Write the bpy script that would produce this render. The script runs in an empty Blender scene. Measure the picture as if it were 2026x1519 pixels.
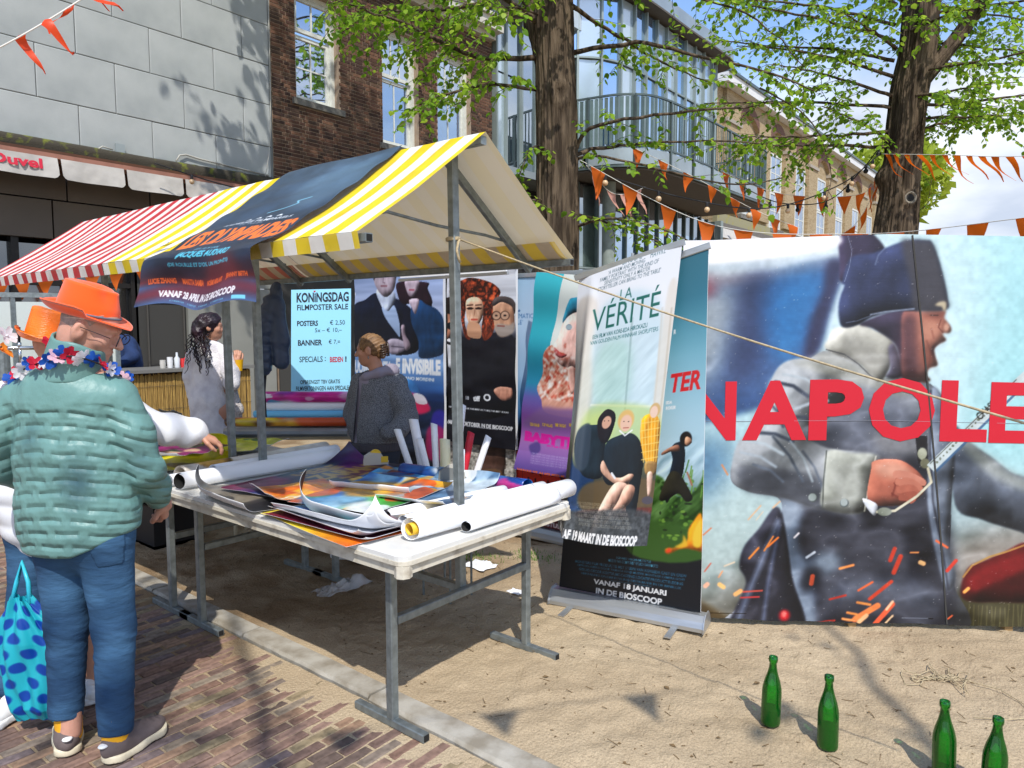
import bpy, math, random
import numpy as np
from mathutils import Vector, Matrix
R = math.radians
sc = bpy.context.scene
# ------------------------------------------------------------------ camera, sky, sun
cam_d = bpy.data.cameras.new('camera'); cam = bpy.data.objects.new('camera', cam_d)
sc.collection.objects.link(cam); sc.camera = cam
cam_d.sensor_width = 36.0; cam_d.lens = 36.0 * 1420.0 / 2026.0
cam_d.clip_start = 0.05; cam_d.clip_end = 2000
CAM = Vector((0, 0, 1.6)); cam.location = CAM
cam.rotation_euler = (R(90 - 4.63), 0, R(38.95 - 90))
SUN_EL, SUN_AZ = 52.0, 230.0          # the sun stands behind the camera, shadows run towards azimuth 50
w = bpy.data.worlds.new('World'); sc.world = w; w.use_nodes = True
nt = w.node_tree; nt.nodes.clear()
def N(t, k, **a):
    n = t.nodes.new(k)
    for q, v in a.items(): setattr(n, q, v)
    return n
wo = N(nt, 'ShaderNodeOutputWorld'); bg = N(nt, 'ShaderNodeBackground'); bg.inputs[1].default_value = 0.15
sky = N(nt, 'ShaderNodeTexSky', sky_type='NISHITA', sun_disc=False)
sky.sun_elevation = R(SUN_EL); sky.sun_rotation = R(90 - SUN_AZ); sky.air_density = 1.0; sky.dust_density = 0.6; sky.ozone_density = 2.0
tc = N(nt, 'ShaderNodeTexCoord'); mp = N(nt, 'ShaderNodeMapping'); mp.inputs['Scale'].default_value = (1.0, 1.0, 2.6)
mp.inputs['Location'].default_value = (0.35, 0.1, 0.0)
nz = N(nt, 'ShaderNodeTexNoise'); nz.inputs['Scale'].default_value = 1.7; nz.inputs['Detail'].default_value = 7; nz.inputs['Roughness'].default_value = .55
cr = N(nt, 'ShaderNodeValToRGB'); cr.color_ramp.elements[0].position = .46; cr.color_ramp.elements[1].position = .68
nz2 = N(nt, 'ShaderNodeTexNoise'); nz2.inputs['Scale'].default_value = 4.5; nz2.inputs['Detail'].default_value = 5
cc = N(nt, 'ShaderNodeValToRGB'); cc.color_ramp.elements[0].position = .35; cc.color_ramp.elements[0].color = (3.6, 4.1, 5.0, 1); cc.color_ramp.elements[1].position = .62; cc.color_ramp.elements[1].color = (6.6, 6.9, 7.3, 1)
sx = N(nt, 'ShaderNodeSeparateXYZ'); hz = N(nt, 'ShaderNodeMapRange'); hz.inputs[1].default_value = .62; hz.inputs[2].default_value = .05; hz.inputs[3].default_value = -.30; hz.inputs[4].default_value = .30
ad = N(nt, 'ShaderNodeMath', operation='ADD'); mx = N(nt, 'ShaderNodeMix', data_type='RGBA')
sk2 = N(nt, 'ShaderNodeMix', data_type='RGBA', blend_type='MULTIPLY'); sk2.inputs[0].default_value = 1; sk2.inputs[7].default_value = (1.25, 1.32, 1.42, 1)
L = nt.links.new
L(tc.outputs['Generated'], mp.inputs[0]); L(mp.outputs[0], nz.inputs[0]); L(mp.outputs[0], nz2.inputs[0])
L(tc.outputs['Generated'], sx.inputs[0]); L(sx.outputs[2], hz.inputs[0])
L(nz.outputs[0], ad.inputs[0]); L(hz.outputs[0], ad.inputs[1]); L(ad.outputs[0], cr.inputs[0])
L(nz2.outputs[0], cc.inputs[0]); L(sky.outputs[0], sk2.inputs[6]); L(cr.outputs[0], mx.inputs[0]); L(sk2.outputs[2], mx.inputs[6]); L(cc.outputs[0], mx.inputs[7])
L(mx.outputs[2], bg.inputs[0]); L(bg.outputs[0], wo.inputs[0])
sun_d = bpy.data.lights.new('sun', 'SUN'); sun_d.energy = 3.8; sun_d.angle = R(0.55); sun_d.color = (1.0, .955, .89)
sun = bpy.data.objects.new('sun', sun_d); sc.collection.objects.link(sun)
sd = Vector((math.cos(R(SUN_AZ)) * math.cos(R(SUN_EL)), math.sin(R(SUN_AZ)) * math.cos(R(SUN_EL)), math.sin(R(SUN_EL))))
sun.rotation_euler = sd.to_track_quat('Z', 'Y').to_euler(); sun.location = (-5, -6, 12)
sc.view_settings.view_transform = 'Standard'; sc.view_settings.look = 'None'; sc.view_settings.gamma = 1
sc.view_settings.exposure = 0.28; sc.view_settings.use_curve_mapping = False
sc.cycles.max_bounces = 8; sc.cycles.transparent_max_bounces = 12; sc.cycles.use_denoising = True
rng = random.Random(7); nr = np.random.default_rng(11)
RT = Vector((math.sin(R(38.95)), -math.cos(R(38.95)), 0)); FW = Vector((math.cos(R(38.95)), math.sin(R(38.95)), 0)); UP = Vector((0, 0, 1))

# ------------------------------------------------------------------ materials
def lin(c):
    if isinstance(c, str):
        c = tuple(int(c[i:i + 2], 16) / 255 for i in (0, 2, 4))
    return tuple(((x / 12.92) if x <= .04045 else ((x + .055) / 1.055) ** 2.4) for x in c[:3])
def C4(c): return (*lin(c), 1)
MATS = {}
def mat(name, col, rough=.6, metal=0., var=0., vscale=8., bump=0., bscale=40., bdist=.01, spec=.5, col2=None, stretch=None, trans=0., coat=0., detail=4., ramp=(.38, .66), sheen=0.):
    """principled material: base colour varied by object-space noise, and noise bump"""
    m = bpy.data.materials.new(name); m.use_nodes = True; t = m.node_tree; b = t.nodes['Principled BSDF']; l = t.links.new
    c = C4(col); b.inputs['Base Color'].default_value = c; b.inputs['Roughness'].default_value = rough; b.inputs['Metallic'].default_value = metal
    b.inputs['Specular IOR Level'].default_value = spec; b.inputs['Coat Weight'].default_value = coat; b.inputs['Sheen Weight'].default_value = sheen
    tcn = N(t, 'ShaderNodeTexCoord'); src = tcn.outputs['Object']
    if stretch:
        mpp = N(t, 'ShaderNodeMapping'); mpp.inputs['Scale'].default_value = stretch; l(src, mpp.inputs[0]); src = mpp.outputs[0]
    if var or col2:
        n = N(t, 'ShaderNodeTexNoise'); n.inputs['Scale'].default_value = vscale; n.inputs['Detail'].default_value = detail; l(src, n.inputs[0])
        r = N(t, 'ShaderNodeValToRGB'); r.color_ramp.elements[0].position, r.color_ramp.elements[1].position = ramp
        c2 = C4(col2) if col2 else tuple(x * (1 - var) for x in c[:3]) + (1,)
        r.color_ramp.elements[0].color = c; r.color_ramp.elements[1].color = c2
        l(n.outputs[0], r.inputs[0]); l(r.outputs[0], b.inputs['Base Color'])
    if bump:
        n2 = N(t, 'ShaderNodeTexNoise'); n2.inputs['Scale'].default_value = bscale; n2.inputs['Detail'].default_value = 5; l(src, n2.inputs[0])
        bp = N(t, 'ShaderNodeBump'); bp.inputs['Strength'].default_value = bump; bp.inputs['Distance'].default_value = bdist
        l(n2.outputs[0], bp.inputs['Height']); l(bp.outputs[0], b.inputs['Normal'])
    if trans:
        tr = N(t, 'ShaderNodeBsdfTranslucent'); mxs = N(t, 'ShaderNodeMixShader'); mxs.inputs[0].default_value = trans
        if var or col2: l(r.outputs[0], tr.inputs[0])
        else: tr.inputs[0].default_value = c
        l(b.outputs[0], mxs.inputs[1]); l(tr.outputs[0], mxs.inputs[2]); l(mxs.outputs[0], t.nodes['Material Output'].inputs[0])
    MATS[name] = m
    return m
def vmat(name, rough=.45, trans=0., spec=.5, bump=0., bscale=60., bdist=.002, stretch=None, metal=0., coat=0.):
    """material whose colour is the printed colour stored on the mesh (attribute 'print')"""
    m = mat(name, (.5, .5, .5), rough, metal, spec=spec, bump=bump, bscale=bscale, bdist=bdist, stretch=stretch, coat=coat); t = m.node_tree; l = t.links.new
    a = N(t, 'ShaderNodeAttribute', attribute_name='print'); b = t.nodes['Principled BSDF']; l(a.outputs['Color'], b.inputs['Base Color'])
    if trans:
        tr = N(t, 'ShaderNodeBsdfTranslucent'); mxs = N(t, 'ShaderNodeMixShader'); mxs.inputs[0].default_value = trans
        l(a.outputs['Color'], tr.inputs[0]); l(b.outputs[0], mxs.inputs[1]); l(tr.outputs[0], mxs.inputs[2]); l(mxs.outputs[0], t.nodes['Material Output'].inputs[0])
    return m
def random_tint(m, amt=.25, hue=.0):
    """vary a material from object to object"""
    t = m.node_tree; b = t.nodes['Principled BSDF']; l = t.links.new
    oi = N(t, 'ShaderNodeObjectInfo'); hs = N(t, 'ShaderNodeHueSaturation')
    mr = N(t, 'ShaderNodeMapRange'); mr.inputs[3].default_value = 1 - amt; mr.inputs[4].default_value = 1 + amt; l(oi.outputs['Random'], mr.inputs[0]); l(mr.outputs[0], hs.inputs['Value'])
    inp = b.inputs['Base Color']
    if inp.links: s = inp.links[0].from_socket; l(s, hs.inputs['Color'])
    else: hs.inputs['Color'].default_value = inp.default_value
    l(hs.outputs[0], inp)
    return m
def glass_pane(name, dark, rough=.03, refl=.55, tint=(.82, .9, 1.0)):
    """window glass seen from outside: dark room behind, mirror of the sky in front"""
    m = bpy.data.materials.new(name); m.use_nodes = True; t = m.node_tree; l = t.links.new; b = t.nodes['Principled BSDF']
    b.inputs['Base Color'].default_value = C4(dark); b.inputs['Roughness'].default_value = .35
    g = N(t, 'ShaderNodeBsdfGlossy'); g.inputs['Roughness'].default_value = rough; g.inputs[0].default_value = (*tint, 1)
    mxs = N(t, 'ShaderNodeMixShader'); mxs.inputs[0].default_value = refl
    n = N(t, 'ShaderNodeTexNoise'); n.inputs['Scale'].default_value = 1.3; bp = N(t, 'ShaderNodeBump'); bp.inputs['Strength'].default_value = .06; bp.inputs['Distance'].default_value = .05
    tcn = N(t, 'ShaderNodeTexCoord'); l(tcn.outputs['Object'], n.inputs[0]); l(n.outputs[0], bp.inputs['Height']); l(bp.outputs[0], g.inputs['Normal'])
    l(b.outputs[0], mxs.inputs[1]); l(g.outputs[0], mxs.inputs[2]); l(mxs.outputs[0], t.nodes['Material Output'].inputs[0])
    return m

# ------------------------------------------------------------------ mesh building
class MB:
    def __init__(s): s.v = []; s.f = []; s.c = None
    def add(s, vs, fs):
        o = len(s.v); s.v.extend([tuple(v) for v in vs]); s.f.extend([tuple(i + o for i in f) for f in fs]); return s
    def box(s, a, b):
        (x0, y0, z0), (x1, y1, z1) = a, b
        return s.add([(x0, y0, z0), (x1, y0, z0), (x1, y1, z0), (x0, y1, z0), (x0, y0, z1), (x1, y0, z1), (x1, y1, z1), (x0, y1, z1)],
                     [(0, 3, 2, 1), (4, 5, 6, 7), (0, 1, 5, 4), (1, 2, 6, 5), (2, 3, 7, 6), (3, 0, 4, 7)])
    def beam(s, p, q, w_, h_, up=(0, 0, 1), bev=0.):
        """a bar of w x h section from p to q"""
        p, q = Vector(p), Vector(q); d = (q - p).normalized(); u = Vector(up)
        if abs(d.dot(u)) > .99: u = Vector((1, 0, 0)) if abs(d.x) < .9 else Vector((0, 1, 0))
        r = d.cross(u).normalized(); u = r.cross(d).normalized()
        prof = [(-w_ / 2, -h_ / 2), (w_ / 2, -h_ / 2), (w_ / 2, h_ / 2), (-w_ / 2, h_ / 2)]
        if bev:
            pr = []
            for (a, b_), sx_, sy_ in zip(prof, (-1, 1, 1, -1), (-1, -1, 1, 1)):
                e1 = (a, b_ - sy_ * bev); e2 = (a - sx_ * bev, b_)
                pr += [e1, e2] if (sx_ * sy_ > 0) else [e2, e1]
            prof = pr
        n = len(prof)
        vs = [p + r * a + u * b_ for a, b_ in prof] + [q + r * a + u * b_ for a, b_ in prof]
        fs = [(i, (i + 1) % n, n + (i + 1) % n, n + i) for i in range(n)] + [tuple(range(n))[::-1], tuple(range(n, 2 * n))]
        return s.add(vs, fs)
    def tube(s, pts, rad, n=8, cap=True, closed=False):
        pts = [Vector(p) for p in pts]; m = len(pts); rad = rad if isinstance(rad, (list, tuple)) else [rad] * m
        vs = []; ref = None
        for i, p in enumerate(pts):
            d = (pts[(i + 1) % m] - pts[i - 1]) if closed else (pts[min(i + 1, m - 1)] - pts[max(i - 1, 0)])
            d = d.normalized() if d.length > 1e-9 else Vector((0, 0, 1))
            if ref is None: ref = Vector((0, 0, 1)) if abs(d.z) < .9 else Vector((1, 0, 0))
            ref = (ref - d * ref.dot(d)); ref = ref.normalized() if ref.length > 1e-6 else d.orthogonal().normalized()
            b_ = d.cross(ref)
            for k in range(n):
                a = 2 * math.pi * k / n; vs.append(p + (ref * math.cos(a) + b_ * math.sin(a)) * rad[i])
        fs = []
        for i in range(m if closed else m - 1):
            j = (i + 1) % m
            for k in range(n): fs.append((i * n + k, i * n + (k + 1) % n, j * n + (k + 1) % n, j * n + k))
        if cap and not closed: fs += [tuple(range(n))[::-1], tuple(range((m - 1) * n, m * n))]
        return s.add(vs, fs)
    def lathe(s, prof, base=(0, 0, 0), axis=(0, 0, 1), n=20, cap=True):
        ax = Vector(axis).normalized(); a_ = ax.orthogonal().normalized(); b_ = ax.cross(a_); base = Vector(base); vs = []
        for r_, h_ in prof:
            for k in range(n):
                t = 2 * math.pi * k / n; vs.append(base + ax * h_ + (a_ * math.cos(t) + b_ * math.sin(t)) * r_)
        m = len(prof); fs = [(i * n + k, i * n + (k + 1) % n, (i + 1) * n + (k + 1) % n, (i + 1) * n + k) for i in range(m - 1) for k in range(n)]
        if cap: fs += [tuple(range(n))[::-1], tuple(range((m - 1) * n, m * n))]
        return s.add(vs, fs)
    def prism(s, poly, z0, z1):
        n = len(poly); vs = [(x, y, z0) for x, y in poly] + [(x, y, z1) for x, y in poly]
        return s.add(vs, [tuple(range(n))[::-1], tuple(range(n, 2 * n))] + [(i, (i + 1) % n, n + (i + 1) % n, n + i) for i in range(n)])
    def sheet(s, poly3, th, nrm):
        """a flat polygon given thickness along nrm"""
        n = len(poly3); nn = Vector(nrm).normalized() * th; a = [Vector(p) for p in poly3]
        return s.add(a + [p + nn for p in a], [tuple(range(n))[::-1], tuple(range(n, 2 * n))] + [(i, (i + 1) % n, n + (i + 1) % n, n + i) for i in range(n)])
    def build(s, name, m, parent=None, smooth=False, kind=None, label=None, auto=None, loc=None):
        return mesh_obj(name, s.v, s.f, m, parent, smooth, kind, label, auto=auto, loc=loc)
def link(o, parent=None):
    sc.collection.objects.link(o)
    if parent is not None: o.parent = parent
    return o
def worldloc(o):
    v = Vector((0, 0, 0))
    while o is not None: v = v + o.location; o = o.parent
    return v
def mesh_obj(name, v, f, m, parent=None, smooth=False, kind=None, label=None, auto=None, loc=None, col=None):
    off = Vector(loc) if loc is not None else (worldloc(parent) if parent is not None else Vector((0, 0, 0)))
    va = np.asarray(v, dtype=np.float64).reshape(-1, 3) - np.array(off)
    me = bpy.data.meshes.new(name)
    if isinstance(f, np.ndarray) and f.ndim == 2:
        k = f.shape[1]; me.vertices.add(len(va)); me.vertices.foreach_set('co', va.astype(np.float32).ravel())
        me.loops.add(f.size); me.loops.foreach_set('vertex_index', f.astype(np.int32).ravel())
        me.polygons.add(len(f)); me.polygons.foreach_set('loop_start', np.arange(0, f.size, k, dtype=np.int32)); me.update(calc_edges=True)
    else:
        me.from_pydata([tuple(p) for p in va], [], [tuple(q) for q in f])
    me.validate(clean_customdata=False)
    if smooth:
        me.polygons.foreach_set('use_smooth', np.ones(len(me.polygons), dtype=bool))
    if m is not None: me.materials.append(m)
    if col is not None:
        a = me.color_attributes.new('print', 'FLOAT_COLOR', 'POINT'); c = np.ones((len(va), 4), np.float32); c[:, :3] = col.reshape(-1, 3); a.data.foreach_set('color', c.ravel())
    o = bpy.data.objects.new(name, me)
    if auto is not None:
        try: me.set_sharp_from_angle(angle=R(auto))
        except Exception: pass
    link(o, parent)
    if loc is not None: o.location = off - (worldloc(parent) if parent is not None else Vector((0, 0, 0)))
    if kind: o['kind'] = kind
    if label: o['label'] = label
    return o
def tag(o, label, cat, group=None):
    o['label'] = label; o['category'] = cat
    if group: o['group'] = group
    return o
def thing(name, label, cat, loc=(0, 0, 0), group=None):
    o = bpy.data.objects.new(name, None); o.empty_display_size = .1; o.location = loc; sc.collection.objects.link(o)
    return tag(o, label, cat, group)
def piece(name, me, parent, loc, rot=(0, 0, 0), scale=(1, 1, 1)):
    """an object sharing mesh data me, placed at world loc under parent"""
    o = bpy.data.objects.new(name, me); sc.collection.objects.link(o)
    if parent is not None: o.parent = parent; o.location = Vector(loc) - worldloc(parent)
    else: o.location = loc
    o.rotation_euler = rot; o.scale = scale
    return o
def me_of(mb, name, m, smooth=False):
    me = bpy.data.meshes.new(name); me.from_pydata([tuple(v) for v in mb.v], [], mb.f)
    if m: me.materials.append(m)
    if smooth: me.polygons.foreach_set('use_smooth', np.ones(len(me.polygons), dtype=bool))
    return me
def unitbox(name, m, sx_, sy_, sz_, bev=0.):
    b = MB(); b.box((-sx_ / 2, -sy_ / 2, -sz_ / 2), (sx_ / 2, sy_ / 2, sz_ / 2)); return me_of(b, name, m)
def copy_tree(o, parent=None):
    c = o.copy(); sc.collection.objects.link(c); c.parent = parent
    for ch in list(o.children): copy_tree(ch, c)
    return c
def grid_faces(nu, nv):
    i = np.arange(nu * nv).reshape(nv, nu); a = i[:-1, :-1].ravel(); return np.stack([a, a + 1, a + nu + 1, a + nu], 1)

# cheap value noise for numpy
def vnoise2(x, y, seed=0):
    xi = np.floor(x).astype(np.int64); yi = np.floor(y).astype(np.int64); xf = x - xi; yf = y - yi
    def h(a, b):
        n = (a * 374761393 + b * 668265263 + seed * 1442695041) & 0x7fffffff; n = ((n ^ (n >> 13)) * 1274126177) & 0x7fffffff; return ((n ^ (n >> 16)) & 0xffff) / 65535.0
    u = xf * xf * (3 - 2 * xf); v = yf * yf * (3 - 2 * yf)
    return (h(xi, yi) * (1 - u) + h(xi + 1, yi) * u) * (1 - v) + (h(xi, yi + 1) * (1 - u) + h(xi + 1, yi + 1) * u) * v
def fbm(x, y, oct=4, seed=0):
    s = 0; a = .5; t = 0
    for k in range(oct): s = s + a * vnoise2(x * 2 ** k + 17.3 * k, y * 2 ** k - 9.1 * k, seed + k); t += a; a *= .5
    return s / t
def catmull(pts, per=8, closed=True):
    p = np.array(pts, float); n = len(p); out = []
    rngk = range(n) if closed else range(n - 1)
    for i in rngk:
        if closed: p0, p1, p2, p3 = p[i - 1], p[i], p[(i + 1) % n], p[(i + 2) % n]
        else: p0, p1, p2, p3 = p[max(i - 1, 0)], p[i], p[i + 1], p[min(i + 2, n - 1)]
        for k in range(per):
            t = k / per; out.append(.5 * ((2 * p1) + (-p0 + p2) * t + (2 * p0 - 5 * p1 + 4 * p2 - p3) * t * t + (-p0 + 3 * p1 - 3 * p2 + p3) * t ** 3))
    if not closed: out.append(p[-1])
    return np.array(out)
_tc = {}
def text_shape(body, bold=0., shear=0., extrude=0.):
    k = (body, bold, shear, extrude)
    if k in _tc: return _tc[k]
    cu = bpy.data.curves.new('t', 'FONT'); cu.body = body; cu.size = 1; cu.offset = bold; cu.shear = shear; cu.resolution_u = 3; cu.extrude = extrude; cu.fill_mode = 'FRONT' if not extrude else 'BOTH'
    ob = bpy.data.objects.new('t', cu); sc.collection.objects.link(ob); bpy.context.view_layer.update()
    me = bpy.data.meshes.new_from_object(ob.evaluated_get(bpy.context.evaluated_depsgraph_get())); me.calc_loop_triangles()
    v = np.array([tuple(q.co) for q in me.vertices]); f = [tuple(t.vertices) for t in me.loop_triangles]
    bpy.data.objects.remove(ob); bpy.data.curves.remove(cu); bpy.data.meshes.remove(me)
    if not extrude: v = v[:, :2]
    _tc[k] = (v, f); return _tc[k]
# ================================================================== SETTING: ground
m_sand = mat('sand', 'b6a58a', .95, bump=.9, bscale=70, bdist=.010, spec=.12, col2='9c8a70', vscale=1.3, detail=14, ramp=(.36, .74))
def enrich_sand(m):
    t = m.node_tree; l = t.links.new; b = t.nodes['Principled BSDF']; tcn = [n for n in t.nodes if n.type == 'TEX_COORD'][0]
    base = b.inputs['Base Color'].links[0].from_socket
    n = N(t, 'ShaderNodeTexNoise'); n.inputs['Scale'].default_value = 160; n.inputs['Detail'].default_value = 6; n.inputs['Roughness'].default_value = .7; l(tcn.outputs['Object'], n.inputs[0])
    r = N(t, 'ShaderNodeValToRGB'); r.color_ramp.elements[0].position = .3; r.color_ramp.elements[0].color = (.55, .52, .48, 1); r.color_ramp.elements[1].position = .58; r.color_ramp.elements[1].color = (1.08, 1.06, 1.02, 1)
    mm = N(t, 'ShaderNodeMix', data_type='RGBA', blend_type='MULTIPLY'); mm.inputs[0].default_value = .8; l(n.outputs[0], r.inputs[0]); l(base, mm.inputs[6]); l(r.outputs[0], mm.inputs[7])
    # sand turns patchy darker brown with growing Y, under and behind the stall
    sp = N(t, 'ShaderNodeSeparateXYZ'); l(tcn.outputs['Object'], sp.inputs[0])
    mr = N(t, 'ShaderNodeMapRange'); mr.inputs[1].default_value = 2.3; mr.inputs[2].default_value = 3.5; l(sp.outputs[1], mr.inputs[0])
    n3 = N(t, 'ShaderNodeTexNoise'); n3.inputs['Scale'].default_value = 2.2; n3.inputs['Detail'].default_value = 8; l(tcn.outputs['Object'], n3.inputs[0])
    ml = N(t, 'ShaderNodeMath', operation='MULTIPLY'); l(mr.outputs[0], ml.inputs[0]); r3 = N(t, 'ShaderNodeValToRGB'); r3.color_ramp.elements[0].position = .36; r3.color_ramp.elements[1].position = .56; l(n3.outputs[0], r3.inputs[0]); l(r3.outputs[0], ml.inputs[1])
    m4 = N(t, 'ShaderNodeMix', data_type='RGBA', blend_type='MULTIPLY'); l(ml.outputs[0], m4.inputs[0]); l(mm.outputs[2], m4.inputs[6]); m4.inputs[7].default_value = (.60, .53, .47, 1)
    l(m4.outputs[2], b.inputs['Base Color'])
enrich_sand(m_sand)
xs = np.arange(2.04, 5.6, .014); ys = np.arange(-1.4, 7.0, .017)
gx, gy = np.meshgrid(xs, ys)
gz = (fbm(gx * 2.2, gy * 2.2, 4, 3) - .5) * .045 + (fbm(gx * 14, gy * 14, 4, 5) - .5) * .026
cl = np.clip(fbm(gx * 5, gy * 5, 3, 9) - .5, 0, 1) * 2.; gz += cl * (fbm(gx * 42, gy * 42, 2, 8) - .4) * .03
gz *= np.clip((gx - 2.04) / .12, .12, 1)
def ground_z(x, y):
    i = int(np.clip((x - xs[0]) / .014, 0, len(xs) - 1)); j = int(np.clip((y - ys[0]) / .017, 0, len(ys) - 1)); return float(gz[j, i])
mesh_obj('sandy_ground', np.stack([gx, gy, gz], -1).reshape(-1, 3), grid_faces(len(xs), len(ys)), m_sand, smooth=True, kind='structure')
b = MB(); b.add([(-400, -400, -.035), (400, -400, -.035), (400, 400, -.035), (-400, 400, -.035)], [(0, 1, 2, 3)]); b.build('ground', m_sand, kind='structure')
# joint sand between the pavers and where it drifts over them beside the kerb
xs2 = np.arange(-1.4, 1.92, .026); ys2 = np.arange(.6, 9.2, .03); hx, hy = np.meshgrid(xs2, ys2)
hz_ = -.007 + np.clip((hx - 1.42 - .45 * fbm(hx * 1.2, hy * 1.2, 3, 21) ) / .5, 0, 1) * .015 + (fbm(hx * 16, hy * 16, 3, 4) - .5) * .009
mesh_obj('joint_sand', np.stack([hx, hy, hz_], -1).reshape(-1, 3), grid_faces(len(xs2), len(ys2)), m_sand, smooth=True, kind='structure')
# kerb
m_kerb = mat('kerb_concrete', 'aaa599', .88, bump=.5, bscale=90, bdist=.004, col2='877f70', vscale=9, detail=8, spec=.2)
kerb = thing('kerb', 'low grey concrete kerb between the brick street and the sand', 'kerb', (1.975, 0, 0)); kerb['kind'] = 'structure'; del kerb['category']
y = -.65
while y < 8.8:
    ln = .985; t = .004 * rng.uniform(-1, 1)
    x0, x1 = 1.915 + t, 2.04 + t; zt = .014 + rng.uniform(-.003, .003)
    bb = MB(); n = 12; r1 = []
    for k in range(n + 1):
        yy = y + ln * k / n; j = lambda: rng.uniform(-.004, .004)
        r1.append([(x0 + j(), yy, -.06), (x0 + j(), yy, zt - .012), (x0 + .012 + j() * .4, yy, zt), (x1 - .012 + j() * .4, yy, zt), (x1 + j(), yy, zt - .012), (x1, yy, -.06)])
    vs = [p for r_ in r1 for p in r_]; fs = [(a * 6 + c, a * 6 + c + 1, a * 6 + c + 7, a * 6 + c + 6) for a in range(n) for c in range(5)] + [(0, 1, 2, 3, 4, 5)[::-1], tuple(n * 6 + c for c in range(6))]
    bb.add(vs, fs); bb.build('kerb_stone', m_kerb, kerb); y += 1.0
# clinker paving: each brick its own piece where it can be picked apart
pav_cols = ['85695a', '8b7062', '766056', '93786a', '958568', '85776a', '796a68', '9a7d66', '6b5b52', '8f8170']
m_pav = [mat('clinker_%d' % i, c, .8, var=.4, vscale=30, bump=.5, bscale=120, bdist=.002, spec=.25) for i, c in enumerate(pav_cols)]
def paver_mesh(m):
    b = MB(); w2, d2, h2, e = .096, .0235, .03, .005
    lo = [(-w2, -d2, -h2), (w2, -d2, -h2), (w2, d2, -h2), (-w2, d2, -h2)]; md = [(x, y_, h2 - e) for x, y_, z in lo]
    tp = [((abs(x) - e * 1.6) * (1 if x > 0 else -1) + rng.uniform(-.003, .003), (abs(y_) - e) * (1 if y_ > 0 else -1) + rng.uniform(-.0015, .0015), h2 - rng.uniform(0, .002)) for x, y_, z in lo]
    b.add(lo + md + tp, [(0, 1, 5, 4), (1, 2, 6, 5), (2, 3, 7, 6), (3, 0, 4, 7), (4, 5, 9, 8), (5, 6, 10, 9), (6, 7, 11, 10), (7, 4, 8, 11), (8, 9, 10, 11)])
    return me_of(b, 'brick', m)
pm = [paver_mesh(m) for m in m_pav for _ in range(2)]
street = thing('brick_street', 'street of worn brown clinker bricks with sand in the joints', 'street', (1.0, 3.0, -.03)); street['kind'] = 'structure'; del street['category']
cand = []
row = 0; y = .65
while y < 9.1:
    x = 1.905 - (row % 2) * .1 - rng.uniform(0, .012)
    while x > -1.35:
        cand.append((x - .098, y, rng.uniform(-.0035, .003))); x -= .2025
    y += .0545; row += 1
def camkey(p):
    d = Vector((p[0], p[1], p[2])) - CAM; f = d.dot(FW)
    if f < .3: return 1e9
    u = d.dot(RT) / f * 1420; vv = -d.z / f * 1420 - 115
    vis = -1040 < u < 60 and vv < 800
    return f if vis else 1e6 + d.length
cand.sort(key=camkey)
st = {}
for i, (x, y, z) in enumerate(cand):
    k = rng.randrange(len(pm)); rz = rng.gauss(0, .012); rx = rng.gauss(0, .02); ry = rng.gauss(0, .006)
    if i < 300:
        piece('brick', pm[k], street, (x, y, z - .03), (rx, ry, rz))
    else:
        st.setdefault(k // 2, MB())
        me = pm[k]; M_ = Matrix.Translation((x, y, z - .03)) @ Matrix.Rotation(rz, 4, 'Z') @ Matrix.Rotation(rx, 4, 'X')
        st[k // 2].add([M_ @ v.co for v in me.vertices], [tuple(p.vertices) for p in me.polygons])
allb = MB(); mi = []
for k, mbk in st.items():
    allb.add(mbk.v, mbk.f); mi += [k] * len(mbk.f)
far_pav = allb.build('clinker_bricks', m_pav[0], street, kind='stuff')
for m in m_pav[1:]: far_pav.data.materials.append(m)
if len(far_pav.data.polygons) == len(mi): far_pav.data.polygons.foreach_set('material_index', mi)

# ================================================================== SETTING: facade row along Y = 10
FY = 10.0
m_panel = mat('grey_render_panel', 'a9adab', .8, bump=.25, bscale=70, bdist=.004, col2='969b9a', vscale=1.6, detail=9, spec=.2)
m_joint = mat('dark_joint', '3a3936', .9)
m_brown = mat('brown_metal', '5b3a26', .55, metal=.2, var=.4, vscale=4)
m_moss = mat('mossy_ledge', '3c372c', .95, col2='6a7020', vscale=7, detail=9, bump=.8, bscale=60, bdist=.01, ramp=(.55, .68))
m_flap = mat('awning_cloth', 'cfcac2', .8, var=.18, vscale=5, bump=.2, bscale=14, bdist=.01, trans=.25)
m_dark = mat('dark_interior', '12110f', .8)
m_taupe = mat('taupe_cladding', '5c5145', .45, var=.2, vscale=1.2, metal=.2)
cafe = thing('cafe_building', 'building with grey panelled upper wall above a dark cafe front with white awning flaps', 'building', (4.5, FY, 0))
b = MB(); b.box((-8, FY + .03, 3.7), (6.46, FY + .6, 10.5)); b.build('wall', m_joint, cafe)
zr = [3.80, 4.34, 4.97, 5.555, 6.145, 6.735, 7.325, 7.915, 8.505, 9.095, 9.685]
sh = {}
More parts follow.
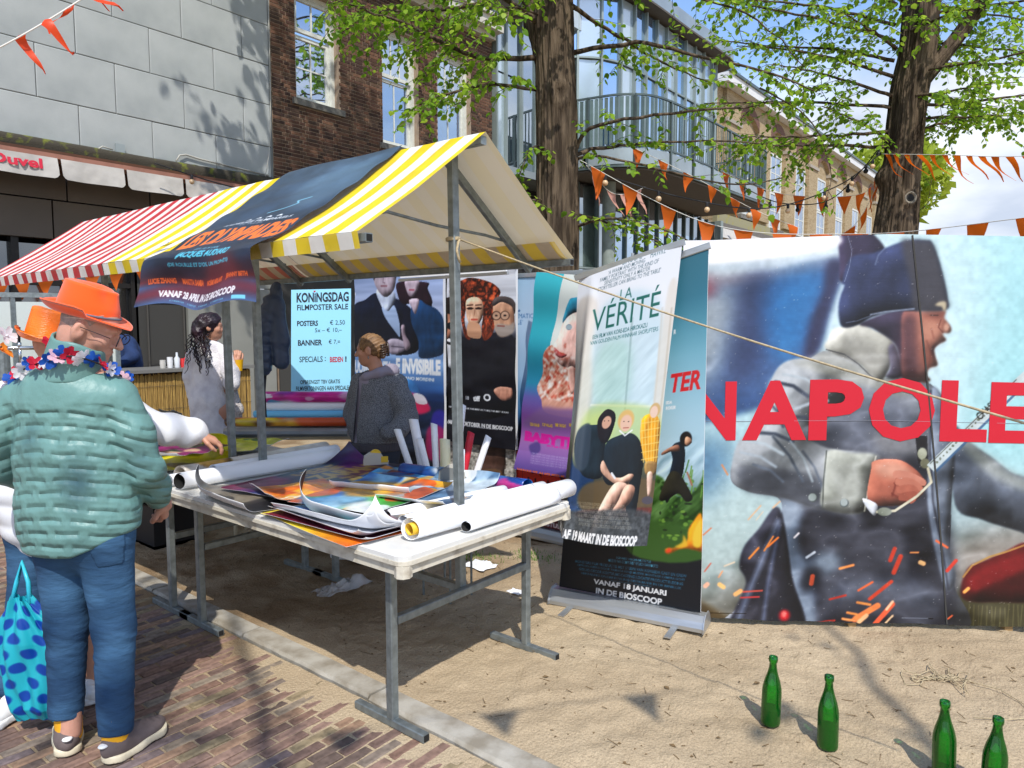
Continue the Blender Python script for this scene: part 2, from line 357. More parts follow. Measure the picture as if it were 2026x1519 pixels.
for r_ in range(10):
    x = 6.475 if r_ % 2 == 0 else 6.475
    edges = [6.47] + [(6.02 if r_ % 2 == 1 else 5.57) - .905 * k for k in range(12)]
    for a_, c_ in zip(edges[1:], edges[:-1]):
        z0, z1 = zr[r_], zr[r_ + 1]; key = (round(c_ - a_, 3), round(z1 - z0, 3))
        if key not in sh:
            g = .0035; bb = MB(); w2 = (c_ - a_) / 2 - g; h2 = (z1 - z0) / 2 - g; e = .008
            q = lambda s1, s2, dy: [(-s1, dy, -s2), (s1, dy, -s2), (s1, dy, s2), (-s1, dy, s2)]
            bb.add(q(w2, h2, 0) + q(w2, h2, -.025 + e) + q(w2 - e, h2 - e, -.025), [(0, 1, 5, 4), (1, 2, 6, 5), (2, 3, 7, 6), (3, 0, 4, 7), (4, 5, 9, 8), (5, 6, 10, 9), (6, 7, 11, 10), (7, 4, 8, 11), (8, 9, 10, 11)])
            sh[key] = me_of(bb, 'panel', m_panel)
        piece('panel', sh[key], cafe, ((a_ + c_) / 2, FY + .02 + rng.uniform(-.003, .003), (z0 + z1) / 2))
b = MB(); b.box((6.455, FY - .012, 3.80), (6.485, FY + .1, 10)); b.build('corner_trim', mat('grey_trim', '6e716f', .6), cafe)
# mossy ledge: lumpy strip
nx, nv = 320, 10; xx = np.linspace(-2, 6.55, nx); prof = np.array([(0.0, 3.845), (-.10, 3.835), (-.14, 3.81), (-.15, 3.76), (-.14, 3.70), (-.13, 3.66), (0, 3.65), (.02, 3.70), (.03, 3.78), (0.02, 3.83)])
P = np.zeros((nv, nx, 3)); mossk = np.clip((xx - 4.6) / 1.2, 0.05, 1)
for j in range(nv):
    up_ = 1.0 if prof[j, 1] > 3.8 else .15
    P[j, :, 0] = xx; P[j, :, 1] = FY + prof[j, 0] - .01 * fbm(xx * 9, xx * 0 + j * .7, 3, 2); P[j, :, 2] = prof[j, 1] + up_ * mossk * .05 * fbm(xx * 7, xx * 0 + j * .5, 4, 6)
mesh_obj('mossy_ledge', P.reshape(-1, 3), grid_faces(nx, nv), m_moss, cafe, smooth=True)
b = MB(); b.box((-2, 9.62, 3.60), (6.45, 9.70, 3.655)); b.box((-2, 9.70, 3.45), (6.45, FY + .02, 3.60)); b.build('brown_gutter_beam', m_brown, cafe)
b = MB(); b.box((-2, 9.40, 3.52), (6.1, 9.66, 3.575)); b.build('awning_case', mat('case', '9a6a58', .6, var=.2), cafe)
# conduit and junction box on the ledge
b = MB(); b.tube([(4.94, 9.93, 3.86), (5.0, 9.95, 3.95), (5.1, 9.965, 3.98), (5.3, 9.968, 3.955), (6.4, 9.968, 3.90)], .012, 6); b.tube([(3.9, 9.95, 3.80), (4.0, 9.94, 3.88), (4.12, 9.94, 3.86)], .01, 6); b.build('conduit', mat('conduit', 'a9a69c', .5), cafe, smooth=True)
b = MB(); b.box((4.16, 9.93, 3.82), (4.27, 9.975, 3.95)); b.build('junction_box', mat('junction', '8d9697', .5), cafe)
b = MB(); b.tube([(6.46, 9.96, 6.9), (6.455, 9.955, 5.6), (6.44, 9.95, 4.6), (6.38, 9.93, 4.2), (6.30, 9.90, 3.9), (6.24, 9.86, 3.62)], .006, 5); b.build('hanging_cable', mat('cable_white', 'b9b5a8', .6), cafe, smooth=True)
# scalloped awning flaps
fl = [(1.7, 2.52), (2.55, 3.29), (3.31, 4.02), (4.04, 4.76), (4.78, 5.55)]
for i, (a_, c_) in enumerate(fl):
    nu, nv_ = 30, 10; P = np.zeros((nv_, nu, 3)); uu = np.linspace(0, 1, nu)
    for j in range(nv_):
        t = j / (nv_ - 1); edge = np.clip(np.minimum(uu, 1 - uu) / .07, 0, 1) ** .5
        P[j, :, 0] = a_ + .008 + uu * (c_ - a_ - .016); P[j, :, 1] = 9.40 - .03 * t - .02 * np.sin(uu * 7 + i) * t - .012 * fbm(uu * 6, uu * 0 + t * 3, 2, i)
        P[j, :, 2] = 3.525 - t * (.215 + .022 * edge - .02 * (1 - edge))
    mesh_obj('awning_flap', P.reshape(-1, 3), grid_faces(nu, nv_), m_flap, cafe, smooth=True)
tv_, tf_ = text_shape('Duvel', .035); lo_, hi_ = tv_.min(0), tv_.max(0); q_ = (tv_ - lo_) / (hi_ - lo_)
m_duv = mat('red_awning_lettering', 'c8203a', .6); mesh_obj('lettering', [(2.62 + a_ * .50, 9.375 - .0 * c_ - .012 * (1 - c_), 3.375 + c_ * .115) for a_, c_ in q_], tf_, m_duv, cafe)
DUV = (tf_, q_)
# taupe cladding under the awning, pieces apart
for (a_, c_, z0, z1) in [(-2, 2.35, 3.14, 3.52), (2.36, 3.57, 3.14, 3.52), (3.58, 4.58, 3.14, 3.52), (4.59, 6.44, 3.14, 3.52), (-2, 3.40, 2.66, 3.13), (3.41, 4.7, 2.66, 3.13), (4.71, 6.44, 2.66, 3.13)]:
    b = MB(); b.box((a_ + .004, FY - .02, z0 + .004), (c_ - .004, FY + .1, z1 - .004)); b.build('cladding_panel', m_taupe, cafe)
# ground floor: dark glass front with frames
m_frame = mat('dark_bronze_frame', '1f1d1b', .5, metal=.3)
m_gd = glass_pane('cafe_glass', '0b0b0c', .04, .22, (.75, .78, .8))
b = MB(); b.box((-3, FY + 1.0, 0), (6.45, FY + 1.1, 3.6)); b.build('back_wall', m_dark, cafe)
b = MB(); b.box((-3, FY - .15, 0), (6.45, FY + 1, .05)); b.build('plinth', m_joint, cafe)
xf = [-.2, .9, 2.0, 3.0, 3.55, 4.35]
for a_, c_ in zip(xf[:-1], xf[1:]):
    b = MB(); b.box((a_ + .04, FY + .10, .1), (c_ - .04, FY + .112, 2.6)); b.build('pane', m_gd, cafe)
b = MB()
for a_ in xf: b.box((a_ - .04, FY + .02, 0), (a_ + .04, FY + .16, 2.66))
b.box((-.2, FY + .03, 2.1), (4.35, FY + .15, 2.16)); b.build('glazing_frame', m_frame, cafe)
m_door = mat('grey_door_panel', '85867f', .55, var=.12, vscale=3)
for a_, c_ in ((5.05, 5.62), (5.64, 6.05), (6.07, 6.44)):
    b = MB(); b.box((a_, FY - .03, .05), (c_, FY + .05, 2.16)); b.build('door_panel', m_door, cafe)
    b = MB(); b.box((a_, FY - .03, 2.17), (c_, FY + .05, 2.65)); b.build('door_panel', m_door, cafe)
b = MB(); b.box((4.36, FY + .02, .05), (5.04, FY + .06, 2.64)); b.build('dark_door', m_joint, cafe)
b = MB(); b.beam((4.50, FY + .0, 1.95), (5.0, FY + .0, 1.95), .02, .02); b.beam((5.0, FY, 1.95), (5.0, FY, 1.0), .02, .02); b.beam((4.5, FY, 1.95), (4.5, FY, 1.0), .02, .02); b.build('door_frame', mat('doorframe', '4a4742', .5), cafe)

# brick building with tall sash windows ----------------------------------------------------
brick = thing('brick_building', 'dark brown brick house with white sash windows between grey wall and glass building', 'building', (9.1, FY, 0))
m_mortar = mat('mortar', 'a08c78', .9, bump=.4, bscale=90, var=.2)
bcol = ['604538', '533c32', '6a4c3c', '46352e', '725442', '5e4a3c', '514036']
m_br = [mat('facade_brick_%d' % i, c, .85, var=.3, vscale=20, bump=.4, bscale=90, bdist=.003, spec=.2) for i, c in enumerate(bcol)]
wins = [(6.94, 7.78, 5.19, 6.90), (8.72, 9.60, 4.84, 6.88), (10.10, 11.05, 4.84, 6.88)]
BX0, BX1, BZ0, BZ1 = 6.50, 11.70, 3.35, 7.46
b = MB()   # mortar wall with openings
cols = [BX0] + [v for w_ in wins for v in w_[:2]] + [BX1]
for i in range(0, len(cols) - 1, 2): b.box((cols[i], FY, 0), (cols[i + 1], FY + .35, BZ1))
for (a_, c_, z0, z1) in wins: b.box((a_, FY, 0), (c_, FY + .35, z0)); b.box((a_, FY, z1), (c_, FY + .35, BZ1))
b.build('wall', m_mortar, brick); b = MB(); b.box((BX0, FY - .03, 0), (BX1, FY - .004, 3.32)); b.build('shop_front', m_joint, brick)
def brickmesh(m, L_=.205, H_=.046, D_=.02):
    b = MB(); w2, h2, e = L_ / 2, H_ / 2, .003
    q = lambda s1, s2, dy: [(-s1, dy, -s2), (s1, dy, -s2), (s1, dy, s2), (-s1, dy, s2)]
    b.add(q(w2, h2, .004) + q(w2, h2, -.007) + q(w2 - e, h2 - e, -.009), [(0, 1, 5, 4), (1, 2, 6, 5), (2, 3, 7, 6), (3, 0, 4, 7), (4, 5, 9, 8), (5, 6, 10, 9), (6, 7, 11, 10), (7, 4, 8, 11), (8, 9, 10, 11)])
    return me_of(b, 'brick', m)
bm = [brickmesh(m) for m in m_br]; bmh = [brickmesh(m, .0975) for m in m_br]; bms = [brickmesh(m, .046, .21) for m in m_br]
cand = []; ch = .0575; row = 0; z = BZ0 + ch / 2
def inwin(x0, x1, z, pad=0):
    for (a_, c_, z0, z1) in wins:
        if z0 - .09 < z < z1 + .22 + pad and x1 > a_ and x0 < c_: return (a_, c_)
    return None
while z < BZ1 - .02:
    x = BX0 + .012 + (row % 2) * -.054
    k = 0
    while x < BX1:
        ln = .205 if k % 2 == 0 else .0975
        x0, x1 = x, x + ln; x = x1 + .011; k += 1
        x0 = max(x0, BX0 + .008); x1 = min(x1, BX1 - .005)
        w_ = inwin(x0, x1, z)
        if w_:
            if x0 < w_[0] - .03: x1 = w_[0] - .002
            elif x1 > w_[1] + .03: x0 = w_[1] + .002
            else: continue
        if x1 - x0 < .03: continue
        cand.append(((x0 + x1) / 2, z, x1 - x0, 0))
    z += ch; row += 1
for (a_, c_, z0, z1) in wins:      # soldier arches
    n = int((c_ - a_ + .12) / .058)
    for k in range(n): xm = a_ - .06 + (k + .5) * (c_ - a_ + .12) / n; cand.append((xm, z1 + .115 + .02 * (1 - ((xm - (a_ + c_) / 2) / .45) ** 2), .046, 1))
cand.sort(key=lambda p: (Vector((p[0], FY, p[1])) - CAM).length if p[1] < 6.7 else 50)
far = {}
for i, (x, z, ln, so) in enumerate(cand):
    k = rng.randrange(len(bm)); src = bms[k] if so else (bm[k] if ln > .13 else bmh[k]); s = 1 if so else ln / (.205 if ln > .13 else .0975)
    rot = (0, (x - 9) * .0 + rng.gauss(0, .004), 0); y_ = FY + rng.uniform(-.002, .002)
    if i < 300: piece('brick', src, brick, (x, y_, z), rot, (s, 1, 1))
    else: far.setdefault(k, MB()).add([(x + v.co.x * s, y_ + v.co.y, z + v.co.z) for v in src.vertices], [tuple(p.vertices) for p in src.polygons])
ab = MB(); mi = []
for k, q in far.items(): ab.add(q.v, q.f); mi += [k] * len(q.f)
o = ab.build('brickwork', m_br[0], brick, kind='stuff')
for m in m_br[1:]: o.data.materials.append(m)
if len(o.data.polygons) == len(mi): o.data.polygons.foreach_set('material_index', mi)
m_wf = mat('window_paint', 'd3d5cd', .5, var=.15, vscale=12, bump=.1); m_sill = mat('stone_sill', '75726a', .85, var=.4, vscale=10, bump=.5)
m_win = glass_pane('sash_glass', '10151c', .015, .62, (.80, .88, 1.0)); m_winb = glass_pane('sash_glass_blue', '1b3f72', .02, .55, (.62, .8, 1.0))  # lower sash panes: blue of the reflected sky put into the base colour
def sash(parent, a_, c_, z0, z1, y, nx_, nz_, fw_=.055, bar=.022, g=m_win):
    f = MB(); f.box((a_, y - .03, z0), (a_ + fw_, y + .03, z1)); f.box((c_ - fw_, y - .03, z0), (c_, y + .03, z1)); f.box((a_ + fw_, y - .03, z0), (c_ - fw_, y + .03, z0 + fw_ * 1.1)); f.box((a_ + fw_, y - .03, z1 - fw_), (c_ - fw_, y + .03, z1))
    iw = (c_ - a_ - 2 * fw_) / nx_; ih = (z1 - z0 - 2.1 * fw_) / nz_
    for k in range(1, nx_): xm = a_ + fw_ + iw * k; f.box((xm - bar / 2, y - .018, z0 + fw_ * 1.1), (xm + bar / 2, y + .018, z1 - fw_))
    for k in range(1, nz_): zm = z0 + fw_ * 1.1 + ih * k; f.box((a_ + fw_, y - .016, zm - bar / 2), (c_ - fw_, y + .016, zm + bar / 2))
    fo = f.build('sash_frame', m_wf, parent)
    for i in range(nx_):
        for j in range(nz_):
            p = MB(); p.box((a_ + fw_ + iw * i + bar / 2, y - .004, z0 + fw_ * 1.1 + ih * j + bar / 2), (a_ + fw_ + iw * (i + 1) - bar / 2, y + .004, z0 + fw_ * 1.1 + ih * (j + 1) - bar / 2)); p.build('pane', g, fo)
    return fo
def outer_frame(parent, a_, c_, z0, z1, y, fw_=.07):
    f = MB(); f.box((a_, y - .05, z0), (a_ + fw_, y + .08, z1)); f.box((c_ - fw_, y - .05, z0), (c_, y + .08, z1)); f.box((a_ + fw_, y - .05, z1 - fw_), (c_ - fw_, y + .08, z1)); f.box((a_ + fw_, y - .05, z0), (c_ - fw_, y + .08, z0 + fw_ * .8))
    return f.build('window_frame', m_wf, parent)
for i, (a_, c_, z0, z1) in enumerate(wins):
    y = FY + .17; outer_frame(brick, a_, c_, z0, z1, y)
    ia, ic, iz0, iz1 = a_ + .072, c_ - .072, z0 + .058, z1 - .072; mid = 6.27 if i == 0 else 6.05
    if i == 0: sash(brick, ia, ic, mid + .02, iz1, y - .01, 2, 1); sash(brick, ia, ic, iz0, mid - .02, y + .03, 2, 2)
    else: sash(brick, ia, ic, mid + .01, iz1, y - .01, 3, 2, bar=.018); sash(brick, ia, ic, iz0, mid - .01, y + .03, 2, 1, bar=.02, g=m_winb)
    b = MB(); b.box((a_ - .08, FY - .06, z0 - .10), (c_ + .08, FY + .12, z0 - .002)); b.build('sill', m_sill, brick)
m_corn = mat('cornice_paint', 'c9c5b8', .7, var=.15, vscale=3)
b = MB(); b.box((6.5, FY - .10, 7.47), (11.72, FY + .3, 7.58)); b.box((6.5, FY - .28, 7.585), (11.76, FY + .3, 7.80)); b.box((6.5, FY - .34, 7.805), (11.80, FY + .3, 7.86)); b.build('cornice', m_corn, brick)

# glass building with curved balcony ----------------------------------------------------------
glassb = thing('glass_building', 'glazed building with rounded steel balcony and flat overhanging roof', 'building', (17, FY, 0))
m_steel = mat('painted_steel', '8f9b98', .45, metal=.35, var=.15, vscale=2); m_steeld = mat('steel_grey_green', '5f6c6a', .4, metal=.5, var=.25, vscale=3)
m_fas = mat('fascia_zinc', 'a9b3b5', .35, metal=.55, var=.2, vscale=1.4, bump=.15, bscale=2.5, bdist=.06); m_soff = mat('soffit', '5d564f', .8, var=.1)
m_slat = random_tint(mat('slat_zinc', '5d6f6d', .42, metal=.45, var=.2, vscale=6), .28)
m_gsky = glass_pane('curtain_glass_blue', '27496b', .02, .72, (.70, .84, 1.0)); m_gdk = glass_pane('curtain_glass_dark', '0f1418', .02, .5, (.8, .88, .95)); m_gwh = glass_pane('opal_glass', '9fb0ba', .12, .35, (.9, .95, 1.0)); m_ggr = glass_pane('curtain_glass_green', '33413a', .02, .45, (.8, .9, .9))  # sky-reflecting panes (m_gsky) carry part of the sky's blue in their base colour
# left recessed curtain wall
b = MB(); b.box((11.72, FY + .5, 0), (22.9, FY + .9, 9.3)); b.build('inner_wall', mat('inner_wall', '2c2a28', .8, var=.3), glassb)
xm = [11.78, 12.10, 12.63, 13.18, 13.79]
for x in xm:
    b = MB(); b.box((x - .025, FY - .09, 4.9), (x + .025, FY + .05, 8.15)); b.build('mullion', m_steel, glassb)
for a_, c_, g in zip(xm[:-1], xm[1:], (m_gwh, m_gdk, m_gdk, m_ggr)):
    for z0, z1 in ((4.98, 6.9), (6.94, 8.12)):
        p = MB(); p.box((a_ + .028, FY - .02, z0), (c_ - .028, FY - .008, z1)); p.build('pane', g, glassb)
b = MB(); b.box((11.70, FY - .25, 8.16), (14.2, FY + .5, 8.30)); b.build('roof_edge', m_soff, glassb)
b = MB(); b.box((11.45, FY - .55, 8.32), (14.6, FY + .5, 8.75)); b.build('roof_fascia', mat('fascia_pale', 'b9c6cf', .5, var=.1), glassb)
b = MB(); b.box((11.74, FY - .35, 4.78), (14.2, FY + .5, 4.93)); b.build('floor_edge', m_fas, glassb)
# bay: plan curve of the glass face
bay = catmull([(13.85, 9.97), (14.3, 9.35), (15.0, 8.97), (16.2, 8.9), (17.6, 8.92), (19.2, 8.9), (20.3, 8.92), (20.75, 9.15), (20.9, 9.6), (20.92, 10.0)], 6, closed=False)
def resample(p, step):
    d = np.r_[0, np.cumsum(np.linalg.norm(np.diff(p, axis=0), axis=1))]; n = int(d[-1] / step); s = np.linspace(0, d[-1], n + 1); return np.stack([np.interp(s, d, p[:, k]) for k in range(p.shape[1])], 1)
bayp = resample(bay, .52)
def wall_strip(mb, p, z0, z1, th=.012, inset=.03):
    pass
def face_pane(p, q, z0, z1, g, off=0., gap=.028, name='pane'):
    p = Vector((*p, 0)); q = Vector((*q, 0)); d = (q - p).normalized(); nrm = Vector((d.y, -d.x, 0)); a_ = p + d * gap - nrm * off; c_ = q - d * gap - nrm * off
    mb = MB(); mb.sheet([a_ + UP * z0, c_ + UP * z0, c_ + UP * z1, a_ + UP * z1], .012, -nrm); return mb.build(name, g, glassb)
for i, p in enumerate(bayp):
    d = Vector((*(bayp[min(i + 1, len(bayp) - 1)] - bayp[max(i - 1, 0)]), 0)).normalized(); nr_ = Vector((d.y, -d.x, 0))
    c0 = Vector((*p, 0)); mb = MB(); mb.beam(c0 + nr_ * .02 + UP * 5.55, c0 + nr_ * .02 + UP * 9.2, .05, .12, up=nr_); mb.build('mullion', m_steel, glassb)
seq = [m_ggr, m_gwh, m_gsky, m_gwh, m_gsky, m_gsky, m_gsky, m_gwh, m_gsky, m_gsky, m_gwh, m_gwh, m_gsky, m_gwh, m_gwh, m_gwh, m_gwh, m_gwh]
for i in range(len(bayp) - 1):
    g1 = seq[i % len(seq)]; g2 = seq[(i * 5 + 2) % len(seq)]
    face_pane(bayp[i], bayp[i + 1], 5.56, 7.70, g1); face_pane(bayp[i], bayp[i + 1], 7.76, 9.2, g2)
def ribbon(name, p, z0, z1, th, m, close=None, smooth=True):
    """a wall of thickness th standing on the plan curve p"""
    n = len(p); P3 = [Vector((*q, 0)) for q in p]; out = []
    for i in range(n):
        d = (P3[min(i + 1, n - 1)] - P3[max(i - 1, 0)]).normalized(); nr_ = Vector((d.y, -d.x, 0)); out.append((P3[i] + nr_ * th / 2, P3[i] - nr_ * th / 2))
    vs = []; [vs.extend([a_ + UP * z0, a_ + UP * z1, c_ + UP * z1, c_ + UP * z0]) for a_, c_ in out]
    fs = [(4 * i + k, 4 * i + (k + 1) % 4, 4 * i + 4 + (k + 1) % 4, 4 * i + 4 + k) for i in range(n - 1) for k in range(4)] + [(3, 2, 1, 0), tuple(4 * n - 4 + k for k in range(4))]
    mb = MB(); mb.add(vs, fs); return mb.build(name, m, glassb, smooth=smooth, auto=35)
ribbon('transom', bay, 7.71, 7.75, .09, m_steel)
roofc = catmull([(13.3, 9.9), (13.9, 9.0), (14.8, 8.62), (16.2, 8.55), (18, 8.55), (19.8, 8.52), (20.8, 8.55), (21.3, 8.85), (21.5, 9.4), (21.5, 10.2)], 8, closed=False)
rp = [tuple(q) for q in roofc] + [(21.5, 13), (13.3, 13)]
b = MB(); b.prism(rp, 9.26, 9.30); b.build('roof_soffit', m_soff, glassb); b = MB(); b.prism(rp, 9.305, 9.62); b.build('roof', m_fas, glassb)
# balcony slab and rail
balc = catmull([(13.55, 10.0), (13.75, 8.9), (13.95, 8.2), (14.5, 7.72), (15.6, 7.58), (17.2, 7.55), (19, 7.55), (20.6, 7.55), (21.35, 7.72), (21.6, 8.2), (21.62, 9.0), (21.6, 9.9)], 8, closed=False)
bp_ = [tuple(q) for q in balc]
b = MB(); b.prism([((x - 17) * .985 + 17, (y - 10) * .97 + 10) for x, y in bp_], 5.02, 5.06); b.build('balcony_soffit', m_soff, glassb)
b = MB(); b.prism([((x - 17) * 1.0 + 17, y) for x, y in bp_], 5.065, 5.12); b.build('balcony_slab', m_steeld, glassb)
bfine = resample(balc, .08)
seg = resample(balc, .98)
for i in range(len(seg) - 1):
    pp = catmull([seg[i], (seg[i] + seg[i + 1]) / 2 , seg[i + 1]], 3, closed=False)
    dd = np.linalg.norm(np.array(bfine)[:, None] - pp[None], axis=2); i0, i1 = dd[:, 0].argmin(), dd[:, -1].argmin()
    if i1 - i0 > 2: ribbon('fascia_panel', bfine[i0:i1], 5.13, 5.46, .02, m_fas)
ribbon('handrail', bfine, 6.58, 6.62, .05, m_steeld); ribbon('lower_rail', bfine, 5.50, 5.54, .04, m_steeld)
for p in seg:
    mb = MB(); mb.box((p[0] - .03, p[1] - .03, 5.12), (p[0] + .03, p[1] + .03, 6.62)); mb.build('rail_post', m_steeld, glassb)
slm = unitbox('slat', m_slat, .075, .012, 1.0); sp = resample(balc, .115)
for i in range(1, len(sp) - 1):
    d = sp[i + 1] - sp[i - 1]; piece('slat', slm, glassb, (sp[i][0], sp[i][1], 6.06), (0, 0, math.atan2(d[1], d[0]) + rng.uniform(.1, .5)))
# lower storey glazing under the balcony
lowc = catmull([(13.85, 9.97), (14.6, 9.6), (15.6, 9.45), (17.2, 9.5), (19.2, 9.6), (21.5, 9.75), (22.6, 9.85)], 8, closed=False); lowp = resample(lowc, .62)
for i, p in enumerate(lowp):
    mb = MB(); mb.box((p[0] - .03, p[1] - .06, 0), (p[0] + .03, p[1] + .03, 4.98)); mb.build('mullion', m_steeld, glassb)
for i in range(len(lowp) - 1):
    g = (m_ggr, m_ggr, m_gdk)[i % 3] if i < 3 else m_gsky
    face_pane(lowp[i], lowp[i + 1], 3.02, 4.3, g, .0, .03); face_pane(lowp[i], lowp[i + 1], .1, 2.96, m_gdk, .0, .03); face_pane(lowp[i], lowp[i + 1], 4.3, 4.96, m_gdk, .0, .03, 'top_light')
ribbon('transom', lowc, 2.97, 3.01, .08, m_steel)
b = MB(); b.lathe([(.16, 0), (.16, 5.0)], (15.0, 9.15, 0), n=20); b.build('column', mat('column_grey', '8b958f', .5, var=.2), glassb, smooth=True, auto=40)
b = MB(); b.box((22.55, 9.55, 0), (22.75, 9.75, 4.99)); b.build('corner_post', m_steel, glassb)

# long buff-brick building --------------------------------------------------------------------
tan_ = thing('buff_brick_building', 'long pale buff brick building with arched bays and tall white windows', 'building', (35, FY, 0))
m_tan = mat('buff_brick', 'b3a284', .9, bump=.4, bscale=30, bdist=.02, col2='948468', vscale=22, detail=6, spec=.15)
def add_brick_rows(m):
    t = m.node_tree; l = t.links.new; b = t.nodes['Principled BSDF']; tcn = [n for n in t.nodes if n.type == 'TEX_COORD'][0]
    mp_ = N(t, 'ShaderNodeMapping'); mp_.inputs['Rotation'].default_value = (R(90), 0, 0); l(tcn.outputs['Object'], mp_.inputs[0])
    br = N(t, 'ShaderNodeTexBrick'); br.inputs['Scale'].default_value = 1; br.inputs['Brick Width'].default_value = .22; br.inputs['Row Height'].default_value = .062; br.inputs['Mortar Size'].default_value = .007
    br.inputs['Color1'].default_value = (1, 1, 1, 1); br.inputs['Color2'].default_value = (.7, .66, .6, 1); br.inputs['Mortar'].default_value = (1.1, 1.05, .95, 1); l(mp_.outputs[0], br.inputs[0])
    mm = N(t, 'ShaderNodeMix', data_type='RGBA', blend_type='MULTIPLY'); mm.inputs[0].default_value = .85; base = b.inputs['Base Color'].links[0].from_socket; l(base, mm.inputs[6]); l(br.outputs[0], mm.inputs[7]); l(mm.outputs[2], b.inputs['Base Color'])
add_brick_rows(m_tan)
m_arch = mat('arch_brick', '6f4f41', .85, var=.3, vscale=18, bump=.3)
m_cap = mat('cap_stone', 'a39a8c', .8, var=.2)
TX0, TX1 = 23.25, 56.0
b = MB(); b.box((TX0, FY + .14, 0), (TX1, FY + .6, 9.6)); b.build('wall', m_tan, tan_)
pitch = 3.03; x = 23.9; k = 0
while x < TX1 - 3:
    # pier | recessed bay
    bx0, bx1 = x + 1.25, x + pitch + .0
    b = MB(); b.box((x, FY, 5.55), (bx0, FY + .139, 8.50)); b.build('pier', m_tan, tan_)
    b = MB(); b.box((x - .04, FY - .06, 8.505), (bx0 + .04, FY + .139, 8.63)); b.build('pier_cap', m_cap, tan_)
    # spandrel with segmental arch above the recess
    xc = (bx0 + bx1) / 2; hw = (bx1 - bx0) / 2; pts = []
    for t in np.linspace(0, 1, 9): pts.append((bx0 + t * (bx1 - bx0), 8.72 + .42 * (1 - (2 * t - 1) ** 2)))
    poly = [(p[0], FY, p[1]) for p in pts] + [(bx1, FY, 9.60), (bx0, FY, 9.60)]
    b = MB(); b.sheet(poly, .139, (0, 1, 0)); b.box((x, FY, 8.64), (bx0, FY + .139, 9.60)); b.build('spandrel', m_tan, tan_)
    arch = [(p[0], FY - .012, p[1] + .005) for p in pts] + [(p[0], FY - .012, p[1] + .34) for p in pts[::-1]]
    b = MB(); b.sheet(arch, .008, (0, 1, 0)); b.build('brick_arch', m_arch, tan_)
    # window
    a_, c_ = xc - .62, xc + .62
    zz = ((6.85, 8.30, 2, 2), (5.42, 6.83, 2, 2)) if k < 5 else ((6.6, 7.7, 2, 1), (5.6, 6.55, 2, 1))
    if k == 0: zz = ((5.62, 6.4, 2, 1), (6.9, 8.2, 2, 2))
    for z0, z1, n1, n2 in zz: sash(tan_, a_, c_, z0, z1, FY + .11, n1, n2, fw_=.08, bar=.035, g=m_win)
    b = MB(); b.box((a_ - .12, FY - .04, zz[-1][0] - .16 if k else 5.44), (c_ + .12, FY + .1, zz[-1][0] - .01 if k else 5.60)); b.build('sill', m_sill, tan_)
    x += pitch; k += 1
b = MB(); b.box((TX0, FY - .02, 5.08), (TX1, FY + .139, 5.40)); b.build('stone_band', mat('band_stone', '8f8a6a', .85, col2='9a9030', vscale=3, ramp=(.55, .7)), tan_)
b = MB(); b.box((TX0, FY - .10, 4.86), (TX1, FY + .139, 5.07)); b.build('grey_string_course', mat('string', '6b655d', .7, var=.2), tan_)
b = MB(); b.box((TX0, FY - .22, 4.55), (TX1, FY + .139, 4.85)); b.build('shop_cornice', mat('shop_white', 'd2cfc8', .6, var=.1), tan_)
b = MB(); b.box((TX0, FY - .02, 0), (TX1, FY + .139, 4.5)); b.build('shop_front', m_joint, tan_)
b = MB(); b.box((TX0, FY - .30, 9.61), (TX1, FY + .3, 9.90)); b.build('cornice', mat('white_cornice', 'd8d8d6', .6, var=.08), tan_); b = MB(); b.box((TX0, FY - .36, 9.905), (TX1, FY + .3, 10.0)); b.build('gutter', m_steeld, tan_)
# second cafe awning
for i in range(3):
    xx0 = 21.2 + i * 1.5 + 1.25; nu, nv_ = 14, 5; P = np.zeros((nv_, nu, 3)); uu = np.linspace(0, 1, nu)
    for j in range(nv_): t = j / (nv_ - 1); P[j, :, 0] = xx0 + uu * 1.47; P[j, :, 1] = 9.3 - .3 * t; P[j, :, 2] = 4.50 - .35 * t - .03 * np.sin(uu * math.pi) * t
    mesh_obj('awning_flap', P.reshape(-1, 3), grid_faces(nu, nv_), m_flap, tan_, smooth=True)
mesh_obj('lettering', [(22.75 + a_ * .85, 9.13 - .12 * (1 - c_), 4.24 + c_ * .16) for a_, c_ in DUV[1]], DUV[0], m_duv, tan_)
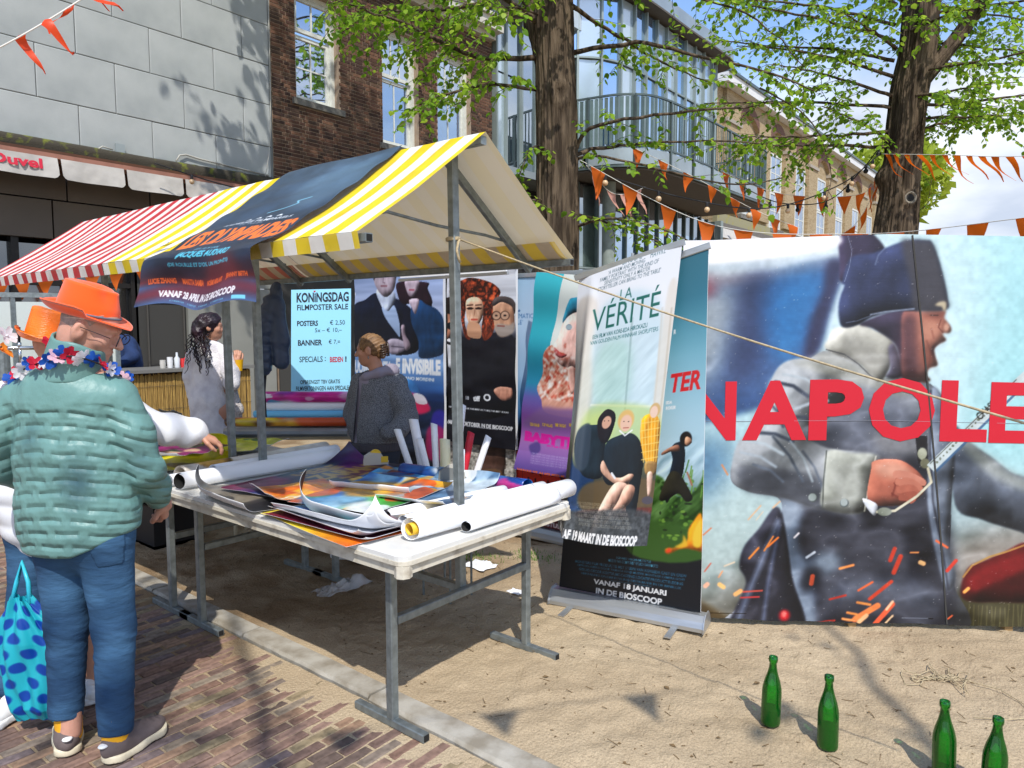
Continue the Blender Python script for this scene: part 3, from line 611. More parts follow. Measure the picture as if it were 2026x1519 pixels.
# ================================================================== painter: prints are painted as colours on dense mesh grids
class Canvas:
    """W x H print; coordinates 0..1 across and 0..1 down"""
    def __init__(s, W, H, c='ffffff'):
        s.W, s.H = W, H; s.a = np.zeros((H, W, 3)); s.a[:] = s.rgb(c)
        s.x, s.y = np.meshgrid((np.arange(W) + .5) / W, (np.arange(H) + .5) / H); s.asp = W / H
    @staticmethod
    def rgb(c):
        if isinstance(c, str): return np.array([int(c[i:i + 2], 16) / 255 for i in (0, 2, 4)])
        return np.array(c, float)
    def blend(s, mask, col, al=1.):
        m = (mask * al)[..., None]; col = s.rgb(col) if not (isinstance(col, np.ndarray) and col.ndim == 3) else col
        s.a = s.a * (1 - m) + col * m
    def vgrad(s, stops):
        ys_ = [p for p, _ in stops]; cs = np.array([s.rgb(c) for _, c in stops]); s.a[:] = np.stack([np.interp(s.y, ys_, cs[:, k]) for k in range(3)], -1)
    def pmask(s, pts, feather=0.):
        p = np.array(pts, float); px = p[:, 0] * s.W; py = p[:, 1] * s.H; ss = 2
        x0 = int(max(0, math.floor(px.min()) - 1)); x1 = int(min(s.W, math.ceil(px.max()) + 1)); y0 = int(max(0, math.floor(py.min()) - 1)); y1 = int(min(s.H, math.ceil(py.max()) + 1))
        m = np.zeros((s.H, s.W))
        if x1 <= x0 or y1 <= y0: return m
        gx_ = (np.arange((x1 - x0) * ss) + .5) / ss + x0; gy_ = (np.arange((y1 - y0) * ss) + .5) / ss + y0
        X_, Y_ = np.meshgrid(gx_, gy_); ins = np.zeros(X_.shape, bool); n = len(p)
        for i in range(n):
            xa, ya, xb, yb = px[i], py[i], px[(i + 1) % n], py[(i + 1) % n]
            if ya == yb: continue
            c = ((ya > Y_) != (yb > Y_)) & (X_ < (xb - xa) * (Y_ - ya) / (yb - ya) + xa); ins ^= c
        m[y0:y1, x0:x1] = ins.reshape(y1 - y0, ss, x1 - x0, ss).mean((1, 3))
        if feather: m = s.blur(m, feather)
        return m
    def blur(s, m, r):
        k = max(1, int(r * s.W)); 
        for _ in range(2):
            for ax in (0, 1):
                pad = [(0, 0), (0, 0)]; pad[ax] = (k + 1, k); c = np.cumsum(np.pad(m, pad, mode='edge'), axis=ax)
                n = m.shape[ax]; m = (np.take(c, range(2 * k + 1, 2 * k + 1 + n), ax) - np.take(c, range(0, n), ax)) / (2 * k + 1)
        return m
    def poly(s, pts, col, al=1., feather=0., smooth=True):
        if smooth: pts = catmull(pts, 6)
        m = s.pmask(pts, feather); s.blend(m, col, al)
        if al == 1 and feather <= .003 and smooth:      # figures in the print are rounded by their own photographic shading
            P = np.array(pts); sz = min(np.ptp(P[:, 0]), np.ptp(P[:, 1]) / s.asp); k = max(2, int(sz * s.W * .12)); p_ = 3 * k
            x0, x1 = int(max(0, P[:, 0].min() * s.W - p_)), int(min(s.W, P[:, 0].max() * s.W + p_)); y0, y1 = int(max(0, P[:, 1].min() * s.H - p_)), int(min(s.H, P[:, 1].max() * s.H + p_))
            if x1 - x0 > 8 and y1 - y0 > 8 and sz > .03:
                mc = m[y0:y1, x0:x1]; B = s.blur(mc, (k + .5) / s.W); gy_, gx_ = np.gradient(B); sh_ = np.clip((gx_ * .8 + gy_ * 1.0) * k * 1.1, -.55, .5)
                fo = fbm(s.x[y0:y1, x0:x1] * 26 + s.y[y0:y1, x0:x1] * 12, s.y[y0:y1, x0:x1] / s.asp * 11 - s.x[y0:y1, x0:x1] * 14, 3, int(P[0, 0] * 97)) - .5
                s.a[y0:y1, x0:x1] *= (1 + (sh_ + fo * .42 - (1 - B) * .30) * mc)[..., None]
        return m
    def ell(s, cx, cy, rx, ry, col, al=1., soft=.08, rot=0.):
        dx = s.x - cx; dy = (s.y - cy) / s.asp; ry_ = ry / s.asp; c_, s_ = math.cos(rot), math.sin(rot)
        d = np.sqrt(((dx * c_ + dy * s_) / rx) ** 2 + ((-dx * s_ + dy * c_) / ry_) ** 2); m = np.clip((1 + soft - d) / (2 * soft), 0, 1); s.blend(m, col, al); return m
    def line(s, pts, w_, col, al=1., soft=0.):
        pts = np.array(pts, float); P = np.stack([pts[:, 0], pts[:, 1] / s.asp], 1); m = np.zeros((s.H, s.W)); Y_ = s.y / s.asp; px_ = 1 / s.W + soft
        for i in range(len(P) - 1):
            a_, b_ = P[i], P[i + 1]; ab_ = b_ - a_; t = np.clip(((s.x - a_[0]) * ab_[0] + (Y_ - a_[1]) * ab_[1]) / max(ab_ @ ab_, 1e-12), 0, 1)
            d = np.hypot(s.x - a_[0] - t * ab_[0], Y_ - a_[1] - t * ab_[1]); m = np.maximum(m, np.clip((w_ / 2 - d) / px_ + .5, 0, 1))
        s.blend(m, col, al); return m
    def noise(s, f, amt, seed=0, mask=None, oct=4, fy=None):
        n = fbm(s.x * f, s.y / s.asp * (fy or f), oct, seed) - .5; k = 1 + n * amt * 2
        if mask is not None: k = 1 + (k - 1) * mask
        s.a = np.clip(s.a * k[..., None], 0, 1)
    def folds(s, mask, f, ang, amt, seed):
        u = s.x * math.cos(ang) + s.y / s.asp * math.sin(ang); v = -s.x * math.sin(ang) + s.y / s.asp * math.cos(ang)
        n = fbm(u * f, v * f * .25, 3, seed) - .5; s.a = np.clip(s.a + (n * amt * mask)[..., None], 0, 1)
    def text(s, body, x0, y0, x1, y1, col, al=1., bold=.0, shear=0., rot=0.):
        tv, tf = text_shape(body, bold, shear); lo = tv.min(0); hi = tv.max(0); q = (tv - lo) / (hi - lo)
        P = np.stack([x0 + q[:, 0] * (x1 - x0), y1 - q[:, 1] * (y1 - y0)], 1)
        if rot:
            c = np.array([x0, y1]); d = (P - c) * [1, 1 / s.asp]; c_, s_ = math.cos(rot), math.sin(rot); P = c + np.stack([d[:, 0] * c_ + d[:, 1] * s_, (-d[:, 0] * s_ + d[:, 1] * c_) * s.asp], 1)
        m = np.zeros((s.H, s.W)); pxs = P * [s.W, s.H]; ss = 3
        for f in tf:
            t = pxs[list(f)]; ax, ay = np.floor(t.min(0)).astype(int); bx, by = np.ceil(t.max(0)).astype(int); ax = max(ax, 0); ay = max(ay, 0); bx = min(bx, s.W); by = min(by, s.H)
            if bx <= ax or by <= ay: continue
            X_, Y_ = np.meshgrid((np.arange((bx - ax) * ss) + .5) / ss + ax, (np.arange((by - ay) * ss) + .5) / ss + ay)
            (x1_, y1_), (x2, y2), (x3, y3) = t; d = (y2 - y3) * (x1_ - x3) + (x3 - x2) * (y1_ - y3)
            if abs(d) < 1e-9: continue
            l1 = ((y2 - y3) * (X_ - x3) + (x3 - x2) * (Y_ - y3)) / d; l2 = ((y3 - y1_) * (X_ - x3) + (x1_ - x3) * (Y_ - y3)) / d
            m[ay:by, ax:bx] += ((l1 >= 0) & (l2 >= 0) & (l1 + l2 <= 1)).reshape(by - ay, ss, bx - ax, ss).mean((1, 3))
        s.blend(np.clip(m, 0, 1), col, al)
    def out(s): 
        a = np.clip(s.a, 0, 1); a = np.clip(.5 + (a - .5) * (1.0 + .22 * (1 - np.abs(a - .5) * 2)), 0, 1); a = a * .88; return np.where(a <= .04045, a / 12.92, ((a + .055) / 1.055) ** 2.4)
def print_surface(name, cv, fn, m, parent=None, smooth=True, **kw):
    """the print cv laid over the surface fn(u, v) (u across, v down), one coloured mesh point per print dot"""
    u, v = np.meshgrid(np.linspace(0, 1, cv.W), np.linspace(0, 1, cv.H)); P = fn(u, v)
    return mesh_obj(name, P.reshape(-1, 3), grid_faces(cv.W, cv.H)[:, ::-1], m, parent, smooth=smooth, col=cv.out(), **kw)
def bilinear(TL, TR, BR, BL, extra=None):
    A_ = [np.array(p, float) for p in (TL, TR, BR, BL)]
    def fn(u, v):
        P = (A_[0] * ((1 - u) * (1 - v))[..., None] + A_[1] * (u * (1 - v))[..., None] + A_[2] * (u * v)[..., None] + A_[3] * ((1 - u) * v)[..., None])
        return P + extra(u, v) if extra else P
    return fn
def letters(parent, body, TL, TR, BL, x0, y0, x1, y1, col_m, bold=0., shear=0., off=.0015, name='lettering', depth=0.):
    """flat lettering fitted into a box of a plane sign spanned by TL, TR, BL"""
    tv, tf = text_shape(body, bold, shear); lo = tv.min(0); hi = tv.max(0); q = (tv - lo) / (hi - lo); TL, TR, BL = map(Vector, (TL, TR, BL)); ex = TR - TL; ey = BL - TL; nn = ex.cross(ey).normalized() * -1
    if nn.dot(CAM - TL) < 0: nn = -nn
    vs = [TL + ex * (x0 + a_ * (x1 - x0)) + ey * (y1 - b_ * (y1 - y0)) + nn * off for a_, b_ in q]
    return mesh_obj(name, vs, tf, col_m, parent)

# ================================================================== market stalls
m_galv = mat('galvanised_steel', '8c9494', .5, metal=.65, var=.3, vscale=26, bump=.15, bscale=60, bdist=.002)
m_board = mat('worn_white_board', 'd9d8d2', .45, var=.12, vscale=7, bump=.12, bscale=50)
m_boarde = mat('board_edge', 'cdc6b4', .7, col2='988c78', vscale=14, detail=9, ramp=(.52, .75), bump=.4, bscale=70, bdist=.003)
def canvas_mat(name, stripe, white, per, duty=.46, phase=0.):
    """striped market canvas: woven stripes on top, pale lining below, some light coming through"""
    m = bpy.data.materials.new(name); m.use_nodes = True; t = m.node_tree; l = t.links.new; b = t.nodes['Principled BSDF']; b.inputs['Roughness'].default_value = .75; b.inputs['Specular IOR Level'].default_value = .25
    uv = N(t, 'ShaderNodeUVMap', uv_map='UVMap'); sp = N(t, 'ShaderNodeSeparateXYZ'); l(uv.outputs[0], sp.inputs[0])
    a1 = N(t, 'ShaderNodeMath', operation='ADD'); a1.inputs[1].default_value = phase; l(sp.outputs[0], a1.inputs[0])
    d = N(t, 'ShaderNodeMath', operation='DIVIDE'); d.inputs[1].default_value = per; l(a1.outputs[0], d.inputs[0]); fr = N(t, 'ShaderNodeMath', operation='FRACT'); l(d.outputs[0], fr.inputs[0])
    lt = N(t, 'ShaderNodeMath', operation='LESS_THAN'); lt.inputs[1].default_value = duty; l(fr.outputs[0], lt.inputs[0])
    mxc = N(t, 'ShaderNodeMix', data_type='RGBA'); mxc.inputs[6].default_value = C4(white); mxc.inputs[7].default_value = C4(stripe); l(lt.outputs[0], mxc.inputs[0])
    n = N(t, 'ShaderNodeTexNoise'); n.inputs['Scale'].default_value = 9; n.inputs['Detail'].default_value = 9; tcn = N(t, 'ShaderNodeTexCoord'); l(tcn.outputs['Object'], n.inputs[0])
    r = N(t, 'ShaderNodeValToRGB'); r.color_ramp.elements[0].position = .28; r.color_ramp.elements[0].color = (.62, .58, .5, 1); r.color_ramp.elements[1].position = .5; r.color_ramp.elements[1].color = (1, 1, 1, 1); l(n.outputs[0], r.inputs[0])
    mu = N(t, 'ShaderNodeMix', data_type='RGBA', blend_type='MULTIPLY'); mu.inputs[0].default_value = .55; l(mxc.outputs[2], mu.inputs[6]); l(r.outputs[0], mu.inputs[7])
    # lining
    lin_ = N(t, 'ShaderNodeMix', data_type='RGBA'); lin_.inputs[0].default_value = .10; lin_.inputs[6].default_value = C4('e6d9bd'); l(mu.outputs[2], lin_.inputs[7])
    ge = N(t, 'ShaderNodeNewGeometry'); sw = N(t, 'ShaderNodeMix', data_type='RGBA'); l(ge.outputs['Backfacing'], sw.inputs[0]); l(mu.outputs[2], sw.inputs[6]); l(lin_.outputs[2], sw.inputs[7]); l(sw.outputs[2], b.inputs['Base Color'])
    tr = N(t, 'ShaderNodeBsdfTranslucent'); l(lin_.outputs[2], tr.inputs[0]); ms = N(t, 'ShaderNodeMixShader'); ms.inputs[0].default_value = .24; l(b.outputs[0], ms.inputs[1]); l(tr.outputs[0], ms.inputs[2]); l(ms.outputs[0], t.nodes['Material Output'].inputs[0])
    bp = N(t, 'ShaderNodeBump'); bp.inputs['Strength'].default_value = .15; bp.inputs['Distance'].default_value = .004; n2 = N(t, 'ShaderNodeTexNoise'); n2.inputs['Scale'].default_value = 40; l(tcn.outputs['Object'], n2.inputs[0]); l(n2.outputs[0], bp.inputs['Height']); l(bp.outputs[0], b.inputs['Normal'])
    return m
def uv_sheet(name, fn, nu, nv, lu, lv, m, parent, flip=False):
    u, v = np.meshgrid(np.linspace(0, 1, nu), np.linspace(0, 1, nv)); P = fn(u, v); F = grid_faces(nu, nv)
    if flip: F = F[:, ::-1]
    o = mesh_obj(name, P.reshape(-1, 3), F, m, parent, smooth=True); uvl = o.data.uv_layers.new(name='UVMap'); li = np.zeros(len(o.data.loops), np.int32); o.data.loops.foreach_get('vertex_index', li)
    U = np.stack([u.ravel() * lu, v.ravel() * lv], 1)[li]; uvl.data.foreach_set('uv', U.astype(np.float32).ravel()); return o
RX, RZ, EL_, ER_, EZ = 2.26, 2.39, 1.60, 2.905, 1.925       # ridge, left eave, right eave, eave height
def roof_fn(side, y0, y1, y_in=0.0):
    def fn(u, v):
        ex = EL_ if side < 0 else ER_
        Y_ = y0 + u * (y1 - y0) + 0 * v; X_ = RX + (ex - RX) * v; sag = .030 * np.sin(np.pi * v) * (.35 + .65 * np.sin(np.pi * np.clip((u * 2) % 1, 0, 1)) ** 2)
        Z_ = RZ + (EZ - RZ) * v - sag + .006 * (fbm(u * 14, v * 5, 3, 5) - .5); Z_ = Z_ + .012 * np.sin(u * np.pi * 3.0) * (1 - v) * 0
        return np.stack([X_, Y_, Z_], -1)
    return fn
def valance_fn(side, y0, y1, drop):
    def fn(u, v):
        ex = EL_ if side < 0 else ER_; Y_ = y0 + u * (y1 - y0) + 0 * v
        X_ = ex + side * (.004 + .012 * np.sin(v * 2)) - side * (.22 * v if side > 0 else .01 * v) ; Z_ = EZ - .004 - drop * v + .006 * np.sin(u * 19) * v
        return np.stack([X_, Y_, Z_], -1)
    return fn
def table(y0, y1, x0=1.74, x1=2.84, z=.752, feet_x=(1.85, 2.72), foot_y=(2.11, 3.62), label='', lean=0.0):
    t = thing('market_table', label, 'table', ((x0 + x1) / 2, (y0 + y1) / 2, 0), 'galvanised market stall tables')
    c = .045; poly = []
    for cx, cy, a0 in ((x1 - c, y1 - c, 0), (x0 + c, y1 - c, 90), (x0 + c, y0 + c, 180), (x1 - c, y0 + c, 270)):
        for k in range(5): a_ = R(a0 + k * 22.5); poly.append((cx + c * math.cos(a_), cy + c * math.sin(a_)))
    b = MB(); b.prism(poly, z - .018, z); b.build('tabletop', m_board, t)
    p2 = [((x - (x0 + x1) / 2) * 1.006 + (x0 + x1) / 2, (y - (y0 + y1) / 2) * 1.004 + (y0 + y1) / 2) for x, y in poly]; b = MB(); b.prism(p2, z - .034, z - .0185); b.build('board_edge', m_boarde, t)
    b = MB(); b.box((x0 + .01, y0 + .012, z - .075), (x0 + .035, y1 - .012, z - .0345)); b.box((x1 - .035, y0 + .012, z - .075), (x1 - .01, y1 - .012, z - .0345)); b.box((x0 + .036, y0 + .012, z - .073), (x1 - .036, y0 + .034, z - .0345)); b.box((x0 + .036, y1 - .034, z - .073), (x1 - .036, y1 - .012, z - .0345)); b.build('apron', m_boarde, t)
    for sx_, sy_ in ((x0, y0), (x1, y0), (x0, y1), (x1, y1)):   # worn corner casting
        q = MB(); ccx = sx_ + (.03 if sx_ == x0 else -.03); ccy = sy_ + (.03 if sy_ == y0 else -.03); q.prism([(ccx + .034 * math.cos(R(a_)), ccy + .034 * math.sin(R(a_))) for a_ in range(0, 360, 45)], z - .082, z - .036); q.build('corner_piece', m_boarde, t)
    for fy in foot_y:
        for fx in feet_x:
            lg = MB(); lg.beam((fx, fy, .034), (fx, fy, z - .096), .036, .036, up=(1, 0, 0), bev=.004); lg.build('leg', m_galv, t)
            ft = MB(); ft.beam((fx + .0, fy + .22, .017), (fx + .0, fy - .19, .017), .034, .034, bev=.004); ft.build('foot', m_galv, t)
            q = MB(); q.beam((fx, fy - .1901, .017), (fx, fy - .193, .017), .024, .024); q.build('tube_opening', m_dark, t)
        b = MB(); b.beam((feet_x[0] + .02, fy, .43), (feet_x[1] - .02, fy, .43), .034, .034, bev=.003); b.build('brace', m_galv, t)
    b = MB(); b.beam((2.285, foot_y[0] + .05, .435), (2.285, foot_y[1] - .05, .435), .03, .03); b.build('long_brace', m_galv, t)
    return t
t1 = table(1.92, 3.78, label='nearest market table with white worn top under the yellow striped canopy')
t2 = table(3.80, 5.66, foot_y=(3.94, 5.45), label='farther market table with white top under the red striped canopy')
m_cy = canvas_mat('yellow_stripe_canvas', 'f0d21a', 'f1efe6', .165, .5, .05); m_cr = canvas_mat('red_stripe_canvas', 'c8303c', 'ece6df', .165, .5, .03)
m_hemy = canvas_mat('yellow_hem', 'e3c312', 'b9ab9d', .165, .5, .05); m_hemr = canvas_mat('red_hem', 'bf2430', 'c2ad97', .165, .5, .03)
def canopy(y0, y1, m, mh, label, poles, per, rafters, group='striped market canopies'):
    t = thing('market_canopy', label, 'canopy', (RX, (y0 + y1) / 2, 0), group)
    uv_sheet('roof_cloth', roof_fn(-1, y0, y1), 90, 24, y1 - y0, 1, m, t, flip=False)
    uv_sheet('roof_cloth', roof_fn(1, y0, y1), 90, 24, y1 - y0, 1, m, t, flip=True)
    # hems: folded cloth showing its printed side underneath the right eave, hanging a little at the left eave
    def hem(u, v):
        Y_ = y0 + .01 + u * (y1 - y0 - .02) + 0 * v; s = .77 + .235 * v; X_ = RX + (ER_ - RX) * s; Z_ = RZ + (EZ - RZ) * s - .034 * (1 - v) ** .5 - .006 + .0 * u; return np.stack([X_, Y_, Z_ - .010 * np.sin(v * 3.14)], -1)
    uv_sheet('hem', hem, 70, 6, y1 - y0, 1, mh, t, flip=False)
    def hem2(u, v):
        Y_ = y0 + .005 + u * (y1 - y0 - .01) + 0 * v; X_ = EL_ - .002 + .004 * np.sin(u * 23) * v + .012 * v; Z_ = EZ - .002 - .058 * v; return np.stack([X_, Y_, Z_], -1)
    uv_sheet('hem', hem2, 70, 5, y1 - y0, 1, m, t, flip=False)
    b = MB(); b.beam((RX, y0 + .01, RZ - .035), (RX, y1, RZ - .035), .034, .034, bev=.003); b.build('ridge_tube', m_galv, t)
    for ex, sg in ((EL_ + .035, 1), (ER_ - .035, -1)):
        b = MB(); b.beam((ex, y0 - .012, EZ - .022), (ex, y1, EZ - .022), .032, .032, bev=.003); b.build('eave_tube', m_galv, t)
        b = MB(); b.beam((ex, y0 - .0125, EZ - .022), (ex, y0 - .014, EZ - .022), .024, .024); b.build('tube_opening', m_dark, t)
    for ry in rafters:
        for ex in (EL_ + .03, ER_ - .03):
            b = MB(); b.beam((RX + (.02 if ex > RX else -.02), ry, RZ - .075), (ex, ry, EZ - .048), .028, .034, bev=.003); b.build('rafter', m_galv, t)
        b = MB(); pts = [Vector((1.75, ry + .015, 2.01)), Vector((1.95, ry + .01, 2.055)), Vector((2.26, ry + .035, 2.035)), Vector((2.55, ry + .01, 2.02)), Vector((2.76, ry + .015, 2.00))]; b.tube(pts, .007, 6); b.build('cross_rod', m_galv, t, smooth=True)
    for py, zb in poles:
        b = MB(); b.beam((2.285, py, zb), (2.268, py + .02, RZ - .055), .038, .038, up=(1, 0, 0), bev=.004); b.build('pole', m_galv, t)
    return t
c1 = canopy(1.965, 4.045, m_cy, m_hemy, 'yellow and white striped gable canopy over the nearer market table', [(2.14, .40), (3.69, .435)], .12, [2.21, 3.62])
c2 = canopy(4.05, 6.05, m_cr, m_hemr, 'red and white striped gable canopy over the farther market table', [(4.02, .435), (5.70, .435)], .12, [4.12, 5.6])
# knotted rope round the near pole running off to the right
m_rope = mat('sisal_rope', 'b7a684', .9, var=.3, vscale=90)
b = MB(); pts = [(2.275 + .028 * math.cos(k), 2.165 + .028 * math.sin(k), 1.965 + .006 * k / 6) for k in np.linspace(0, 12.5, 30)]; b.tube(pts, .006, 5)
b.tube([(2.29, 2.14, 1.97), (2.26, 2.12, 1.955), (2.245, 2.115, 1.92), (2.25, 2.11, 1.885), (2.262, 2.112, 1.87)], .006, 5)
p0 = Vector((2.30, 2.145, 1.97)); p1 = Vector((2.30, -.25, 1.245)); pts = [p0.lerp(p1, k / 20) - UP * .03 * math.sin(math.pi * k / 20) for k in range(21)]; b.tube(pts, .0035, 6)
tag(b.build('guy_rope', m_rope, smooth=True), 'thin tan rope knotted round the near canopy pole, running taut to the right', 'rope')

# dark film banner thrown over the left slope of the yellow canopy, hanging over the eave
cv = Canvas(200, 374, '33435a')
cv.vgrad([(0, '566b7c'), (.3, '42566a'), (.5, '364759'), (.69, '2c384a'), (.78, '3a4860'), (.84, '47384a'), (.87, '6a3038'), (.90, '4b5d80'), (.95, '543e52'), (1, '4f678c')])
cv.noise(5, .3, 3); cv.poly([(.0, .93), (.5, .86), (1, .91), (1, .95), (.55, .93), (0, .97)], '8a2c34', .6, .03); cv.poly([(.60, .74), (.8, .76), (.9, .87), (.52, .86)], '8a3032', .6, .04)
cv.poly([(.45, .2), (.95, .08), (1, .36), (.7, .44)], '7792a0', .4, .06); cv.line([(.5, .43), (.62, .415), (.7, .39), (.66, .365), (.75, .35)], .012, '8fd3ee', .9)
for k in range(4): cv.text('A', .40 + k * .09, .475, .455 + k * .09, .49, 'e8eef2', 1, .06)
cv.text('RADIEUZE FILMPARELS', .24, .50, .84, .52, 'dfe6ee', .95, .02); cv.text('Le Temps', .42, .524, .62, .536, 'c9d0da', .9)
cv.text('LES OLYMPIADES', .06, .55, .97, .675, 'ff8038', 1, .05)
cv.text('EEN FILM VAN', .38, .700, .58, .712, '8ad3ea', .9); cv.text('JACQUES AUDIARD', .30, .718, .73, .758, '66d0ec', 1, .035); cv.text("(DE ROUILLE ET D'OS, UN PROPHÈTE)", .24, .772, .77, .80, '66d0ec', 1, .03)
for k, nme in enumerate(('LUCIE ZHANG', 'MAKITA SAMBA', 'NOÉMIE MERLANT', 'JEHNNY BETH')): cv.text(nme, .07 + k * .23, .855, .26 + k * .23, .885, 'f0703a', 1, .05)
cv.text('VANAF 28 APRIL IN DE BIOSCOOP', .14, .925, .86, .962, 'f6f6f8', 1, .04)
for k in range(4): cv.text('cinemien', .22 + k * .15, .975, .33 + k * .15, .986, '7ccbe8', .9)
cv.poly([(.84, .972), (.93, .972), (.93, .99), (.84, .99)], '7ccbe8', 1, 0, False)
def drape(u, v):
    Y_ = 3.335 - u * .875; s = v * 1.16
    L1 = .80; t = np.clip(s / L1, 0, 1); X_ = RX + (EL_ - RX) * t; Z_ = RZ + (EZ - RZ) * t + .016 + .006 * np.sin(s * 30 + u * 5) * np.sin(u * 3 + 1)
    h = np.clip(s - L1, 0, 1); a_ = np.clip(h / .07, 0, 1)
    X_ = np.where(s > L1, EL_ - .008 - .050 * np.sin(a_ * np.pi / 2) - h * .10 - .018 * np.sin(h * 17 + .6) * a_ - .022 * np.sin(u * 7 + h * 8) * a_ - .06 * np.clip(u * -1 + .3, 0, .3) * h * 8, X_); Z_ = np.where(s > L1, EZ + .016 - h * .72 + .012 * np.sin(u * 9) * h * 4, Z_)
    Z_ = Z_ - .010 * np.sin(np.pi * np.clip(t, 0, 1)) * (s <= L1)
    Y_ = Y_ + np.where(s > L1, .03 * h * 4 * np.sin(h * 9), 0)
    return np.stack([X_, Y_, Z_], -1)
m_banner = vmat('banner_print', .5, trans=.0, spec=.4); 
dr = print_surface('film_banner', cv, drape, m_banner)
tag(dr, 'dark blue film banner with orange lettering draped over the yellow canopy', 'banner')
# ================================================================== large film wall and standing banners
m_print = vmat('glossy_print', .38, spec=.5, bump=.05, bscale=9, bdist=.01, stretch=(1, 1, 12)); m_paper = vmat('poster_print', .33, spec=.5); m_vinyl = vmat('vinyl_print', .42, spec=.45, trans=.06)
m_white = mat('white_paper', 'eceef1', .5, var=.05, vscale=4); m_alu = mat('brushed_aluminium', 'b9bcbd', .38, metal=.75, var=.15, vscale=5, stretch=(1, 1, 8)); m_red = mat('red_lettering', 'c01228', .5); m_ink = mat('marker_ink', '1b2432', .7); m_redink = mat('red_marker', 'b01a2c', .7)
W0 = np.array([3.555, 1.565, 0]); WE = np.array([.93, -1.32, 0]) / math.hypot(.93, 1.32); WN = np.array([WE[1], -WE[0], 0]) * 1.0
if np.dot(WN, -W0) < 0: WN = -WN
wall_film = thing('film_wall', 'large printed hoarding panels with red letters and a soldier in a grey coat', 'hoarding', tuple(W0 + WE * 1.0))
c = Canvas(620, 483)
c.vgrad([(0,'f0f6fb'),(.12,'cfe6f2'),(.5,'bfe2e8'),(.72,'a9bfc2'),(.86,'8b8f8c'),(1,'5c5a50')])
c.poly([(.327,-.024),(.972,-.017),(1.004,.536),(.537,.543),(.476,.163)],'9edce0',.75,.05)
c.poly([(.329,.013),(.564,.015),(.584,.288),(.537,.543),(.441,.545)],'d9eef2',.6,.04)
c.poly([(-.05,.108),(.041,.104),(.167,.087),(.3,.055),(.312,.09),(.292,.179),(.268,.297),(.239,.321),(.215,.337),(.177,.369),(.163,.433),(-.046,.456)],'48638c',1,.008)
c.poly([(-.05,.116),(.041,.116),(.111,.105),(.121,.156),(.099,.274),(.064,.354),(-.047,.395)],'b4bcc0',.85,.03)
c.poly([(-.02,.108),(.05,.096),(.063,.116),(.054,.14),(-.019,.147)],'b0525e',.8,.012)
c.poly([(.05,.096),(.167,.087),(.301,.059),(.304,.071),(.171,.105),(.06,.116)],'b9a9ac',.8,.01)
c.poly([(.117,.112),(.171,.093),(.177,.234),(.137,.353),(.092,.374),(.104,.234)],'3d4768',.8,.02)
c.poly([(.174,.113),(.278,.086),(.265,.179),(.232,.297),(.191,.313),(.164,.215)],'3d82ba',.85,.02)
c.poly([(.28,.074),(.305,.059),(.312,.09),(.292,.179),(.268,.297),(.242,.313),(.254,.211),(.276,.137)],'3c3c58',.9,.008)
c.folds(np.clip((.3 - c.x) * 9,0,1) * np.clip((.75 - c.y) * 6,0,1),6,1.9,.32,5)
c.poly([(.019,.551),(.128,.523),(.12,.629),(.21,.68),(.173,.787),(.024,.927)],'b9d0cd',.75,.03)
c.poly([(.018,.525),(.108,.524),(.09,.629),(.021,.684)],'3c6691',.7,.03)
c.poly([(.551,.777),(.734,.72),(.741,.864),(.57,.896)],'8d7f74',.7,.03)
c.noise(3,.06,5)
c.poly([(.025,.947),(.076,.969),(.118,1.019),(.026,1.039)],'5b4a2e',.9,.006)
c.poly([(.552,.936),(.607,.868),(.834,.822),(.844,1.025),(.546,1.037)],'4b4730',1,.006)
c.poly([(.568,.889),(.582,.842),(.61,.826),(.643,.805),(.699,.78),(.724,.917),(.639,.933),(.576,.929)],'4c1416',1,.003)
c.poly([(.583,.869),(.634,.828),(.7,.799),(.702,.839),(.627,.887),(.59,.908)],'8e2226',.8,.006)
c.line([(.571,.869),(.587,.839),(.62,.815),(.652,.801),(.699,.776)],.0040,'b98d52',.9,.0)
c.line([(.586,.942),(.584,1.018)],.0020,'7b7650',.6,.0)
c.line([(.595,.943),(.596,1.017)],.0020,'7b7650',.6,.0)
c.line([(.604,.944),(.607,1.017)],.0010,'7b7650',.6,.0)
c.line([(.612,.945),(.61,1.017)],.0020,'7b7650',.6,.0)
c.line([(.621,.946),(.622,1.016)],.0020,'7b7650',.6,.0)
c.line([(.63,.947),(.634,1.016)],.0020,'7b7650',.6,.0)
c.line([(.638,.948),(.636,1.016)],.0020,'7b7650',.6,.0)
c.line([(.647,.949),(.648,1.015)],.0020,'7b7650',.6,.0)
c.line([(.656,.95),(.66,1.015)],.0020,'7b7650',.6,.0)
c.line([(.664,.939),(.662,1.015)],.0020,'7b7650',.6,.0)
c.line([(.673,.94),(.674,1.014)],.0020,'7b7650',.6,.0)
c.line([(.681,.941),(.686,1.014)],.0020,'7b7650',.6,.0)
c.line([(.69,.942),(.688,1.014)],.0020,'7b7650',.6,.0)
c.line([(.699,.943),(.7,1.013)],.0020,'7b7650',.6,.0)
c.line([(.707,.944),(.711,1.013)],.0020,'7b7650',.6,.0)
c.line([(.716,.945),(.714,1.013)],.0020,'7b7650',.6,.0)
c.poly([(.287,.289),(.252,.309),(.216,.313),(.19,.344),(.176,.38),(.171,.458),(.129,.508),(.115,.556),(.103,.603),(.112,.636),(.15,.657),(.2,.67),(.207,.72),(.176,.841),(.134,.95),(.116,1.044),(.56,1.027),(.555,.896),(.543,.817),(.542,.751),(.54,.673),(.541,.608),(.54,.505),(.518,.415),(.483,.367),(.435,.355),(.392,.359),(.338,.315)],'73777d')
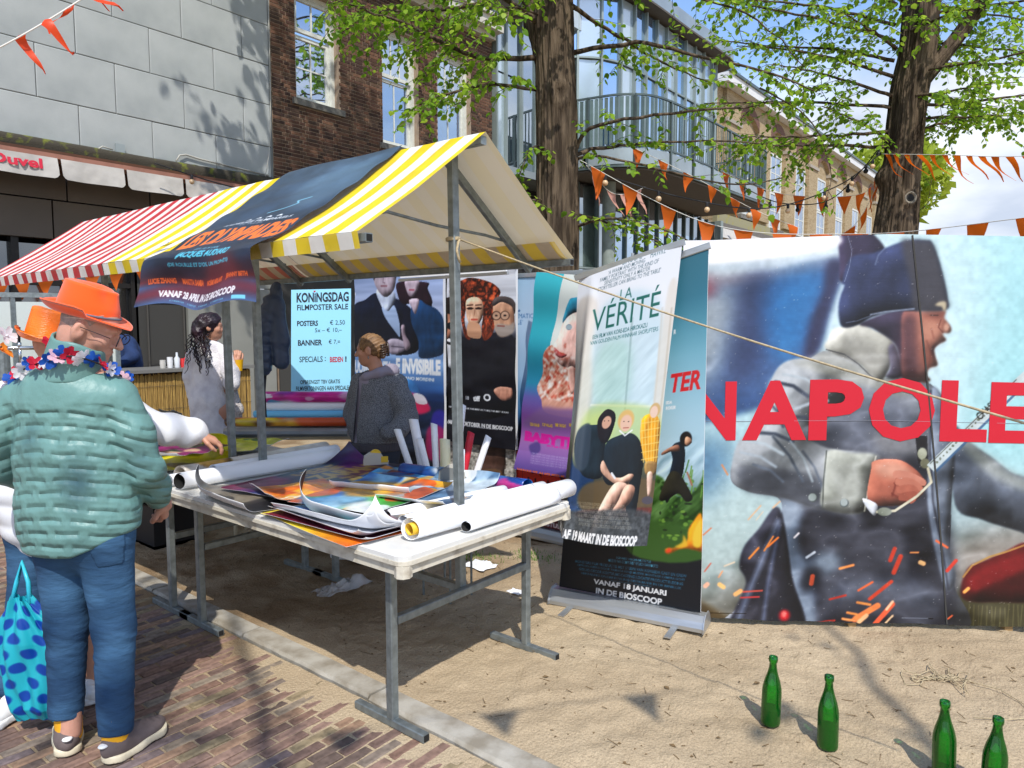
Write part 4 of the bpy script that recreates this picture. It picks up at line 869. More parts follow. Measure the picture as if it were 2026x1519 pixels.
c.poly([(.246,.522),(.383,.552),(.475,.551),(.521,.621),(.545,1.023),(.279,1.033),(.241,.92),(.214,.813),(.25,.692),(.369,.705)],'32343e',.95,.01)
c.poly([(.206,.68),(.25,.692),(.243,.785),(.275,.892),(.284,1.029),(.251,1.03),(.223,.88)],'8fa0b3',.7,.008)
c.poly([(.254,.839),(.303,.81),(.333,.836),(.295,.878)],'93a6b5',.6,.01)
c.poly([(.296,.904),(.393,.874),(.481,.872),(.522,.91),(.514,.977),(.415,.927),(.336,.943)],'6b7280',.6,.014)
c.poly([(.255,.865),(.294,.857),(.281,.905),(.256,.919)],'15161f',.8,.008)
c.poly([(.204,.696),(.162,.754),(.133,.804),(.127,.856),(.14,.903),(.113,1.036),(.259,1.03),(.233,.879)],'2c2d38',1,.002)
c.line([(.202,.733),(.155,.895),(.118,1.035)],.0090,'7f8ba2',.8,.01)
c.line([(.205,.746),(.186,.894),(.176,1.033)],.0060,'6d7893',.8,.008)
c.poly([(.34,.404),(.427,.416),(.487,.493),(.485,.551),(.383,.552),(.295,.534),(.255,.496),(.303,.456)],'5a5f6b',.85,.012)
c.poly([(.386,.494),(.469,.506),(.489,.55),(.403,.552)],'83807c',.5,.01)
c.poly([(.176,.377),(.202,.318),(.26,.31),(.312,.351),(.33,.404),(.293,.463),(.243,.493),(.295,.538),(.395,.555),(.387,.591),(.373,.703),(.29,.701),(.21,.669),(.135,.65),(.106,.613),(.111,.543),(.129,.505),(.172,.464)],'8b8f92',1,.001)
c.poly([(.119,.589),(.208,.594),(.288,.626),(.29,.699),(.21,.669),(.135,.65)],'4b4f58',.8,.008)
c.line([(.128,.517),(.171,.528),(.208,.555)],.0060,'b9c6cd',.95,.003)
c.line([(.123,.55),(.162,.561),(.194,.588)],.0050,'aeb9c2',.95,.003)
c.line([(.147,.497),(.191,.502),(.226,.522)],.0070,'4e5765',.95,.003)
c.line([(.175,.419),(.194,.443),(.206,.483)],.0060,'55606e',.95,.003)
c.line([(.188,.367),(.224,.378),(.253,.405)],.0070,'454d5c',.95,.003)
c.line([(.203,.347),(.246,.359),(.281,.385)],.0050,'b4bfc6',.95,.003)
c.line([(.205,.457),(.248,.459),(.284,.476)],.0070,'3f4653',.95,.003)
c.line([(.229,.437),(.264,.42),(.292,.417)],.0060,'a6b0b8',.95,.003)
c.line([(.187,.509),(.221,.56),(.249,.626)],.0050,'5b6470',.95,.003)
c.line([(.222,.522),(.249,.566),(.268,.626)],.0040,'aab5bb',.95,.003)
c.line([(.247,.548),(.271,.589),(.289,.645)],.0040,'5b6470',.95,.003)
c.line([(.149,.582),(.183,.597),(.209,.627)],.0050,'6b7480',.95,.003)
c.poly([(.296,.547),(.345,.553),(.391,.561),(.381,.624),(.373,.703),(.29,.694),(.291,.619)],'95988f',1,.001)
c.line([(.294,.547),(.29,.626),(.29,.697)],.0030,'4e534f',.8,.0)
c.line([(.391,.561),(.381,.624),(.373,.703)],.0030,'c9c8ba',.8,.0)
c.ell(.27,.669,.0090,.0120,'4d5453',1,.1,0)
c.ell(.269,.668,.0080,.0100,'8f9996',1,.1,0)
c.ell(.333,.683,.0090,.0110,'4d5453',1,.1,0)
c.ell(.332,.681,.0070,.0100,'8f9996',1,.1,0)
c.poly([(.287,.289),(.25,.31),(.221,.32),(.28,.347),(.359,.378),(.436,.403),(.464,.378),(.435,.355),(.392,.359),(.338,.315)],'a3a49c',.85,.006)
c.poly([(.308,.23),(.35,.222),(.374,.236),(.415,.269),(.411,.332),(.39,.368),(.35,.324),(.286,.286),(.289,.258),(.298,.234)],'aeada2',1,.001)
c.poly([(.315,.258),(.345,.25),(.391,.297),(.395,.344),(.361,.313),(.322,.285)],'8b8a84',.6,.01)
c.line([(.286,.286),(.322,.299),(.35,.324),(.372,.352),(.39,.368)],.0020,'3c3c40',.9,.0)
c.poly([(.35,.222),(.414,.191),(.461,.191),(.475,.355),(.434,.356),(.428,.304),(.415,.269),(.375,.235)],'3b3546',1,.002)
c.poly([(.406,.285),(.416,.273),(.427,.301),(.434,.354),(.404,.358),(.411,.332)],'54515d',1,.001)
c.poly([(.431,.195),(.461,.189),(.509,.186),(.51,.205),(.517,.217),(.524,.232),(.521,.243),(.508,.244),(.51,.252),(.515,.262),(.502,.271),(.493,.285),(.496,.304),(.501,.325),(.486,.332),(.482,.351),(.489,.363),(.476,.368),(.437,.356),(.431,.273)],'a06c5b',1,.001)
c.poly([(.429,.195),(.455,.191),(.46,.257),(.466,.351),(.437,.356),(.426,.281)],'4b3540',.85,.012)
c.poly([(.472,.195),(.503,.189),(.506,.205),(.491,.215),(.473,.211)],'6f4238',.8,.005)
c.poly([(.467,.211),(.5,.215),(.506,.242),(.493,.269),(.472,.257)],'c38c77',.8,.01)
c.ell(.515,.23,.0050,.0100,'d9a791',.8,.5,0)
c.line([(.504,.211),(.5,.23),(.509,.243)],.0020,'6b3c32',.8,.0)
c.poly([(.515,.262),(.502,.271),(.493,.285),(.497,.314),(.492,.304),(.487,.289),(.496,.273)],'2b1517',1,.001)
c.poly([(.47,.281),(.486,.293),(.493,.32),(.483,.332),(.473,.324)],'885547',.8,.008)
c.line([(.484,.2),(.498,.2)],.0020,'3a2420',.9,.0)
c.line([(.479,.265),(.488,.293),(.486,.328)],.0030,'6d3f35',.6,.003)
c.line([(.487,.234),(.492,.257)],.0020,'7c4a3e',.6,.003)
c.poly([(.302,.001),(.325,-.001),(.36,-.004),(.379,.014),(.391,.039),(.377,.064),(.355,.09),(.311,.117),(.305,.059)],'453d55',1,.001)
c.poly([(.311,.117),(.327,.056),(.368,.046),(.391,.035),(.423,.019),(.446,.014),(.469,.015),(.48,.019),(.494,.061),(.506,.111),(.514,.157),(.513,.184),(.463,.188),(.414,.192),(.373,.205),(.35,.222),(.328,.231),(.315,.228),(.309,.211),(.306,.179),(.309,.152),(.316,.125)],'333a54',1,.001)
c.poly([(.423,.019),(.446,.014),(.469,.015),(.48,.019),(.494,.061),(.514,.157),(.513,.184),(.455,.188),(.443,.118)],'4c4a4f',.9,.006)
c.line([(.37,.2),(.396,.194),(.452,.185)],.0030,'a9b4c6',.8,.002)
c.line([(.32,.002),(.329,.04),(.325,.079),(.317,.115)],.0010,'a9b4c6',.7,.0)
c.line([(.391,.037),(.38,.052),(.375,.075)],.0020,'8794ad',.7,.002)
c.line([(.323,.219),(.344,.215),(.37,.203)],.0020,'7c879c',.6,.0)
c.poly([(.491,.175),(.501,.166),(.512,.167),(.512,.187),(.507,.187),(.504,.178)],'b8ab90',1,.001)
c.poly([(.535,.482),(.569,.517),(.619,.561),(.663,.599),(.749,.63),(.756,.785),(.679,.748),(.601,.717),(.547,.679)],'545b66',1,.002)
c.poly([(.555,.504),(.619,.561),(.663,.599),(.749,.636),(.751,.668),(.635,.619),(.566,.549)],'a5aaa2',.7,.008)
c.poly([(.491,.39),(.513,.403),(.541,.517),(.54,.673),(.538,.778),(.555,.869),(.541,.907),(.516,.818),(.494,.674),(.494,.544)],'6d7683',1,.002)
c.line([(.491,.39),(.495,.544),(.505,.674),(.528,.804),(.543,.903)],.0040,'2c2f3a',.8,.002)
c.poly([(.465,.506),(.488,.505),(.492,.576),(.473,.577)],'1d1d22',1,0,False)
c.poly([(.377,.663),(.383,.591),(.386,.574),(.413,.567),(.442,.571),(.47,.594),(.488,.624),(.485,.654),(.46,.681),(.417,.689),(.392,.686)],'b06a57')
c.poly([(.389,.582),(.432,.573),(.462,.603),(.434,.616),(.4,.61)],'dca792',.7,.008)
c.line([(.431,.603),(.46,.62),(.487,.628)],.0030,'6d3028',.8,.002)
c.line([(.429,.629),(.456,.646),(.482,.654)],.0030,'6d3028',.8,.002)
c.line([(.425,.656),(.443,.671),(.46,.678)],.0030,'6d3028',.8,.002)
c.line([(.434,.61),(.43,.64),(.426,.662)],.0030,'6d3028',.8,.002)
c.poly([(.429,.597),(.457,.599),(.488,.619),(.485,.634),(.455,.62),(.428,.614)],'c98572')
c.poly([(.434,.616),(.462,.616),(.483,.636),(.478,.649),(.456,.638),(.432,.633)],'c07a66')
c.poly([(.438,.636),(.466,.633),(.478,.653),(.47,.665),(.456,.656),(.435,.653)],'b06a57')
c.poly([(.443,.655),(.471,.649),(.472,.67),(.463,.681),(.457,.675),(.439,.672)],'9c5a49')
c.poly([(.369,.67),(.397,.686),(.393,.715),(.376,.692)],'dfe4ea')
c.line([(.398,.705),(.432,.701),(.474,.661),(.5,.624),(.491,.583),(.478,.56)],.0050,'d0c9ae',1,.0)
c.ell(.412,.704,.0140,.0110,'8e9488',1,.1,0)
c.ell(.48,.551,.0090,.0150,'a5a893',1,.1,0)
c.ell(.486,.576,.0090,.0130,'7b7a66',1,.1,0)
c.poly([(.49,.58),(.652,.353),(.835,.115),(.845,.134),(.663,.386),(.506,.598)],'c9d6d6',1,0,False)
c.line([(.508,.595),(.657,.386),(.845,.134)],.0050,'46688a',.9,.0)
c.line([(.496,.576),(.652,.357)],.0020,'5c625c',.9,.0)
c.text('CHASSEURS-A-',.588,.443,.682,.463,'20221f',.9,.03,0,.8)
c.ell(.509,.572,.0030,.0030,'6b705f',.8,.1,0)
c.ell(.515,.563,.0020,.0040,'6b705f',.8,.1,0)
c.ell(.521,.555,.0020,.0030,'6b705f',.8,.1,0)
c.ell(.527,.546,.0020,.0030,'6b705f',.8,.1,0)
c.ell(.533,.538,.0020,.0030,'6b705f',.8,.1,0)
c.ell(.538,.529,.0030,.0030,'6b705f',.8,.1,0)
c.ell(.544,.521,.0020,.0030,'6b705f',.8,.1,0)
c.ell(.55,.512,.0020,.0030,'6b705f',.8,.1,0)
c.ell(.556,.503,.0020,.0040,'6b705f',.8,.1,0)
c.ell(.561,.495,.0030,.0030,'6b705f',.8,.1,0)
c.ell(.567,.486,.0020,.0030,'6b705f',.8,.1,0)
c.ell(.573,.478,.0020,.0030,'6b705f',.8,.1,0)
c.ell(.579,.469,.0020,.0030,'6b705f',.8,.1,0)
c.ell(.584,.461,.0030,.0030,'6b705f',.8,.1,0)
lm = c.a.mean(-1); mk = c.blur((np.abs(c.a[...,0] - c.a[...,2]) < .14) * (lm > .2) * (lm < .68) * (c.y > .3) * (c.x > .03) * (c.x < .66) * 1.,.004); rf = 1 - 2 * np.abs(fbm(c.x * 9 - c.y * 5,c.x * 5 + c.y * 13,3,21) - .5) * 2; c.a = np.clip(c.a + ((rf - .45) * .18 * mk)[...,None] * [1,1,1.03],0,1)
c.line([(.086,.583),(.098,.609)],.0030,'e08a50',1,.001)
c.line([(.142,.728),(.166,.691)],.0030,'e9b890',1,.001)
c.line([(.158,.729),(.171,.707)],.0020,'e9d0b0',1,.001)
c.line([(.191,.696),(.204,.68)],.0030,'e9b890',1,.001)
c.line([(.176,.811),(.193,.773)],.0030,'f08a3c',1,.001)
c.line([(.183,.8),(.203,.776)],.0040,'ef7c30',1,.001)
c.line([(.146,.832),(.164,.804)],.0040,'f08a3c',1,.001)
c.line([(.085,.884),(.092,.868)],.0030,'f5a070',1,.001)
c.line([(.096,.854),(.116,.843)],.0030,'e9d0b0',1,.001)
c.line([(.087,.904),(.095,.911)],.0090,'ffc07a',1,.001)
c.line([(.12,.93),(.13,.921)],.0090,'ffb070',1,.001)
c.line([(.058,.909),(.062,.904)],.0090,'ffb89a',1,.001)
c.line([(.236,.775),(.244,.764)],.0040,'e9e0e0',1,.001)
c.line([(.262,.828),(.277,.814)],.0050,'e6eef2',1,.001)
c.line([(.329,.856),(.355,.846)],.0050,'ff9a58',1,.001)
c.line([(.273,.898),(.275,.878)],.0090,'d65a38',1,.001)
c.line([(.427,.831),(.435,.8)],.0080,'c4402c',1,.001)
c.line([(.435,.863),(.447,.82)],.0090,'d0452e',1,.001)
c.line([(.466,.809),(.481,.808)],.0030,'ff9a58',1,.001)
c.line([(.486,.834),(.492,.837)],.0090,'ffbe80',1,.001)
c.line([(.367,.913),(.394,.89)],.0040,'ff7040',1,.001)
c.line([(.39,.935),(.431,.887)],.0070,'d84a30',1,.001)
c.line([(.311,.939),(.342,.927)],.0040,'e0402f',1,.001)
c.line([(.362,.99),(.406,.952)],.0120,'ff8a50',1,.001)
c.line([(.37,.996),(.385,.979)],.0080,'ffc08a',1,.001)
c.line([(.402,1.002),(.435,.947)],.0100,'ff6a44',1,.001)
c.line([(.424,.961),(.435,.94)],.0050,'ffc9a0',1,.001)
c.line([(.347,.973),(.365,.977)],.0050,'ff9850',1,.001)
c.line([(.366,.945),(.391,.95)],.0050,'ff9850',1,.001)
c.line([(.338,.989),(.356,.991)],.0050,'ffa060',1,.001)
c.line([(.422,1.001),(.436,.978)],.0040,'ffd0a0',1,.001)
c.line([(.537,.793),(.515,.776)],.0040,'ff7040',1,.001)
c.line([(.539,.854),(.555,.827)],.0070,'e04838',1,.001)
c.line([(.575,.909),(.582,.9)],.0070,'ffb060',1,.001)
c.line([(.544,.983),(.553,.973)],.0030,'ff7040',1,.001)
c.line([(.258,1.008),(.322,.995)],.0030,'e0402f',1,.001)
c.line([(.131,.939),(.168,.936)],.0030,'d84040',1,.001)
c.line([(.136,.923),(.174,.919)],.0030,'e05a48',1,.001)
c.line([(.052,.77),(.067,.752)],.0030,'e0805a',1,.001)
c.line([(.056,.869),(.068,.847)],.0030,'c86858',1,.001)
c.ell(.221,.984,.0100,.0130,'e0202c',1,.5,0)
c.ell(.22,.981,.0050,.0070,'ff8a80',.9,.5,0)
c.noise(90,.07,9,oct=2)
wn = fbm(c.x * 260,c.y * 260,2,33); c.blend(np.clip((wn - .86) * 16,0,1),'e8e4e0',.4)
c.poly([(-.029,-.003),(.271,-.01),(.274,.037),(-.028,.063)],'ffffff',.95,.004)
NAP_LETTERS = [('N',.013,.364,.111,.518),('A',.124,.363,.252,.518),('P',.256,.362,.363,.519),('O',.373,.359,.5,.521),('L',.511,.362,.601,.518),('E',.605,.364,.69,.519),('O',.701,.361,.83,.521),('N',.84,.362,.948,.522)]
def wallp(off=0.):
    def fn(u, v):
        U = -.13 + u * 2.58; Z = 2.04 - v * 2.01; Z = Z + .025 * np.clip(1 - np.abs(U - .9) / .9, 0, 1) * (1 - v) - .006 * (fbm(U * 30, U * 0, 3, 3) - .5) * (v > .995)
        Z = np.where(v > .985, Z + .016 * (fbm(U * 5, U * 0 + 3, 3, 8) - .5), Z)
        O = .004 * np.sin(U * 5 + v * 2) + off
        return np.stack([W0[0] + WE[0] * U + WN[0] * O, W0[1] + WE[1] * U + WN[1] * O, Z], -1)
    return fn
# two boards meeting at a slanting seam
us = [(0, .002), (0, 1)]
P_print = print_surface('print', c, wallp(0.), m_print, wall_film)
for u0, u1 in ((0, .49), (.49, 1)):
    q = wallp(-.004); uu, vv = np.meshgrid(np.linspace(u0, u1, 30), np.linspace(0, 1, 12)); o = mesh_obj('board', q(uu, vv).reshape(-1, 3), grid_faces(30, 12), m_white, wall_film); so = o.modifiers.new('thick', 'SOLIDIFY'); so.thickness = .012; so.offset = -1 if (Vector(o.data.polygons[0].normal).dot(Vector(WN)) > 0) else 1
sm = MB(); sv = [wallp(.0025)(np.array(.4425 + .101 * t + .004 * math.sin(t * 3.1)), np.array(t)) for t in np.linspace(.002, .998, 14)]
for p, q in zip(sv[:-1], sv[1:]): sm.beam(p, q, .008, .0015, up=WN)
sm.build('seam', m_joint, wall_film)
b = MB(); hv = [wallp(.0015)(np.array(u_), np.array(.468)) for u_ in np.linspace(0, 1, 9)]
for p, q in zip(hv[:-1], hv[1:]): b.beam(p, q, .0012, .003, up=WN)
b.build('fold_line', mat('fold', '8b8f98', .6), wall_film)
def nap_letter(ch, x0, y0, x1, y1):
    tv, tf = text_shape(ch, .035); lo = tv.min(0); hi = tv.max(0); q = (tv - lo) / (hi - lo); pts = wallp(.0028)(x0 + q[:, 0] * (x1 - x0), y1 - q[:, 1] * (y1 - y0)); mesh_obj('letter', pts, tf, m_red, wall_film)
for L_ in NAP_LETTERS: nap_letter(*L_)
b = MB()   # timber frame behind the boards
for U in (0, .8, 1.6, 2.3):
    p = W0 + WE * U - WN * .045; b.beam((p[0], p[1], 0), (p[0], p[1], 1.98), .04, .05, up=WN); p2 = W0 + WE * U - WN * .9; b.beam((p[0], p[1], 1.5), (p2[0], p2[1], .02), .04, .04)
p, q = W0 - WN * .045, W0 + WE * 2.4 - WN * .045
b.build('frame', mat('pine', 'a98a5c', .8, var=.3), wall_film)
# roll-up banner (mostly covered)
def rollup(name_label, P0, P1, ZB, ZT, cv, lean=0., base=True, mname=m_vinyl, wav=.004, seed=1, bar=True, group=None, tl=None):
    P0 = Vector((*P0, 0)); P1 = Vector((*P1, 0)); d = (P1 - P0).normalized(); nr_ = Vector((d.y, -d.x, 0)); nr_ = nr_ if nr_.dot(CAM - P0) > 0 else -nr_
    t = thing('roll_up_banner', name_label, 'banner', (P0 + P1) / 2, group)
    if base:
        b = MB(); h = .085; bw = .075; prof = [(-bw, 0.01), (bw, 0.01), (bw, .03), (bw * .8, h * .7), (bw * .4, h), (-bw * .4, h), (-bw * .8, h * .7), (-bw, .03)]; a_ = P0 - d * .03; c_ = P1 + d * .03; n = len(prof)
        b.add([a_ + nr_ * x + UP * z for x, z in prof] + [c_ + nr_ * x + UP * z for x, z in prof], [(i, (i + 1) % n, n + (i + 1) % n, n + i) for i in range(n)] + [tuple(range(n))[::-1], tuple(range(n, 2 * n))]); b.build('base', m_alu, t)
        for s_, pp in ((-1, a_), (1, c_)):
            q = MB(); o = d * .006 * s_; q.add([pp + nr_ * x * 1.12 + UP * (z * 1.15 - .003) for x, z in prof] + [pp + o + nr_ * x * 1.12 + UP * (z * 1.15 - .003) for x, z in prof], [(i, (i + 1) % n, n + (i + 1) % n, n + i) for i in range(n)] + [tuple(range(n))[::-1], tuple(range(n, 2 * n))]); q.build('end_cap', m_alu, t)
        for f in (.12, .85):
            q = MB(); pp = P0.lerp(P1, f); q.beam(pp - nr_ * .12 + UP * .007, pp + nr_ * .20 + UP * .007, .035, .006); q.build('foot', m_alu, t)
        b = MB(); pm_ = (P0 + P1) / 2 - nr_ * .03; b.tube([pm_ + UP * .05, pm_ - nr_ * lean + UP * (ZT - .01)], .008, 8); b.build('support_pole', m_alu, t)
    if bar: b = MB(); b.beam((Vector(tl) if tl else P0 + UP * ZT) - d * .008 - nr_ * lean + UP * .006, P1 + d * .008 - nr_ * lean + UP * (ZT + .006), .018, .034, bev=.004); b.build('top_bar', m_alu, t)
    TL_ = np.array(tl) if tl else np.array([P0.x, P0.y, ZT])
    def fn(u, v):
        o = wav * np.sin(v * 23 + u * 2 + seed) * .5 + wav * (fbm(u * 3, v * 9, 2, seed) - .5) * 2; k = (1 - v) * -lean + o
        Lx = TL_[0] + (P0.x - TL_[0]) * v; Ly = TL_[1] + (P0.y - TL_[1]) * v; Lz = TL_[2] + (ZB - TL_[2]) * v; return np.stack([Lx + (P1.x - Lx) * u + nr_.x * k, Ly + (P1.y - Ly) * u + nr_.y * k, Lz + (ZT + (ZB - ZT) * v - Lz) * u], -1)
    o = print_surface('print', cv, fn, mname, t)
    b = MB(); a_, c_ = P0 - nr_ * (.004 + wav * 2.2), P1 - nr_ * (.004 + wav * 2.2); b.add([a_ + UP * ZB, c_ + UP * ZB, c_ - nr_ * (lean) + UP * (ZT - .002), Vector(TL_) - nr_ * .01], [(0, 1, 2, 3)]); b.build('backing', m_white, t)
    return t
c = Canvas(205, 500)
c.vgrad([(0,'3c7686'),(.12,'3f7d90'),(.28,'7fb4c8'),(.45,'a9d0e2'),(.6,'bcdcec'),(.74,'2c4a24'),(.775,'10151f'),(1,'0d1420')])
c.poly([(.682,.492),(1.077,.483),(1.087,.806),(.72,.829)],'29451f',.0,.02)
c.poly([(.549,.607),(.696,.617),(.769,.653),(.854,.681),(.947,.655),(1.051,.591),(1.06,.831),(.513,.856),(.446,.679)],'3f6429',1,.006)
c.folds(np.clip((c.y - .50) * 14,0,1) * np.clip((.76 - c.y) * 40,0,1) * np.clip((c.x - .3) * 5,0,1),22,.8,.7,3)
c.ell(.979,.754,.0110,.0030,'d08a3a',.85,.3,0)
c.ell(.745,.774,.0160,.0030,'1d3116',.85,.3,0)
c.ell(1.016,.787,.0060,.0020,'2c4a1e',.85,.3,0)
c.ell(.775,.716,.0120,.0060,'49702c',.85,.3,0)
c.ell(.766,.631,.0120,.0040,'5f8a35',.85,.3,0)
c.ell(.908,.752,.0160,.0060,'49702c',.85,.3,0)
c.ell(.964,.765,.0120,.0040,'5f8a35',.85,.3,0)
c.ell(.798,.641,.0150,.0030,'49702c',.85,.3,0)
c.ell(.779,.794,.0080,.0060,'5f8a35',.85,.3,0)
c.ell(.85,.684,.0080,.0060,'5f8a35',.85,.3,0)
c.ell(.887,.695,.0140,.0030,'1d3116',.85,.3,0)
c.ell(.849,.719,.0180,.0050,'49702c',.85,.3,0)
c.ell(.858,.737,.0150,.0030,'5f8a35',.85,.3,0)
c.ell(.785,.743,.0160,.0060,'2c4a1e',.85,.3,0)
c.ell(.732,.747,.0150,.0060,'7fa548',.85,.3,0)
c.ell(1.011,.618,.0150,.0040,'2c4a1e',.85,.3,0)
c.ell(.817,.704,.0120,.0050,'1d3116',.85,.3,0)
c.ell(.876,.764,.0180,.0040,'49702c',.85,.3,0)
c.ell(.757,.739,.0120,.0030,'1d3116',.85,.3,0)
c.ell(.926,.759,.0130,.0050,'1d3116',.85,.3,0)
c.ell(.998,.741,.0150,.0060,'7fa548',.85,.3,0)
c.ell(.752,.744,.0150,.0050,'2c4a1e',.85,.3,0)
c.ell(1.01,.642,.0060,.0070,'2c4a1e',.85,.3,0)
c.ell(1.006,.787,.0170,.0030,'49702c',.85,.3,0)
c.ell(.938,.769,.0090,.0060,'2c4a1e',.85,.3,0)
c.ell(.829,.787,.0180,.0030,'7fa548',.85,.3,0)
c.ell(.942,.653,.0090,.0050,'5f8a35',.85,.3,0)
c.ell(.916,.744,.0180,.0040,'5f8a35',.85,.3,0)
c.ell(.722,.636,.0150,.0040,'2c4a1e',.85,.3,0)
c.ell(.878,.679,.0170,.0040,'49702c',.85,.3,0)
c.ell(.874,.668,.0070,.0060,'2c4a1e',.85,.3,0)
c.ell(.685,.632,.0120,.0060,'2c4a1e',.85,.3,0)
c.ell(.711,.652,.0110,.0070,'1d3116',.85,.3,0)
c.ell(.889,.732,.0170,.0040,'49702c',.85,.3,0)
c.ell(.875,.724,.0170,.0060,'1d3116',.85,.3,0)
c.ell(.884,.754,.0160,.0060,'7fa548',.85,.3,0)
c.ell(.814,.797,.0190,.0060,'7fa548',.85,.3,0)
c.ell(.919,.632,.0140,.0060,'49702c',.85,.3,0)
c.ell(.91,.695,.0150,.0030,'1d3116',.85,.3,0)
c.ell(.762,.686,.0090,.0050,'49702c',.85,.3,0)
c.ell(.856,.777,.0070,.0040,'2c4a1e',.85,.3,0)
c.ell(.819,.657,.0090,.0060,'49702c',.85,.3,0)
c.ell(.904,.619,.0100,.0030,'5f8a35',.85,.3,0)
c.ell(.707,.746,.0090,.0040,'5f8a35',.85,.3,0)
c.ell(.834,.716,.0170,.0030,'2c4a1e',.85,.3,0)
c.ell(.786,.706,.0080,.0040,'5f8a35',.85,.3,0)
c.ell(.99,.69,.0130,.0050,'2c4a1e',.85,.3,0)
c.ell(.813,.695,.0120,.0040,'49702c',.85,.3,0)
c.ell(.875,.639,.0160,.0040,'49702c',.85,.3,0)
c.ell(.711,.691,.0090,.0060,'49702c',.85,.3,0)
c.ell(.86,.664,.0140,.0040,'1d3116',.85,.3,0)
c.ell(.776,.708,.0090,.0070,'2c4a1e',.85,.3,0)
c.ell(1.015,.626,.0150,.0050,'7fa548',.85,.3,0)
c.ell(.908,.779,.0120,.0050,'49702c',.85,.3,0)
c.ell(.995,.641,.0130,.0050,'1d3116',.85,.3,0)
c.ell(.731,.793,.0090,.0060,'5f8a35',.85,.3,0)
c.ell(1.016,.718,.0110,.0050,'49702c',.85,.3,0)
c.ell(.707,.725,.0070,.0050,'1d3116',.85,.3,0)
c.ell(.887,.653,.0150,.0060,'5f8a35',.85,.3,0)
c.ell(.777,.789,.0190,.0030,'7fa548',.85,.3,0)
c.ell(.8,.723,.0100,.0060,'1d3116',.85,.3,0)
c.ell(.863,.718,.0170,.0040,'7fa548',.85,.3,0)
c.ell(1.0,.648,.0180,.0040,'1d3116',.85,.3,0)
c.ell(.842,.669,.0190,.0050,'5f8a35',.85,.3,0)
c.ell(.858,.732,.0120,.0060,'5f8a35',.85,.3,0)
c.ell(.832,.668,.0170,.0040,'49702c',.85,.3,0)
c.ell(.713,.696,.0110,.0040,'7fa548',.85,.3,0)
c.ell(.722,.759,.0200,.0040,'49702c',.85,.3,0)
c.ell(.949,.787,.0150,.0060,'5f8a35',.85,.3,0)
c.ell(.92,.633,.0090,.0050,'7fa548',.85,.3,0)
c.line([(.831,.632),(.843,.598)],.0100,'4d7a30',.9,.0)
c.line([(.872,.606),(.894,.572)],.0100,'4d7a30',.9,.0)
c.line([(.833,.649),(.813,.614)],.0100,'6f9a45',.9,.0)
c.line([(.912,.634),(.921,.6)],.0100,'6f9a45',.9,.0)
c.line([(.913,.675),(.923,.642)],.0100,'6f9a45',.9,.0)
c.line([(.902,.622),(.914,.589)],.0100,'6f9a45',.9,.0)
c.line([(.89,.678),(.863,.644)],.0100,'4d7a30',.9,.0)
c.line([(.843,.645),(.864,.611)],.0090,'4d7a30',.9,.0)
c.line([(.987,.67),(1.004,.638)],.0090,'4d7a30',.9,.0)
c.line([(.994,.635),(.995,.602)],.0090,'6f9a45',.9,.0)
c.line([(1.033,.629),(1.047,.596)],.0090,'6f9a45',.9,.0)
c.line([(1.026,.611),(1.046,.578)],.0090,'4d7a30',.9,.0)
c.line([(1.007,.656),(1.011,.623)],.0090,'4d7a30',.9,.0)
c.line([(.981,.675),(.99,.643)],.0090,'6f9a45',.9,.0)
c.poly([(.79,.523),(.841,.521),(.866,.544),(.863,.586),(.849,.62),(.818,.647),(.772,.681),(.746,.694),(.729,.66),(.758,.611),(.778,.569),(.764,.54)],'182430')
c.poly([(.815,.527),(.759,.533),(.702,.547),(.705,.555),(.77,.545),(.826,.544)],'a87862')
c.ell(.869,.512,.0430,.0210,'1a1414',1,.1,0)
c.poly([(.869,.506),(.901,.511),(.911,.523),(.88,.53),(.861,.523)],'bf8d70')
c.poly([(.757,.61),(.822,.606),(.888,.645),(.926,.679),(.883,.689),(.827,.667),(.764,.682),(.709,.689),(.697,.674)],'2c2a1e')
c.line([(.885,.607),(.905,.627),(.919,.642)],.0130,'a87862',1,.0)
c.poly([(.988,.722),(.938,.744),(.906,.769),(.9,.797),(.866,.816),(.815,.824),(.752,.83),(.772,.843),(.841,.827),(.901,.822),(.952,.824),(1.009,.818)],'f48a1c',1,.003)
c.poly([(.989,.739),(.948,.761),(.933,.789),(.943,.814),(.992,.809)],'ffd24a',.95,.006)
c.poly([(.873,.784),(.866,.805),(.814,.822),(.901,.815)],'ffc23a',.9,.006)
c.poly([(.779,.825),(.753,.84),(.789,.836)],'ff4a2a',.9,.003)
c.text('TER',.743,.324,.963,.378,'d8232a',1,.035,.18,.0)
c.text('MONS',.341,.258,.722,.342,'d8232a',1,.035,.18,.0)
c.text('R',.753,.2,.771,.213,'eef6fa',1,.05)
c.text('EDA',.715,.4,.761,.409,'eef6fa',1,.05)
c.text('ROKER',.717,.415,.791,.425,'eef6fa',1,.05)
c.text('SCENARIO VAN SAKAMOTO YUJI',.41,.869,.657,.878,'4f93ad',1,.02)
c.text('MUZIEK VAN COMPONIST RYUICHI SAKAMOTO',.354,.879,.706,.889,'4f93ad',1,.02)
c.text('MONSTERS FILM PRODUCTIE MET STEUN VAN KOREEDA CAST EN CREW',.109,.897,.902,.906,'2f6a85',.95,.03)
c.text('GEPRODUCEERD DOOR YAMADA KENJI MUZIEK MONTAGE CAMERA LICHT',.125,.91,.891,.919,'2f6a85',.95,.03)
c.text('GELUID DECOR KOSTUUMS CASTING LOCATIE PRODUCTIELEIDING',.141,.922,.88,.931,'2f6a85',.95,.03)
c.text('VERTALING ONDERTITELING DISTRIBUTIE IN DE BENELUX',.157,.935,.869,.943,'2f6a85',.95,.03)
